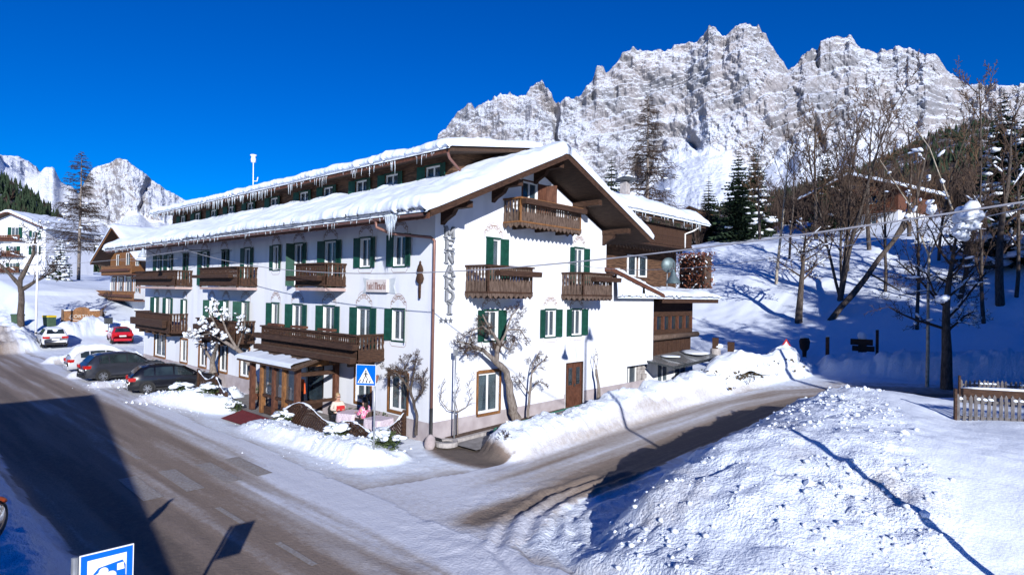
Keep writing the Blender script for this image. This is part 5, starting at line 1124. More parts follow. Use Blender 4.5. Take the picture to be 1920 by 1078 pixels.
# big trees on the right
def tree_at(px, py, z): p = onZ(px, py, z); return gnd(p)
t1 = gnd(onZ(1497, 627, 2.55))
bare_tree('pollarded_tree', 'straight-trunked pollarded tree with short bushy top on the snow slope', t1, 8.2, 21, .33, .42, 62, .42, (13, 8, 6, 4), .05, .2, snow=40, snowr=.18)
t2 = gnd(atD(1575, 560, 53)); bare_tree('leafless_tree', 'tall many-stemmed leafless tree behind the pollarded one', t2, 16.5, 22, .2, .25, 40, .42, (13, 7, 6, 4), .13, .13, stems=4, group=None)
p = gnd(atD(1556, 575, 50)); q = atD(1705, 415, 50); d = np.array(q)-np.array(p)
path_tree('leaning_tree', 'thick dark trunk leaning diagonally across the snowy slope', p, [[(0, 0, -.2, .28), (d[0]*.45, d[1]*.45, d[2]*.42, .22), (d[0], d[1], d[2], .14)], [(d[0]*.8, d[1]*.8, d[2]*.8, .2), (d[0]*1.1, d[1]*1.1, d[2]*1.25, .12), (d[0]*1.25, d[1]*1.3, d[2]*1.9, .05)], [(d[0]*.5, d[1]*.5, d[2]*.47, .1), (d[0]*.9, d[1]*.8, d[2]*.3, .05)]], 23, (8, 6, 4), 2.0, bark='bark', snow=30)
t3 = gnd(onZ(1775, 722, 1.1)); t3p = np.array(t3)
bare_tree('roadside_tree', 'rough-barked tree with snow-capped broken crown beside the picket fence', t3, 9.0, 24, .3, .33, 58, .5, (14, 8, 6, 4), .03, .22, lean=(.02, .03), snow=50, snowr=.2)
sb = MB(); rg = random.Random(44)
for (px, py, w_, h_, n_) in ((1815, 402, 16, 10, 26), (1804, 430, 9, 16, 16), (1826, 424, 6, 12, 8), (1745, 388, 4, 14, 8), (1768, 560, 8, 5, 7)):
    for k in range(n_): c = atD(px+rg.gauss(0, .45)*w_, py+rg.gauss(0, .45)*h_, 29.5+rg.gauss(0, .3)); q_ = rg.uniform(.10, .26)*(w_/20+.35); sb.blob(tuple(c), (q_*1.2, q_*1.2, q_), k, sub=2, amp=.6)
RT = COL.objects['roadside_tree']; sb.v = [(v[0]-t3[0], v[1]-t3[1], v[2]-t3[2]) for v in sb.v]; sb.build('snow_cap', M['snow'], RT, True, kind='stuff')
t4 = gnd(onZ(1798, 650, 2.0)); bare_tree('beech_tree', 'crooked beech with rusty leaves left on its low branches', t4, 8.5, 25, .2, .2, 60, .45, (11, 7, 5, 4), .04, .25, lean=(.15, 0), snow=20)
lf = MB(); rg = random.Random(2)
for k in range(420):
    a = rg.random()*6.28; r = rg.uniform(.2, 1.5); z = 1.5+rg.gauss(0, .35); c = Vector((math.cos(a)*r, math.sin(a)*r, z)); u = Vector((rg.uniform(-1, 1), rg.uniform(-1, 1), rg.uniform(-.3, .3)))*.09; v = Vector((rg.uniform(-1, 1), rg.uniform(-1, 1), rg.uniform(-1, .2)))*.07; lf.quad(tuple(c), tuple(c+u), tuple(c+u+v), tuple(c+v))
lf.build('leaves', M['redleaf'], COL.objects['beech_tree'], kind='stuff')
t5 = gnd(onZ(1875, 642, 2.55)); bare_tree('leafless_tree', 'tall slender leafless tree right of the rusty-leaved beech', t5, 15, 26, .3, .25, 45, .4, (13, 8, 6, 4), .08, .15, snow=12)
t6 = gnd(atD(1455, 545, 60)); bare_tree('birch_tree', 'slender pale birch in front of the dark spruces', t6, 15, 27, .16, .3, 35, .32, (14, 6, 4), .05, .12, bark='birch', maxl=3, uptip=-.1)
for k, (px, py, D, H, lab) in enumerate([(1630, 480, 62, 14, 'leafless tree standing before the brown hillside chalet'), (1705, 470, 66, 13, 'wide leafless tree beside the chalet on the right'), (1530, 470, 70, 15, 'leafless tree with fine brown crown behind the many-stemmed tree'), (1425, 440, 78, 12, 'small brown leafless tree next to the paired spruces'), (1840, 460, 60, 15, 'leafless tree between the leafless slender tree and the forest edge')]):
    bare_tree('leafless_tree', lab, gnd(atD(px, py, D)), H, 40+k, .22, .2, 42, .42, (12, 8, 6, 4), .08, .16, twig='twigr')
for k, (px, py, D, H, lab) in enumerate([(1590, 500, 58, 15, 'slim upright leafless tree just behind the leaning trunk'), (1660, 520, 52, 14, 'slim upright leafless tree right of the leaning trunk'), (1720, 560, 45, 13, 'slim forked tree left of the rough-barked roadside tree'), (1845, 600, 44, 14, 'slim upright tree between the beech and the tall slender tree'), (1905, 590, 46, 15, 'slim upright tree at the edge of the snow-laden spruces'), (1480, 480, 66, 12, 'slim upright tree between the birch and the pollarded tree'), (1760, 500, 56, 14, 'slim upright tree behind the snow-capped roadside tree')]):
    bare_tree('slim_tree', lab, gnd(atD(px, py, D)), H, 140+k, .14, .18, 34, .30, (16, 7, 5, 3), .12, .12, twig='twig' if k % 2 else 'twigr')
# pale arching birch limbs
p = gnd(atD(1740, 560, 33)); A = [np.array(atD(x, y, 33))-np.array(p) for x, y in ((1740, 560), (1742, 480), (1700, 400), (1650, 300))]; Bq = [np.array(atD(x, y, 33))-np.array(p) for x, y in ((1742, 480), (1775, 400), (1735, 290), (1700, 215))]
path_tree('arching_birch', 'pale arching birch stems bending over the slope', p, [[(0, 0, -.3, .09), (*A[1], .065)], [(*A[1], .05), (*(A[1]*.5+A[2]*.5+np.array([.0, .0, .35])), .042), (*(A[2]+np.array([.2, 0, .3])), .035), (*A[3], .012)], [(*Bq[0], .055), (*(Bq[1]+np.array([.25, 0, .2])), .042), (*(Bq[2]+np.array([.2, 0, .3])), .028), (*Bq[3], .01)]], 31, (6, 4), 1.4, bark='birch', snow=14)
# hanging birch whose crown enters at the upper right
p = gnd((20.2, 12.8)); bare_tree('weeping_birch', 'tall weeping birch with fine hanging twigs at the garden edge', p, 17.0, 33, .25, .45, 55, .36, (18, 10, 9), .02, .12, bark='birch', twig='twig', maxl=3, uptip=-.35)
# conifers
for k, (px, py, D, H, s, lab, sn_) in enumerate([(1328, 425, 95, 11.5, .26, 'small dark spruce right of the hotel wing roof', 0), (1383, 425, 85, 13.2, .29, 'dense dark spruce, left one of the close pair', .06), (1414, 425, 88, 13.6, .27, 'dense dark spruce with snowy lower branches, right one of the close pair', .25), (1145, 420, 62, 17.0, .24, 'dark spruce rising behind the gable roof slope', 0), (1078, 400, 66, 17.2, .2, 'narrow spruce top just showing above the gable ridge', 0), (1550, 430, 90, 12, .26, 'spruce half hidden behind leafless trees', .05), (1880, 500, 52, 15, .26, 'broad snow-laden spruce at the forest edge', .45), (1930, 520, 50, 14, .26, 'snow-laden spruce next to the broad one', .4)]):
    spruce('spruce_tree', lab, gnd(atD(px, py, D)), H, 60+k, s, None, sn_)
larch('larch_tree', 'tall bare larch standing behind the hotel roof', gnd(atD(1212, 430, 64)), 22, 71, .26, None, 12)
larch('larch_tree', 'tall bare larch beside the neighbouring wooden chalet', gnd(atD(147, 530, 92)), 19.5, 72, .30, None, 14)
spruce('young_spruce', 'small snow-covered spruce near the white apartment house', gnd(atD(112, 520, 85)), 6.2, 73, .30, None, .8)
p = gnd((-52.2, -4.2), -.9); path_tree('stump_tree', 'thick broken trunk with snow and shrubby shoots beside the lamp post', p, [[(0, 0, 0, .28), (.1, .1, 3.0, .22), (0, 0, 5.2, .16)], [(0, 0, 5.0, .2), (.3, .8, 7.2, .12), (.2, 1.0, 9.5, .04)], [(0, 0, 4.4, .2), (-.2, -1.2, 6.0, .1), (0, -2.2, 7.5, .04)], [(0, 0, 4, .2), (0, 1.6, 5.2, .1), (0, 2.6, 6, .05)]], 34, (14, 6, 4), 2.2, bark='bark', snow=90, snowr=.16)
# shrubs along the far lot
for k, (x, y, h, lab) in enumerate([(-54.5, 6.2, 1.6, 'bare twiggy shrub below the chalet balcony'), (-50.5, 9.0, 1.8, 'bare twiggy shrub on the bank behind the red car'), (-47, 10.5, 2.2, 'bare shrub on the bank behind the half hidden dark car'), (-41, 9.5, 2.2, 'tall bare shrub by the far corner of the hotel'), (-58, 3.2, 1.5, 'low bare shrub behind the carved sign board')]):
    bare_tree('bare_shrub', lab, gnd((x, y), -.1), h, 80+k, .03, .05, 40, .5, (9, 6, 4), .06, .2, maxl=3, twig='twigr', stems=4, group='bare shrubs on the far bank', cat='shrub', snow=8, snowr=.18)
# unseen spruces added east of the view to shade the slope
for k, (x, y, H) in enumerate([(24.5, 17.5, 15), (27, 13.5, 14), (29, 20, 17), (32, 16.5, 17), (34, 23, 21), (37, 19.5, 22), (31, 26, 18), (40, 26, 23), (36, 12.5, 19), (44, 22, 23), (42, 31, 22), (48, 28, 24), (26, 24.5, 15), (52, 34, 24), (46, 17, 22), (41, 14, 21), (50, 21, 24), (33, 9.5, 18), (39, 9, 20), (44, 12, 22), (49, 15, 24), (55, 22, 25), (58, 28, 25), (54, 28, 25), (36, 28, 20), (38, 32, 22)]):
    spruce('shade_spruce', 'tall dark spruce added out of view to shade the slope', gnd((x, y)), H, 90+k, .36, 'spruces added to shade the slope')
# boxwood-like conifers half buried before the lattice fence
def bush(name, label, base, r, seed, snow=True, group=None, cat='shrub', m='shrub', n=520):
    rg = random.Random(seed); o = empty(name, tuple(base), 0, label, cat, group); L = MB(); K = MB()
    K.tube([(0, 0, -.2), (.03, 0, r*.5)], [.04, .02], 6); K.build('stem', M['bark'], o)
    for k in range(n):
        d = Vector((rg.gauss(0, 1), rg.gauss(0, 1), rg.gauss(0, .8))).normalized()*r*rg.random()**.4; c = Vector((d.x, d.y, r*.55+d.z*.75)); s = r*.13
        if c.z < 0: continue
        u = Vector((rg.uniform(-1, 1), rg.uniform(-1, 1), rg.uniform(-.2, .8)))*s; v = Vector((rg.uniform(-1, 1), rg.uniform(-1, 1), rg.uniform(-.5, .5)))*s*.6; L.quad(tuple(c-u), tuple(c+v), tuple(c+u), tuple(c-v))
    L.build('foliage', M[m], o)
    if snow:
        S = MB()
        for k in range(16): a = rg.random()*6.28; q = r*rg.uniform(.12, .36); e_ = rg.random()**.6*.85; S.blob((math.cos(a)*r*e_, math.sin(a)*r*e_, r*(1.12-.6*e_*e_)+rg.uniform(-.1, .06)*r), (q*1.3, q*1.2, q*.55), k, sub=2, amp=.7)
        S.build('snow_load', M['snow'], o, True, kind='stuff')
    return o
for k, (x, y, r, lab, sn_) in enumerate([(-1.9, -2.75, .42, 'dwarf conifer bulging from the snow bank below the lattice fence', 1), (.25, -2.2, .55, 'dwarf conifer with a big snow cushion at the fence corner', 1), (-5.9, -2.75, .42, 'dwarf conifer at the left end of the lattice fence', 1), (-10.7, -2.6, .42, 'dwarf conifer on the far side of the red carpet', 1), (-15.0, -3.4, .5, 'snow-covered evergreen bush beside the black car', 1), (-12.6, -3.0, .45, 'evergreen bush below the broken trellis panel', 1)]):
    bush('dwarf_conifer', lab, (x, y, hgt(x, y)-.08), r, 100+k, sn_)

# leafless wood on the slope above the snow field
yy_, xx_ = np.meshgrid(np.linspace(66, 190, 60), np.linspace(-32, 120, 90), indexing='ij'); zz_ = land(xx_.ravel(), yy_.ravel())[0].reshape(xx_.shape)
far_forest('slope_wood', np.stack([xx_, yy_, zz_], -1), 1500, 9, 'dark conifers standing on the slope above the snow field', -1, 6, 12, K2=110, bw=.18)
# ------------------------------------------------------------------ neighbouring houses
def house(name, label, loc, rz, w, l, he, pitch, low='plaster', up='woodo', zsplit=3.0, over=1.2, wins=(), balcs=(), snow=.4, side_wins=(), hgr=(.0,), roofm='soffit', casing='woodo', shut=None, arch=False):
    """gable end faces local -y; origin at ground centre of that face"""
    H = empty(name, loc, rz, label, 'house'); hw = w/2
    b = MB(); b.box(-hw, hw, 0, l, -1.5, zsplit); b.build('lower_wall', M[low], H)
    ap = he+hw*pitch
    b = MB(); b.prism([(-hw, .004, zsplit), (hw, .004, zsplit), (hw, .004, he), (0, .004, ap), (-hw, .004, he)], (0, l-.008, 0)); b.build('upper_wall', M[up], H)
    rb = MB(); e = over
    for s in (-1, 1):
        z0 = he-e*pitch; rb.prism([(s*(hw+e), -e*1.1, z0), (0, -e*1.1, ap), (0, -e*1.1, ap+.22), (s*(hw+e), -e*1.1, z0+.22)], (0, l+2.2*e, 0))
    RF = rb.build('roof', M[roofm], H)
    vb = MB()
    for s in (-1, 1): z0 = he-e*pitch; vb.prism([(s*(hw+e), -e*1.1-.05, z0-.05), (0, -e*1.1-.05, ap-.05), (0, -e*1.1-.05, ap+.28), (s*(hw+e), -e*1.1-.05, z0+.28)], (0, .045, 0))
    vb.build('verge_board', M['woodo' if up == 'woodo' else 'woodr'], RF)
    zf = lambda y: ap+.222-abs(y)*pitch
    sn = snow_roof('roof_snow', -e*1.1-.12, l+e*1.1+.1, prof_gable(-hw-e, hw+e, zf, snow, .8), 60, 7, RF, edge=.3); sn.rotation_euler = (0, 0, math.pi/2); sn.scale = (1, 1, 1)
    def win(x, z, ww, hh, side=None):
        lo = (x, -.02, z) if side is None else (hw+.02, x, z); ro = 0 if side is None else math.pi/2
        fr = link('window', m_frame(ww, hh, .08, .02, 'whitep', 1), H, lo, ro); link('pane', m_rect('pane', ww-.1, hh-.1, -.02, 'glass', .05), fr)
        if casing: 
            def cs():
                b = MB(); t = .12; b.box(-ww/2-t, -ww/2, -.08, .0, -t, hh+t); b.box(ww/2, ww/2+t, -.08, .0, -t, hh+t); b.box(-ww/2, ww/2, -.08, .0, hh, hh+t); return b.mesh('casing', M[casing])
            link('casing', shared(('hc', ww, hh, casing), cs), fr)
        if shut:
            for s in (-1, 1):
                o = link('shutter', m_shut(ww/2, hh), fr, (s*ww/2, -.09, 0)); o.rotation_euler = (0, 0, math.pi if s < 0 else 0)
                if s < 0: o.location = (-ww/2, -.06, 0)
    for q in wins: win(*q)
    for q in side_wins: win(*q, side=1)
    for (x0, x1, z, d) in balcs:
        B = empty('balcony', (x0, 0, z), 0); B.parent = H; ww = x1-x0
        MB().box(0, ww, -d, -.01, 0, .14).build('floor', M['woodr'], B); MB().box(-.05, ww+.05, -d-.06, -d+.06, 1.0, 1.1).build('handrail', M['woodo'], B)
        pm_ = MB(); k = max(6, int(ww/.34))
        for i in range(k): pm_.box(ww*i/k+.02, ww*(i+.82)/k, -d-.03, -d, .1, 1.0)
        pm_.build('balusters', M['woodr' if up != 'woodo' else 'woodo'], B, kind='stuff')
        MB().box(.4, ww-.4, -d-.3, -d-.05, .45, .7).build('planter_box', M['woodr'], B)
    return H
g0 = hgt(-63, 5)
house('wooden_chalet', 'warm brown wooden chalet with wide overhanging snowy roof behind the hotel', (-64.6, 7.6, 1.6), 0, 15, 12, 7.4, .44, 'plaster', 'woodo', 5.3, 1.6, [(-5.5, 3.4, 1.6, 1.7), (-2.6, 3.4, 1.6, 1.7), (.6, 3.4, 2.2, 1.8), (-4, 6.4, 1.4, 1.5), (0, 6.4, 1.6, 1.6), (3.5, 6.4, 1.4, 1.5), (-4.2, .4, 1.2, 2.0), (3.6, 3.4, 1.8, 1.7)], [(-8.6, 7.8, 2.4, 1.5), (-6, 6, 5.3, 1.3)])
p = atD(22, 520, 116)
house('apartment_house', 'white three-storey apartment house with dark balconies and snowy roof', (p[0], p[1], hgt(p[0], p[1])-.5), R(38), 13.5, 12, 9.6, .40, 'plaster', 'plaster', 3.0, 1.3, [(-4.5, 7.4, 1.4, 1.6), (.5, 7.6, 1.5, 2.0), (4.6, 7.4, 1.2, 1.6), (-4.5, 4.4, 1.4, 1.6), (.2, 4.4, 1.4, 1.6), (4.6, 4.4, 1.2, 1.6), (-4.5, 1.2, 1.4, 1.6), (.2, 1.2, 1.4, 1.6)], [(-7, 2.6, 6.9, 1.2), (-7, 2.6, 3.9, 1.2), (-7, 2.6, .9, 1.2)], casing=None, shut=1)
p = atD(1600, 432, 88)
house('hillside_chalet', 'brown brick-red chalet with snowy balconies on the wooded slope', (p[0], p[1], hgt(p[0], p[1])-.6), R(-14), 12, 10, 5.4, .36, 'plaster', 'woodr', 2.2, 1.4, [(-4, 3.4, 1.6, 1.3), (2.5, 3.4, 1.6, 1.3), (-1.5, .5, 1.4, 1.2), (2.5, .5, 1.4, 1.2), (0, 5.6, 1.4, 1.1)], [(-5.8, 5.8, 2.0, 1.5), (-2.5, 4, 4.5, 1.2)])
p = atD(1296, 398, 150)
house('distant_cabin', 'tiny orange-brown cabin on the far slope beside the small spruce', (p[0], p[1], p[2]-2), R(-20), 4.6, 5, 2.4, .4, 'woodo', 'woodo', 1.5, .6, [(-1.1, .9, .8, .9), (1.1, .9, .8, .9)], [])
for k, (px, py, D, lab) in enumerate([(45, 352+105, 300, 'small snow-roofed hut on the wooded slope above the apartment house'), (60, 430, 260, 'second snow-roofed hut among the trees above the apartment house')]):
    p = atD(px, py, D); house('forest_hut', lab, (p[0], p[1], p[2]-2), R(30), 8, 9, 3, .45, 'plaster', 'woodr', 2, .8, [(-1.5, .8, 1.2, 1.2)], [])
# the house left of the photographer, only its shadow reaches the road
Ea, Pa = np.array([15.7, -17.45, 4.0]), np.array([3.4, -21.4, 9.0]); dv = Pa[:2]-Ea[:2]; wdt = 2*np.linalg.norm(dv); ang = math.atan2(-dv[1], -dv[0])
fc = (Pa[0], Pa[1], 0)
h2 = house('corner_house', 'large white house with pitched snowy roof opposite the hotel', (Pa[0]+.0, Pa[1], 0), ang+math.pi, wdt-.6, 12, 4.1, 5.0/(wdt/2), 'plaster', 'woodr', 2.5, .1, [(-6, .9, 1.4, 1.5), (-2, .9, 1.4, 1.5), (4, .9, 1.4, 1.5)], [], snow=.05)
# ------------------------------------------------------------------ cars
def paint(name, c, c2=None): 
    m = mat(name, c, c2 or tuple(k*1.15 for k in c), 3, .28, spec=.6); m.node_tree.nodes['Principled BSDF'].inputs['Coat Weight'].default_value = .6; return m
def car(name, label, x, y, head, kind, col, snow=0, rim='rim'):
    L, Wd, H, wb = {'suv': (4.44, 1.86, 1.64, 2.64), 'hatch': (4.20, 1.79, 1.47, 2.58), 'xv': (4.45, 1.80, 1.60, 2.63), 'mini': (3.85, 1.72, 1.45, 2.5)}[kind]
    z0 = hgt(x, y); C = empty(name, (x, y, max(z0, .02)-.02), head, label, 'car', None)
    k = L/4.4; hz = {'suv': 1.02, 'hatch': .92, 'xv': .98, 'mini': .90}[kind]
    prof = {'suv': [(-2.2, .72), (-2.17, .98), (-2.0, 1.12), (-1.62, 1.50), (-1.3, 1.60), (-.6, 1.64), (.1, 1.62), (.45, 1.54), (1.12, 1.10), (1.3, 1.05), (1.9, .98), (2.12, .86), (2.2, .66)],
            'hatch': [(-2.1, .66), (-2.06, .92), (-1.9, 1.05), (-1.55, 1.36), (-1.2, 1.44), (-.5, 1.47), (.05, 1.45), (.4, 1.38), (1.08, 1.0), (1.25, .96), (1.8, .88), (2.02, .76), (2.1, .58)],
            'xv': [(-2.2, .72), (-2.17, .98), (-2.03, 1.10), (-1.75, 1.46), (-1.4, 1.56), (-.6, 1.60), (.1, 1.58), (.45, 1.5), (1.15, 1.06), (1.35, 1.01), (1.9, .92), (2.12, .80), (2.2, .62)],
            'mini': [(-1.92, .62), (-1.88, .86), (-1.75, .98), (-1.5, 1.34), (-1.15, 1.42), (-.5, 1.45), (.1, 1.43), (.4, 1.36), (.98, .98), (1.15, .93), (1.6, .86), (1.82, .74), (1.92, .56)]}[kind]
    xs_ = [p[0] for p in prof]; zs_ = [p[1] for p in prof]; zt = lambda x: float(np.interp(x, xs_, zs_)); xr, xf = xs_[0], xs_[-1]
    belt = lambda x: hz-.03+.05*(-x)/2.2
    def hw(x): t = abs(x)/max(-xr, xf); return Wd/2*(1-.16*max(0, (t-.72)/.28)**2)
    def sec(x):
        w = hw(x); top = zt(x); bz = min(belt(x), top-.05); wt = w*.96-max(0, top-bz)*.42
        return [(w*.80, .24), (w*.96, .30), (w*1.0, .50), (w*1.0, bz*.80), (w*.965, bz), (wt, top-.07 if top-bz > .12 else top-.03), (wt-.10, top-.012), (wt*.5, top+.01), (0, top+.014)]
    stn = sorted(set([xr+(xf-xr)*i/44 for i in range(45)])); mb = MB(); n = 9
    for x in stn:
        s = sec(x)
        mb.v += [(x, q[0], q[1]) for q in s]+[(x, -q[0], q[1]) for q in s[-2::-1]]
    m_ = 2*n-1
    for i in range(len(stn)-1):
        for j in range(m_-1): mb.f.append((i*m_+j, i*m_+j+1, (i+1)*m_+j+1, (i+1)*m_+j))
        mb.f.append((i*m_+m_-1, i*m_, (i+1)*m_, (i+1)*m_+m_-1))
    mb.f += [tuple(range(m_)), tuple((len(stn)-1)*m_+j for j in range(m_))[::-1]]
    BD = mb.build('body', col, C, True)
    def side_pt(x, f, s, o=.012):
        q = sec(x); a, b = q[4], q[5]; return (x, s*(a[0]+(b[0]-a[0])*f+o), a[1]+(b[1]-a[1])*f)
    ra, fa_ = {'suv': (-1.55, 1.0), 'hatch': (-1.5, .95), 'xv': (-1.62, 1.02), 'mini': (-1.42, .86)}[kind]
    cuts = [ra, ra+(fa_-ra)*.22, ra+(fa_-ra)*.58, fa_]
    for s in (1, -1):
        for i in range(3):
            a, b = cuts[i]+.04, cuts[i+1]-.04; w = MB(); k_ = 6
            for j in range(k_):
                x0_, x1_ = a+(b-a)*j/k_, a+(b-a)*(j+1)/k_
                def fr_(x): return min(.95, max(.25, (zt(x)-.08-belt(x))/.62+.2)) if (x > fa_-.55 or x < ra+.25) else .95
                w.quad(side_pt(x0_, .10, s), side_pt(x1_, .10, s), side_pt(x1_, fr_(x1_), s), side_pt(x0_, fr_(x0_), s))
            w.build('side_window', M['carglass'], C)
        hd = MB(); xm = cuts[1]+.25
        for xm in (cuts[1]+.2, cuts[2]+.2): hd.box(xm-.08, xm+.08, s*(hw(xm)+.005)-.012, s*(hw(xm)+.005)+.012, hz-.17, hz-.14)
        hd.build('door_handles', M['blackpl'], C)
        mr = MB(); mr.blob((fa_-.12, s*(hw(fa_)+.10), hz+.08), (.09, .11, .07), 2, sub=2, amp=.05); mr.build('mirror', col if kind != 'xv' else M['blackpl'], C, True)
        tl = MB(); xw = xr+.06; tl.box(xr+.02, xr+.30, s*hw(xr+.16)-.06*1, s*(hw(xr+.16))+.035*s if s > 0 else s*hw(xr+.16)+.06, hz-.22, hz-.04) if s > 0 else tl.box(xr+.02, xr+.30, -hw(xr+.16)-.035, -hw(xr+.16)+.06, hz-.22, hz-.04)
        tl.box(xr-.03, xr+.04, min(s*hw(xr)*.55, s*hw(xr)*1.0), max(s*hw(xr)*.55, s*hw(xr)*1.0), hz-.22, hz-.05); tl.build('tail_light', M['redlight'], C)
        hl_ = MB(); hl_.box(xf-.30, xf-.03, min(s*hw(xf)*.62, s*hw(xf)*1.02), max(s*hw(xf)*.62, s*hw(xf)*1.02), zt(xf-.05)-.14, zt(xf-.05)-.0); hl_.build('headlight', M['headlight'], C)
        rk = MB(); rk.box(-wb/2+.4, wb/2-.4, s*Wd/2*.985-.02, s*Wd/2*.985+.02, .20, .32); rk.build('sill', M['blackpl'], C)
    # front and rear glass
    def slab(xa, xb, name, f=.86):
        w = MB(); k_ = 5
        for j in range(k_):
            a, b = xa+(xb-xa)*j/k_, xa+(xb-xa)*(j+1)/k_; sa, sb_ = sec(a)[6], sec(b)[6]
            sl_ = (zt(b)-zt(a))/(b-a); nl = math.hypot(1, sl_); ox, oz = -sl_/nl*.022, 1/nl*.022
            w.quad((a+ox, -sa[0]*f, zt(a)+oz), (a+ox, sa[0]*f, zt(a)+oz), (b+ox, sb_[0]*f, zt(b)+oz), (b+ox, -sb_[0]*f, zt(b)+oz))
        w.build(name, M['carglass'], C)
    slab(xs_[7]+.03, xs_[8]-.04, 'windscreen', .93); slab(xs_[2]+.02, xs_[3]+.04, 'rear_window', .95)
    MB().box(xr-.035, xr+.0, -.26, .26, .62 if kind != 'hatch' else .42, .73 if kind != 'hatch' else .53).build('number_plate', M['plate'], C)
    b = MB(); b.box(xr-.04, xr+.25, -hw(xr)*.93, hw(xr)*.93, .24, .46); b.box(xf-.2, xf+.03, -hw(xf)*.9, hw(xf)*.9, .24, .42)
    bb_ = MB(); bb_.box(xr-.04, xr+.25, -hw(xr)*.93, hw(xr)*.93, .24, .44); bb_.build('rear_bumper', M['blackpl'] if kind in ('suv', 'xv') else col, C)
    MB().box(xf-.2, xf+.03, -hw(xf)*.9, hw(xf)*.9, .26, .44).build('front_bumper', M['blackpl'], C)
    r = .345 if kind in ('suv', 'xv') else .315
    def wm():
        b = MB(); b.lathe([(r*.62, -.10), (r*.9, -.11), (r, -.08), (r, .08), (r*.9, .11), (r*.66, .11)], 26, axis='y'); return b.mesh('tyre', M['tyre'])
    def rmf():
        b = MB(); b.lathe([(r*.68, .10), (r*.64, .112), (r*.58, .06), (r*.55, .05)], 26, axis='y')
        for q in range(10):
            a = 2*math.pi*q/10+(.09 if q % 2 else -.09); b.bar((0, .088, 0), (r*.62*math.cos(a), .092, r*.62*math.sin(a)), .035, .02, (0, 1, 0))
        b.lathe([(.0, .10), (.06, .10), (.06, .07)], 10, axis='y'); b.lathe([(0, .03), (r*.6, .03)], 20, axis='y'); return b.mesh('rim', M['rim'])
    tm, rm_ = shared(('ty', r), wm), shared(('ri', r), rmf)
    for s in (1, -1):
        for xw in (-wb/2, wb/2):
            Wh = empty('wheel', (xw, s*(Wd/2-.085), r), 0 if s > 0 else math.pi); Wh.parent = C; link('tyre', tm, Wh); link('rim', rm_, Wh)
            A = MB(); pts = [(xw+(r+.055)*math.cos(R(a)), s*(Wd/2+.003), r+(r+.055)*math.sin(R(a))) for a in range(-25, 206, 15)]
            A.poly(pts); A.build('wheel_arch', M['blackpl'], C)
    if snow:
        S = MB(); rgc = random.Random(int(x*10)); 
        g = [[None]*13 for _ in range(33)]
        for i in range(33):
            xx = xr*(.93)+(xf*.9-xr*.93)*i/32
            for j in range(13):
                t = -1+2*j/12; q = sec(xx); wv_ = q[5][0] if zt(xx) > hz+.2 else q[4][0]
                zz = zt(xx)-.10*abs(t)**4+snow*(1-abs(t)**5)*(.55+.6*float(fbm(np.array([xx*1.7+x]), np.array([t*2.]), 3, 5)[0]))*(.3+.7*min(1, (i+.5)/3, (32.5-i)/3)); g[i][j] = (xx, t*wv_*1.0, zz)
        for i in range(32):
            for j in range(12): S.quad(g[i][j], g[i+1][j], g[i+1][j+1], g[i][j+1])
        S.build('snow_cover', M['snow'], C, True)
    return C
car('parked_car', 'dark grey sport utility car parked nose-in toward the hotel', -25.25, -3.1, R(91), 'suv', paint('grey_metallic', (.022, .024, .032)))
car('parked_car', 'black hatchback parked nearest the lattice fence', -18.75, -2.5, R(80), 'hatch', paint('black_paint', (.006, .006, .008)))
car('parked_car', 'silver car buried under thick snow beside the dark grey one', -30.3, -2.9, R(88), 'hatch', paint('silver_paint', (.42, .43, .45)), snow=.32)
car('parked_car', 'white crossover car with a dark rear window near the lamp post', -47.2, -2.7, R(176), 'xv', paint('white_paint', (.72, .72, .72)), snow=.05)
car('parked_car', 'small red hatchback parked before the snow bank', -47.0, 2.3, R(172), 'mini', paint('red_paint', (.42, .012, .022)))
car('parked_car', 'dark car half hidden behind the far corner of the hotel', -45.6, 5.9, R(174), 'hatch', paint('blue_black_paint', (.012, .016, .022)), snow=.04)
# ------------------------------------------------------------------ signs, lamps, wires
def flat(mb, pts, y, th=.004): mb.prism([(p[0], y, p[1]) for p in pts], (0, -th, 0))
def circ(cx, cz, r, n=16): return [(cx+r*math.cos(2*math.pi*k/n), cz+r*math.sin(2*math.pi*k/n)) for k in range(n)]
zs0 = hgt(.48, -3.29)
CS = empty('crossing_sign', (.30, -3.05, zs0-.1), R(33), 'blue square pedestrian crossing sign on a thin steel post', 'road sign')
zt0 = onZ(677, 860, .2)
b = MB(); b.tube([(.30, .04, 0), (.30, .04, 2.95)], .032, 8); b.build('post', M['metal'], CS, True)
b = MB(); b.box(-.34, .34, -.0, .012, 2.22, 2.90); b.build('plate', M['whitesign'], CS)
b = MB(); flat(b, [(-.325, 2.235), (.325, 2.235), (.325, 2.885), (-.325, 2.885)], -.001); b.build('blue_field', M['bluesign'], CS)
b = MB(); flat(b, [(-.28, 2.30), (.28, 2.30), (0, 2.80)], -.006); b.build('white_triangle', M['whitesign'], CS)
b = MB()
for x0, x1 in ((-.20, -.16), (-.09, -.05), (.03, .07), (.14, .18)): flat(b, [(x0-.03, 2.315), (x1-.03, 2.315), (x1, 2.41), (x0, 2.41)], -.011)
flat(b, circ(0, 2.68, .03, 10), -.011); flat(b, [(-.028, 2.64), (.03, 2.64), (.025, 2.52), (-.02, 2.52)], -.012); flat(b, [(-.02, 2.53), (.01, 2.53), (-.06, 2.42), (-.09, 2.42)], -.013); flat(b, [(-.005, 2.53), (.025, 2.53), (.09, 2.42), (.06, 2.42)], -.014); flat(b, [(-.03, 2.64), (-.015, 2.62), (-.075, 2.55), (-.09, 2.565)], -.015); flat(b, [(.03, 2.64), (.02, 2.62), (.075, 2.555), (.09, 2.57)], -.016)
b.build('pictogram', M['black'], CS, kind='stuff')
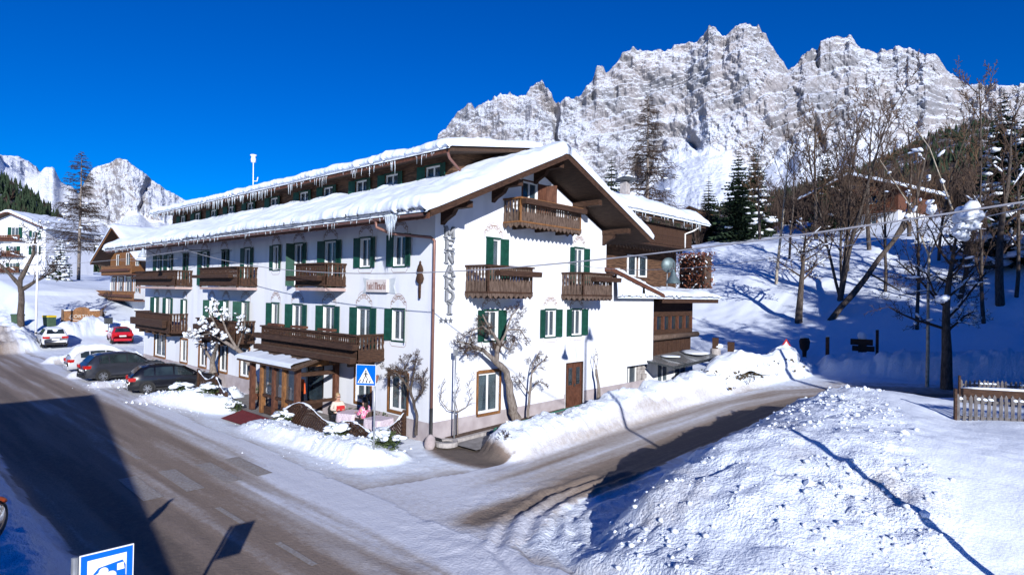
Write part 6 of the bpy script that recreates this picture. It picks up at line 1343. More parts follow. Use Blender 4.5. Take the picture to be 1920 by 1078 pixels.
# blue vehicle sign in the near corner
pc = np.array(atD(176, 1078, 6.55)); zg = hgt(pc[0], pc[1])
tl_, tr_ = np.array(atD(149, 1046, 6.4)), np.array(atD(226, 1029, 6.66)); dxy = (tr_-tl_)[:2]; yaw = math.atan2(dxy[1], dxy[0])
VS = empty('vehicle_sign', (tl_[0], tl_[1], tl_[2]-.62), yaw, 'blue framed sign with a van picture at the near roadside', 'road sign')
pw = float(np.linalg.norm(dxy)); pw = max(pw, .5); zt1 = .62
b = MB(); b.box(0, pw, 0, .015, 0, zt1+.02); b.build('plate', M['whitesign'], VS); b = MB(); flat(b, [(.012, .012), (pw-.012, .012), (pw-.012, zt1+.008), (.012, zt1+.008)], -.001); b.build('blue_frame', M['bluesign'], VS)
b = MB(); flat(b, [(.07, .07), (pw-.07, .07), (pw-.07, zt1-.05), (.07, zt1-.05)], -.006); b.build('white_field', M['whitesign'], VS)
b = MB(); q = pw; flat(b, [(.12*q/.5, .30), (.42*q/.5, .30), (.42*q/.5, .44), (.39*q/.5, .50), (.17*q/.5, .47), (.12*q/.5, .41)], -.011); flat(b, circ(.2*q/.5, .29, .055), -.0112); flat(b, circ(.37*q/.5, .30, .06), -.0112); b.build('van_picture', M['bluesign'], VS, kind='stuff')
b = MB(); flat(b, circ(.215*q/.5, .42, .045), -.016); flat(b, circ(.285*q/.5, .36, .05), -.016); flat(b, [(.34*q/.5, .40), (.41*q/.5, .40), (.40*q/.5, .475), (.34*q/.5, .47)], -.016); flat(b, circ(.2*q/.5, .29, .028), -.016); flat(b, circ(.37*q/.5, .30, .03), -.016); flat(b, [(.13*q/.5, .34), (.17*q/.5, .34), (.17*q/.5, .42), (.135*q/.5, .40)], -.016); b.build('white_details', M['whitesign'], VS, kind='stuff')
b = MB(); b.tube([(-.03, .05, zg-tl_[2]+.4), (-.03, .05, zt1+.0)], .035, 12); b.build('post', M['metal'], VS, True)
# traffic mirror at the left edge
pm0 = np.array(atD(-17, 978, 8.2)); MR = empty('traffic_mirror', (pm0[0], pm0[1], hgt(pm0[0], pm0[1])), 0, 'convex round traffic mirror with orange rim on a post', 'mirror'); hz_ = pm0[2]-hgt(pm0[0], pm0[1])
nrm = Vector((CP[0]-pm0[0], CP[1]-pm0[1], 0)).normalized(); MR.rotation_euler = (0, 0, math.atan2(nrm.y, nrm.x)-R(55)); MR.rotation_euler[2] = math.atan2(1.5, 1.0)-R(8)
b = MB(); b.lathe([(0, .08), (.12, .07), (.22, .04), (.28, 0)], 28, (0, 0, hz_), 'x'); b.build('glass', M['mirror'], MR, True); b = MB(); b.lathe([(.28, -.01), (.285, .02), (.30, .015), (.30, -.03), (.18, -.06), (0, -.07)], 28, (0, 0, hz_), 'x'); b.build('rim', M['darkmetal'], MR, True); b = MB(); b.tube([(.03, .30*math.cos(R(a)), hz_+.30*math.sin(R(a))) for a in range(45, 136, 10)], .03, 6); b.build('hood', M['orange'], MR, True); b = MB(); b.tube([(-.08, 0, 0), (-.08, 0, hz_+.1)], .03, 10); b.build('post', M['metal'], MR, True)
# warning triangle up the side road
pt_ = gnd((3.6, 26.6)); tz = atD(1470, 645, 39.5)[2]
TS = empty('warning_sign', pt_, math.atan2(CP[1]-pt_[1], CP[0]-pt_[0])+math.pi/2, 'red and white triangular road-narrows sign above the snow bank', 'road sign'); hh = tz-pt_[2]+.35
b = MB(); b.tube([(0, .03, -.3), (0, .03, hh)], .03, 8); b.build('post', M['metal'], TS, True); b = MB(); flat(b, [(-.48, hh-.80), (.48, hh-.80), (0, hh+.03)], 0, .012); b.build('plate', M['redsign'], TS); b = MB(); flat(b, [(-.33, hh-.71), (.33, hh-.71), (0, hh-.14)], -.014); b.build('white_field', M['whitesign'], TS); b = MB(); flat(b, [(-.14, hh-.68), (-.08, hh-.68), (-.04, hh-.35), (-.08, hh-.35)], -.02); flat(b, [(.14, hh-.68), (.08, hh-.68), (.04, hh-.35), (.08, hh-.35)], -.02); b.build('symbol', M['black'], TS, kind='stuff')
# street lamps and span wires
def bell(mb, c, s=1): mb.lathe([(.05*s, .38*s), (.07*s, .30*s), (.10*s, .26*s), (.11*s, .14*s), (.19*s, .06*s), (.26*s, -.10*s), (.27*s, -.13*s), (.20*s, -.10*s), (0, -.08*s)], 18, c)
lp = np.array([8.3, 2.35, 6.05]); HLm = empty('hanging_lamp', tuple(lp), 0, 'grey bell-shaped street lamp hanging from the span wire over the side road', 'street lamp')
b = MB(); bell(b, (0, 0, 0), .82); b.build('shade', M['lampmetal'], HLm, True); b = MB(); b.tube([(0, 0, .3), (0, 0, .52)], .02, 6); b.build('hanger', M['darkmetal'], HLm)
l2 = atD(268, 478, 36.0); HL2 = empty('hanging_lamp', tuple(l2), 0, 'white bell-shaped street lamp on a bracket before the far end of the hotel', 'street lamp'); b = MB(); bell(b, (0, 0, 0), 1.0); b.build('shade', mat('pale_lamp', (.45, .5, .55), (.55, .6, .64), 5, .4, metal=.3), HL2, True); a2 = onY(325, 496, -.02); b = MB(); b.tube([(0, 0, .38), (0, 0, .5)], .02, 6); b.tube([(0, 0, .45), tuple(np.array(a2)-np.array(l2))], .018, 6); b.build('bracket', M['darkmetal'], HL2)
px_, py_ = 18.6, -2.9; pz = hgt(px_, py_)
SLp = empty('street_lamp', (px_, py_, pz-.3), 0, 'tall grey steel lamp post behind the ploughed snow heap', 'street lamp'); b = MB(); b.tube([(0, 0, 0), (0, 0, 5), (0, 0, 11.2-pz)], [.10, .085, .06], 10); b.build('pole', M['metal'], SLp, True); b = MB(); b.bar((0, 0, 10.4), (-.9, .9, 10.9), .06); b.build('arm', M['metal'], SLp); b = MB(); bell(b, (-.95, .95, 10.45), 1.0); b.build('shade', M['lampmetal'], SLp, True)
def wire(name, label, a, b_, sag, r=.012, n=40):
    a, b_ = np.array(a), np.array(b_); mb = MB(); P = []
    for i in range(n+1): t = i/n; p = a*(1-t)+b_*t; P.append((p[0], p[1], p[2]-4*sag*t*(1-t)))
    mb.tube(P, r, 5); o = mb.build(name, M['wirem'], None, True); return tag(o, label, 'cable')
M['wirem'] = mat('grey_cable', (.30, .30, .33), (.38, .38, .42), 4, .6)
wire('span_cable', 'grey cable sagging across the street from the hotel front to the lamp post', (18.6, -2.9, 7.25), (-20.64, -1.3, 7.75), 1.33, .017)
wire('span_cable', 'thin cable carrying the hanging lamp from the gable to the post', (18.6, -2.9, 7.4), (0.01, 8.0, 7.0), .75, .009)
wire('span_cable', 'thin cable running along the long facade to its far end', (-20.64, -1.3, 7.75), (-46, -6, 7.2), .3, .014)
wire('span_cable', 'second thin cable beside the far facade lamp', (-17.5, -.02, 7.72), (-33, -1.75, 7.45), .25, .010)
IN = empty('cable_bracket', (-20.64, -1.3, 7.75), 0, 'small bracket with white insulators holding the cables on the facade', 'bracket'); b = MB(); b.bar((0, 0, 0), (0, 1.28, .1), .04); b.build('arm', M['darkmetal'], IN)
for x in (-.25, .0, .25): MB().lathe([(0, -.06), (.05, -.04), (.05, .04), (0, .06)], 8, (x, 0, .02)).build('insulator', M['whitesign'], IN, True)
b = MB(); b.bar((-.3, 0, 0), (.3, 0, 0), .04); b.build('crossbar', M['darkmetal'], IN)
lz = hgt(-51.0, -3.2); LP = empty('street_lamp', (-51.0, -3.2, lz-.4), 0, 'slim white lamp post with horizontal arm beside the snowy trunk', 'street lamp'); b = MB(); b.tube([(0, 0, 0), (0, 0, 8.6)], [.10, .07], 10); b.build('pole', M['whitesign'], LP, True); b = MB(); b.tube([(0, 0, 8.5), (-.2, -1.9, 8.55)], .05, 8); b.build('arm', M['whitesign'], LP); b = MB(); b.box(-.35, -.05, -2.4, -1.9, 8.48, 8.6); b.build('lamp_head', M['metal'], LP)
# resort sign board
bz = hgt(-57, 1.6)
BS = empty('sign_board', (-56.5, 1.4, 1.15), R(62), 'carved wooden sign board with pale lettering on two posts', 'sign'); BS.rotation_euler = (0, 0, R(75))
b = MB(); pts = [(-1.5, .0), (1.5, .0), (1.5, 1.15), (.75, 1.2), (.5, 1.45), (.2, 1.55), (-.2, 1.55), (-.5, 1.45), (-.75, 1.2), (-1.5, 1.15)]; b.prism([(p[0], -.05, p[1]+.75) for p in pts], (0, .1, 0)); b.build('board', M['woodo'], BS)
for s in (-1, 1): MB().box(s*1.6-.1, s*1.6+.1, -.1, .1, -.9, 2.05).build('post', M['woodg'], BS)
b = MB()
for s in (-1, 1): b.blob((s*1.1, 0, 1.97), (.5, .12, .08), 3, sub=2)
b.build('board_snow', M['snow'], BS, True, kind='stuff')
cu = bpy.data.curves.new('t', 'FONT'); cu.body = 'CORTINA'; cu.size = .46; cu.align_x = 'CENTER'; cu.extrude = .01; to = bpy.data.objects.new('t', cu); COL.objects.link(to)
me = bpy.data.meshes.new_from_object(to.evaluated_get(bpy.context.evaluated_depsgraph_get())); bpy.data.objects.remove(to); me.materials.clear(); me.materials.append(mat('tan_letters', (.5, .45, .38), (.58, .53, .46), 8, .7)); o = link('lettering', me, BS, (0, -.07, 1.22)); o.rotation_euler = (math.pi/2, 0, 0); o['kind'] = 'stuff'
b = MB()
for k in range(10): a0, a1 = R(200+14*k), R(200+14*(k+1)); flat(b, [(1.15*math.cos(a0), 1.45+.5*math.sin(a0)), (1.15*math.cos(a1), 1.45+.5*math.sin(a1)), (1.15*math.cos(a1), 1.42+.5*math.sin(a1)), (1.15*math.cos(a0), 1.42+.5*math.sin(a0))], -.055)
b.build('scroll_line', M['whitesign'], BS, kind='stuff')
# bins by the trunk
for x, y, lid, lab in ((-57.0, -3.6, 'binbody', 'dark green wheeled bin beside the broken trunk'), (-55.6, -1.4, 'yellow', 'bin with yellow lid behind the lamp post')):
    z = hgt(x, y)-.3; B = empty('waste_bin', (x, y, z), R(20), lab, 'bin'); B.scale = (.75, .75, .75); b = MB(); b.prism([(-.5, -.4, 0), (.5, -.4, 0), (.62, -.5, 1.5), (-.62, -.5, 1.5)], (0, .9, 0)); b.build('body', M['binbody'], B); b = MB(); b.prism([(-.66, -.55, 1.5), (.66, -.55, 1.5), (.6, -.55, 1.72), (-.6, -.55, 1.72)], (0, 1.0, 0)); b.build('lid', M[lid], B)
PB = empty('post_box', (-49.6, 2.0, hgt(-49.6, 2.0)), 0, 'dark box on a thin post in the snow behind the white car', 'post box'); MB().box(-.03, .03, -.03, .03, 0, 1.5).build('post', M['darkmetal'], PB); MB().box(-.25, .25, -.3, .3, 1.2, 1.75).build('box', M['darkmetal'], PB)
# ------------------------------------------------------------------ terrace
def lattice(name, label, A, B_, tops, z0, post_a=True, post_b=True, snow=True):
    A = np.array(A, float); B_ = np.array(B_, float); L = float(np.hypot(*(B_-A)[:2])); ang = math.atan2(B_[1]-A[1], B_[0]-A[0])
    F = empty(name, (A[0], A[1], z0), ang, label, 'fence'); tp = lambda s: float(np.interp(s/L, np.linspace(0, 1, len(tops)), tops))
    if len(tops) > 4:
        from_ = tops; tp = lambda s: float(np.interp(s/L, np.linspace(0, 1, 60), SM)); xx = np.linspace(0, 1, 60); SM = np.interp(xx, np.linspace(0, 1, len(from_)), from_); SM = np.convolve(np.pad(SM, 5, 'edge'), np.ones(11)/11, 'valid')
    mb = MB(); sp = .15
    for dr in (1, -1):
        k = -int(2/sp)
        while k*sp < L+2:
            n = 24; s0 = k*sp; prev = None
            for i in range(n+1):
                t = i/n*1.5; s = s0+dr*t; z = .12+t
                ok = 0 <= s <= L and z <= tp(s)
                if ok and prev is not None: mb.bar((prev[0], dr*.008, prev[1]), (s, dr*.008, z), .028, .012, (0, 1, 0))
                prev = (s, z) if ok else None
            k += 1
    mb.build('lattice', M['wood'], F, kind='stuff')
    r = MB(); S = MB(); m = 30
    for i in range(m):
        a, b = L*i/m, L*(i+1)/m; r.bar((a, 0, tp(a)), (b, 0, tp(b)), .05, .05, (0, 1, 0)); r.bar((a, 0, .1), (b, 0, .1), .05, .06, (0, 1, 0))
    r.build('frame', M['wood'], F)
    if snow:
        rg = random.Random(int(A[0]*7)); S.tube([(L*i/m, 0, tp(L*i/m)+.035+.01*math.sin(i*2.3)) for i in range(m+1)], [.012+.035*max(0, math.sin(i*.55+rg.random()))+.005 for i in range(m+1)], 6); S.build('rail_snow', M['snow'], F, True)
    for q, s in ((post_a, 0), (post_b, L)):
        if q: MB().box(s-.06, s+.06, -.06, .06, -.4, tp(s)+.12).build('post', M['wood'], F)
    return F
zt2 = .05
lattice('lattice_fence', 'wavy dark lattice fence panel with snow on its long curved top', (-6.5, -2.42), (-2.25, -2.32), [.55, .75, .98, 1.08, 1.05, .9, .68, .58, .58, .66], zt2)
lattice('lattice_fence', 'short lattice fence panel behind the crossing sign', (-2.25, -2.32), (-.42, -2.22), [.72, .82, .85, .78, .66, .58], zt2, False, True)
lattice('lattice_fence', 'lattice fence panel with a sagging snowy top turning back to the wall', (-.42, -2.22), (-1.35, -.2), [.78, .66, .6, .64, .76, .95], zt2, False, True)
lattice('trellis_panel', 'broken trellis panel with sagging snowy rail beside the black car', (-15.6, -2.35), (-13.0, -2.5), [1.0, .75, .65, .8, 1.05], .35)
lattice('trellis_panel', 'low trellis panel sloping down toward the red carpet', (-13.0, -2.5), (-11.2, -2.75), [1.0, .8, .6, .5, .42], .3, False, True)
def table(label, x, y, s, rz):
    T = empty('terrace_table', (x, y, .08), rz, label, 'table'); n = 28; b = MB(); top = []; bot = []
    for k in range(n):
        a = 2*math.pi*k/n; c, d = math.cos(a), math.sin(a); q = s/max(abs(c), abs(d)); q = min(q, s*1.3)
        top.append((c*q, d*q, .75)); e = 1.04+.03*math.sin(k*2.7); bot.append((c*q*e, d*q*e, .38+.05*math.sin(k*1.9)))
    b.poly(top)
    for k in range(n): b.quad(top[k], top[(k+1) % n], bot[(k+1) % n], bot[k])
    b.build('tablecloth', M['cloth'], T)
    for sx in (-1, 1):
        for sy in (-1, 1): MB().box(sx*s*.8-.025, sx*s*.8+.025, sy*s*.8-.025, sy*s*.8+.025, 0, .74).build('leg', M['darkmetal'], T)
    return T
table('terrace table with pink cloth between the two seated guests', -3.55, -1.1, .42, R(20)); table('terrace table with pink cloth behind the short lattice panel', -1.85, -1.0, .42, R(10))
def chair(label, x, y, rz, cushion=None, m='blackpl'):
    C = empty('terrace_chair', (x, y, .08), rz, label, 'chair')       # faces +x
    MB().box(-.22, .24, -.24, .24, .40, .44).build('seat', M[m], C)
    b = MB(); b.prism([(-.22, -.23, .44), (-.22, .23, .44), (-.32, .22, .78), (-.34, .12, .90), (-.34, -.12, .90), (-.32, -.22, .78)], (-.03, 0, 0)); b.build('backrest', M[m], C)
    for sx, sy in ((-.2, -.22), (-.2, .22), (.22, -.22), (.22, .22)): MB().bar((sx, sy, .40), (sx*1.15, sy*1.1, 0), .04).build('leg', M[m], C)
    for sy in (-.26, .26): b = MB(); b.bar((-.27, sy, .64), (.2, sy, .64), .05, .03); b.bar((.2, sy, .63), (.22, sy, .42), .035); b.build('armrest', M[m], C)
    if cushion: b = MB(); b.blob((-.25, 0, .66), (.05, .18, .2), 2, sub=2, amp=.1); b.build('cushion', M[cushion], C, True)
    return C
chair('black garden chair with a white cushion beside the porch', -11.0, -1.0, R(-60), 'whitep')
chair('dark chair under the guest in the cream pullover', -4.25, -1.25, R(12)); chair('dark chair under the dark-haired guest', -2.78, -1.02, R(190), None, 'woodg')
M['skin'] = mat('skin', (.50, .28, .20), (.55, .32, .24), 6, .55); M['cream'] = mat('cream_knit', (.60, .50, .42), (.68, .58, .50), 40, .95, .3, 60); M['jeans'] = mat('dark_trousers', (.02, .022, .035), (.035, .04, .06), 20, .9); M['fair'] = mat('fair_hair', (.30, .19, .10), (.40, .27, .15), 30, .7); M['darkhair'] = mat('dark_hair', (.012, .008, .007), (.03, .02, .016), 30, .5); M['pinkc'] = mat('pink_print', (.62, .10, .25), (.75, .55, .62), 14, .9, contrast=(.45, .55)); M['redb'] = mat('red_cover', (.5, .02, .025), (.42, .02, .02), 6, .5); M['shoe'] = mat('shoe', (.02, .018, .016), (.04, .035, .03), 8, .7)
def skinmesh(name, V, E_, Rd, m, par, root=0, sub=2):
    me = bpy.data.meshes.new(name); me.from_pydata(V, E_, []); me.materials.append(m); o = link(name, me, par)
    md = o.modifiers.new('skin', 'SKIN'); md.use_smooth_shade = True
    for i, r in enumerate(Rd): sv = me.skin_vertices[0].data[i]; sv.radius = (r, r) if not hasattr(r, '__len__') else r; sv.use_root = (i == root)
    s = o.modifiers.new('sub', 'SUBSURF'); s.levels = sub; s.render_levels = sub
    return o
def seated(label, x, y, rz, top, hairm, hairstyle, glasses, hands=(.34, .80)):
    P = empty('person', (x, y, .08), rz, label, 'person')
    V, E_, Rd = [], [], []
    def add(p, r, a=None): V.append(p); Rd.append(r); i = len(V)-1; (E_.append((a, i)) if a is not None else None); return i
    pel = add((-.02, 0, .52), (.15, .13)); sp = add((-.05, 0, .72), (.13, .105), pel); ch = add((-.06, 0, .95), (.15, .115), sp); nk = add((-.03, 0, 1.10), .055, ch); hb = add((.0, 0, 1.19), (.075, .085), nk); ht = add((.01, 0, 1.29), (.085, .10), hb); hc = add((.0, 0, 1.36), (.06, .07), ht)
    add((.10, 0, 1.225), .014, hb)
    sl, kn = {}, {}
    for s in (-1, 1):
        sh = add((-.05, s*.17, 1.02), .062, ch); el = add((.02, s*.27, .78), .045, sh); wr = add((hands[0]-.10, s*.13, hands[1]), .03, el); pm = add((hands[0]-.03, s*.10, hands[1]+.01), (.03, .022), wr); sl[s] = (sh, el, wr)
        for f in range(4): fa = add((hands[0]+.03, s*(.13-.022*f), hands[1]+.02), .010, pm); add((hands[0]+.055, s*(.125-.022*f), hands[1]-.01), .009, fa)
        th = add((hands[0]+.0, s*.06, hands[1]+.03), .011, pm); add((hands[0]+.03, s*.045, hands[1]+.035), .009, th)
        hp = add((.05, s*.10, .50), .095, pel); k = add((.45, s*.12, .52), .065, hp); an = add((.43, s*.12, .10), .042, k); add((.55, s*.13, .05), (.04, .035), an); kn[s] = (hp, k, an)
    skinmesh('body', V, E_, Rd, M['skin'], P)
    tv = [V[0], V[1], V[2], (V[nk][0], 0, 1.06)]; te = [(0, 1), (1, 2), (2, 3)]; tr = [(.18, .16), (.165, .135), (.185, .145), .07]
    for s in (-1, 1):
        b = len(tv); tv += [V[sl[s][0]], V[sl[s][1]], V[sl[s][2]]]; te += [(2, b), (b, b+1), (b+1, b+2)]; tr += [.085, .068, .05]
    skinmesh('top', tv, te, tr, M[top], P)
    pv = [V[pel]]; pe = []; prd = [(.17, .15)]
    for s in (-1, 1):
        b = len(pv); pv += [V[i] for i in kn[s]]; pe += [(0, b), (b, b+1), (b+1, b+2)]; prd += [.11, .082, .06]
    skinmesh('trousers', pv, pe, prd, M['jeans'], P)
    h = MB()
    if hairstyle == 'short': h.blob((-.035, 0, 1.33), (.115, .105, .105), 4, sub=3, amp=.1); h.blob((-.07, 0, 1.24), (.07, .09, .10), 5, sub=2, amp=.1)
    else: h.blob((-.03, 0, 1.33), (.125, .115, .11), 4, sub=3, amp=.08); h.blob((-.09, 0, 1.16), (.07, .11, .17), 5, sub=3, amp=.15); h.blob((-.10, 0, 1.0), (.05, .10, .12), 6, sub=2, amp=.15)
    h.build('hair', M[hairm], P, True)
    e = MB()
    if glasses:
        for s in (-1, 1): e.blob((.092, s*.038, 1.272), (.012, .03, .022), 1, sub=2, amp=0)
        e.box(.09, .10, -.02, .02, 1.275, 1.282); e.build('sunglasses', M['blackpl'], P, True)
    else:
        for s in (-1, 1): e.blob((.092, s*.034, 1.27), (.008, .014, .009), 1, sub=1, amp=0)
        e.build('eyes', M['black'], P, True, kind='stuff')
    mo = MB(); mo.box(.083, .090, -.022, .022, 1.175, 1.185); mo.build('mouth', M['redb'], P)
    return P
P1 = seated('seated guest in cream pullover and sunglasses at the terrace table', -4.25, -1.25, R(-14), 'cream', 'fair', 'short', True)
P2 = seated('seated guest with dark hair and pink printed top at the terrace table', -2.78, -1.02, R(190), 'pinkc', 'darkhair', 'long', False)
BK = empty('red_menu', (-3.93, -1.33, .90), R(-14), 'red menu card held by the guest in the cream pullover', 'menu'); b = MB(); b.box(-.01, .01, -.16, -.002, -.05, .15); b.build('cover', M['redb'], BK); b = MB(); b.box(-.01, .01, .002, .16, -.05, .15); b.build('cover', M['redb'], BK)
# things in the porch
SLd = empty('orange_sledge', (-8.05, -1.55, .12), R(10), 'orange and yellow plastic sledge leaning inside the porch', 'sledge'); b = MB(); b.prism([(-.19, 0, .35), (.19, 0, .35), (.15, .12, 1.05), (.07, .15, 1.22), (-.07, .15, 1.22), (-.15, .12, 1.05)], (0, .05, 0)); b.build('body', mat('orange_plastic', (.75, .12, .03), (.7, .16, .04), 4, .4), SLd); b = MB(); b.prism([(-.2, -.04, .0), (.2, -.04, .0), (.19, 0, .348), (-.19, 0, .348)], (0, .05, 0)); b.build('tail', M['yellow'], SLd)
JK = empty('hanging_jacket', (-7.35, -1.2, .75), 0, 'red ski jacket hanging inside the porch', 'jacket'); b = MB(); b.prism([(-.2, 0, .5), (-.12, 0, .95), (.12, 0, .95), (.2, 0, .5), (.16, 0, .45), (-.16, 0, .45)], (0, .12, 0)); b.build('body', M['orange'], JK); b = MB(); b.prism([(-.16, .01, 0), (.16, .01, 0), (.16, .01, .445), (-.16, .01, .445)], (0, .1, 0)); b.build('lower_part', M['jeans'], JK)
for s in (-1, 1): b = MB(); b.bar((s*.17, .06, .85), (s*.24, .06, .35), .09, .08); b.build('sleeve', M['orange'], JK)
def potted(label, x, y, z, r, sd):
    o = bush('potted_shrub', label, (x, y, z+.25), r, sd, 0, n=420, cat='potted plant'); b = MB(); b.box(-r*.9, r*.9, -r*.6, r*.6, -.25, .05); b.build('planter', M['woodr'], o); return o
potted('green shrub in a wooden planter left of the porch', -12.9, -.55, .08, .38, 121); potted('green shrub in a planter below the window by the lattice corner', -2.5, -.42, .08, .42, 122); potted('green shrub in a planter behind the seated guests', -4.6, -.42, .08, .36, 123)
# corner stone, drain ring, thin pole, green handrail
b = MB(); b.blob((.40, -.40, .22), (.19, .18, .27), 8, sub=3, amp=.12); tag(b.build('boulder', mat('pink_stone', (.30, .25, .25), (.42, .36, .36), 4, .9, .3), None, True), 'rounded pinkish boulder at the foot of the hotel corner', 'boulder')
DRn = empty('drain_ring', (.62, .2, .06), 0, 'round concrete drain collar below the corner downpipe', 'drain'); b = MB(); b.lathe([(.24, 0), (.24, .16), (.42, .16), (.42, 0)], 18); b.build('ring', M['stone'], DRn); b = MB(); b.lathe([(0, .1), (.235, .1)], 18); b.build('cover', M['darkmetal'], DRn)
TP = empty('flood_light', (.55, .62, .1), 0, 'slim grey pole with a small floodlight before the gable wall', 'lamp'); b = MB(); b.tube([(0, 0, 0), (0, 0, 3.15)], .032, 8); b.build('pole', M['metal'], TP, True); b = MB(); b.box(-.06, .06, -.07, .07, 3.15, 3.38); b.bar((0, .05, 3.3), (0, .3, 3.3), .03); b.build('head', M['metal'], TP)
GR = empty('handrail', (1.85, 1.4, .3), 0, 'green metal handrail half buried in the snow bank along the gable path', 'railing'); b = MB(); b.tube([(0, 0, .38), (0, 6, .62), (0, 12, .82), (0, 16, .95)], .03, 8); b.build('top_rail', M['greenrail'], GR, True); b = MB(); b.tube([(0, 0, .05), (0, 6, .28), (0, 12, .48), (0, 16, .6)], .022, 8); b.build('lower_rail', M['greenrail'], GR, True)
for k in range(9): MB().box(-.025, .025, 2*k-.025, 2*k+.025, -.4+.03*k, .38+.036*k*1.0).build('post', M['greenrail'], GR)
# ------------------------------------------------------------------ right-hand side: hedge, posts, fences
a, b_ = onZ(1335, 728, .7), onZ(1485, 694, .95); a, b_ = np.array(a), np.array(b_); n = 9
HG = empty('snowy_hedge', (a[0], a[1], .5), 0, 'long hedge bowed under a thick snow load along the side road', 'hedge'); fo = MB(); sw = MB(); rg = random.Random(15); dl = (b_-a)
for k in range(2600):
    t = rg.random(); c = Vector((dl[0]*t+rg.gauss(0, .42), dl[1]*t+rg.gauss(0, .42), dl[2]*t+rg.uniform(0, 1.25))); u = Vector((rg.uniform(-1, 1), rg.uniform(-1, 1), rg.uniform(-1, 1)))*.10; v = Vector((rg.uniform(-1, 1), rg.uniform(-1, 1), rg.uniform(-1, 1)))*.07; fo.quad(tuple(c-u), tuple(c+v), tuple(c+u), tuple(c-v))
fo.build('foliage', mat('brown_hedge_leaves', (.05, .035, .022), (.10, .075, .04), 5, .9), HG)
nu, nv = 60, 20; g = [[None]*nv for _ in range(nu)]; dn = Vector((dl[1], -dl[0], 0)).normalized()
for i in range(nu):
    t = -.08+1.16*i/(nu-1); ee = max(0.02, 1-abs(2*(i/(nu-1))-1)**6)
    for j in range(nv):
        ph = math.pi*(-.12+1.24*j/(nv-1)); wv_ = (.62+.25*float(fbm(np.array([t*6.]), np.array([j*.2]), 3, 9)[0]))*ee; hv = (.45+.5*float(fbm(np.array([t*7.+3]), np.array([j*.25]), 3, 19)[0]))*ee
        g[i][j] = (dl[0]*t+dn.x*wv_*1.2*math.cos(ph), dl[1]*t+dn.y*wv_*1.2*math.cos(ph), dl[2]*t+.95+.25*math.sin(t*8)*ee+hv*math.sin(ph)*1.1)
for i in range(nu-1):
    for j in range(nv-1): sw.quad(g[i][j], g[i+1][j], g[i+1][j+1], g[i][j+1])
sw.build('snow_cover', M['snow'], HG, True)
def gate_post(label, x, y, h):
    z = hgt(x, y)-.2; P = empty('timber_post', (x, y, z), R(15), label, 'post'); MB().prism([(-.16, -.16, 0), (.16, -.16, 0), (.20, -.16, h), (-.20, -.16, h)], (0, .32, 0)).build('post', M['wood'], P); b = MB(); b.lathe([(.34, 0), (.36, .1), (.36, h*.55), (.30, h*.6), (0, h*.6)], 12); b.build('stone_basket', M['stone'], P); b = MB(); b.blob((.15, .15, h*.66), (.36, .36, .22), 3, sub=2); b.build('snow_cap', M['snow'], P, True); return P
p = onZ(1370, 700, .7); gate_post('dark timber post in a stone basket beside the hotel garden', p[0], p[1], 2.1); p = onZ(1345, 690, .7); gate_post('shorter timber post in a stone basket next to the bay', p[0]-.6, p[1]+1.0, 1.9)
p = atD(1303, 525, 43); RH = empty('red_hedge', (p[0], p[1], p[2]-.6), R(-25), 'clipped hedge with red-brown leaves and frost behind the bay roof', 'hedge'); fo = MB(); fs = MB(); rg = random.Random(25)
for k in range(2600):
    c = Vector((rg.uniform(-1.5, 1.5), rg.uniform(-.5, .5), rg.uniform(0, 2.5))); u = Vector((rg.uniform(-1, 1), rg.uniform(-1, 1), rg.uniform(-1, 1)))*.09; v = Vector((rg.uniform(-1, 1), rg.uniform(-1, 1), rg.uniform(-1, 1)))*.07; (fs if rg.random() < .05+.1*c.z/2.5 else fo).quad(tuple(c-u), tuple(c+v), tuple(c+u), tuple(c-v))
fo.build('foliage', M['redleaf'], RH); fs.build('frost', M['snow'], RH, kind='stuff'); MB().box(-1.35, 1.35, -.3, .3, 0, 2.2).build('branch_core', M['twig'], RH); MB().box(-1.5, 1.5, -.54, -.48, 1.2, 1.27).build('support_rail', M['wood'], RH)
pk = MB(); pk.prism([(-.045, 0, 0), (.045, 0, 0), (.045, 0, .92), (0, 0, 1.0), (-.045, 0, .92)], (0, .022, 0)); pkm = pk.mesh('picket', M['woodgrey'])
def picket_fence(label, A, ang, n, z0, dz):
    F = empty('picket_fence', (A[0], A[1], z0), ang, label, 'fence'); rg = random.Random(n)
    for k in range(n): o = link('picket', pkm, F, (k*.158, 0, dz*k+rg.uniform(-.02, .02))); o.rotation_euler = (0, rg.uniform(-.025, .025), 0)
    for zz in (.3, .78): b = MB(); b.bar((-.05, .045, zz), (n*.158, .045, zz+dz*n), .04, .07); b.build('rail', M['woodgrey'], F)
    b = MB()
    for k in range(n):
        if rg.random() < .6: b.blob((k*.158+.06, .03, .86+dz*k), (.09, .06, .05), k, sub=1)
    b.build('snow_load', M['snow'], F, True, kind='stuff'); MB().box(-.11, -.05, -.04, .06, -.5, 1.15).build('post', M['wood'], F); return F
za = onZ(1797, 790, 1.95); picket_fence('weathered grey picket fence on the open snow field', (za[0], za[1]), R(30), 26, 1.78, .0)
zb_ = onZ(1803, 738, 1.75); picket_fence('far snow-topped picket fence beyond the log bench', (zb_[0], zb_[1]), R(28), 30, 1.35, .0)
q = onZ(1800, 752, 1.9); LB = empty('log_bench', (q[0]+.1, q[1]-.4, 1.85), R(24), 'dark squared log bench between the two picket fences', 'bench'); MB().box(0, 2.6, -.14, .14, .32, .58).build('seat', M['wood'], LB)
for x in (.2, 2.45): MB().box(x-.15, x+.15, -.2, .2, -.3, .318).build('leg', M['wood'], LB)
b = MB(); b.blob((1.2, 0, .6), (1.1, .13, .06), 3, sub=2); b.build('snow_cap', M['snow'], LB, True)
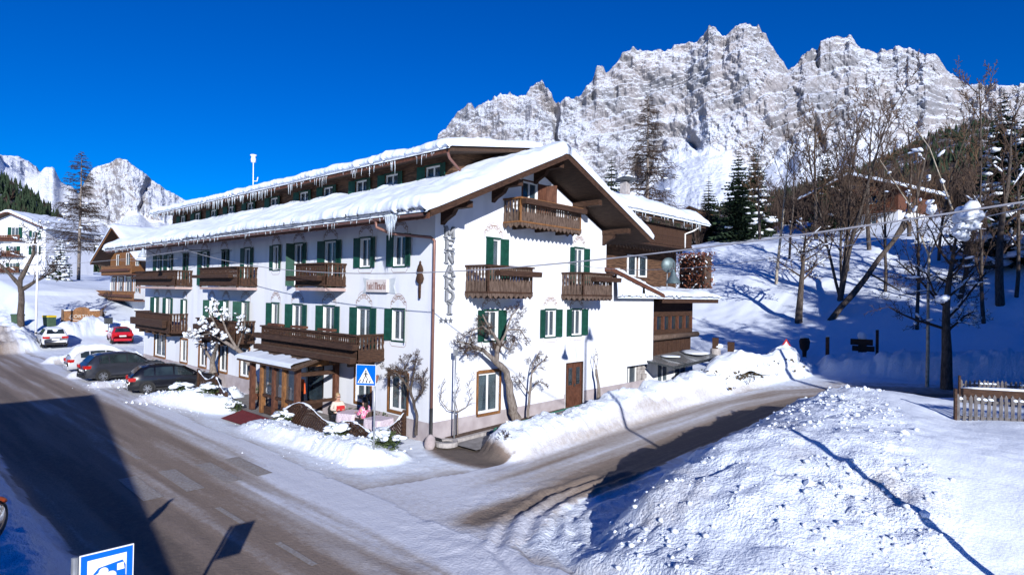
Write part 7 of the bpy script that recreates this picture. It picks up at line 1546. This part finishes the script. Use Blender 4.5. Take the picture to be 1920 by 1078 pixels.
b = MB(); z1 = hgt(6.6, 28.6); RL = empty('rail_fence', (6.4, 29.2, hgt(6.4, 29.2)-.2), R(19), 'long wooden rail on low posts above the far snow bank', 'fence'); MB().bar((0, 0, .75), (9.5, 0, .95), .16, .16).build('rail', M['wood'], RL)
for x in (.3, 4.8, 9.2): MB().box(x-.1, x+.1, -.1, .1, -.6, .95).build('post', M['wood'], RL)
p = onZ(1637, 668, 1.6); DS = empty('direction_sign', (p[0], p[1]-3, hgt(p[0], p[1]-3)-.1), math.atan2(CP[1]-p[1], CP[0]-p[0])+math.pi/2, 'dark wooden direction sign with a snow cap by the far bank', 'sign'); MB().box(-.25, .25, -.1, .1, -.5, 1.3).build('pedestal', M['wood'], DS); MB().box(-.7, .6, -.18, -.102, 1.15, 1.55).build('board', M['wood'], DS); MB().box(-.6, .7, -.18, -.102, .75, 1.1).build('board', M['wood'], DS); MB().box(.75, .93, -.06, .06, -.5, 2.2).build('post', M['wood'], DS); b = MB(); b.blob((-.0, 0, 1.75), (.28, .25, .28), 4, sub=2); b.build('snow_cap', M['snow'], DS, True)
p = onZ(1551, 692, 1.1); MP = empty('marker_post', gnd(p, -.1), 0, 'short dark marker post at the bend of the side road', 'post'); MB().box(-.09, .09, -.09, .09, 0, 1.25).build('post', M['wood'], MP); b = MB(); b.blob((0, 0, 1.28), (.1, .1, .06), 2, sub=2); b.build('snow_cap', M['snow'], MP, True)
p = onZ(1508, 682, 1.0); WP = empty('wheel_planter', gnd(p, -.1), R(10), 'dark post-shaped planter with snow cap beside the warning sign', 'planter'); b = MB(); b.lathe([(.12, 0), (.15, .5), (.3, .7), (.36, 1.2), (.25, 1.45), (0, 1.45)], 12); b.build('body', M['wood'], WP, True); b = MB(); b.blob((0, 0, 1.5), (.3, .3, .2), 6, sub=2); b.build('snow_cap', M['snow'], WP, True)
# twigs pushed into the bank beside the bare patch
bare_tree('cut_shrub', 'small cut shrub at the end of the snow bank by the bare corner', gnd(onZ(945, 845, .2), -.05), .55, 131, .02, .05, 50, .6, (8, 5, 3), .05, .3, maxl=3, stems=3, cat='shrub')
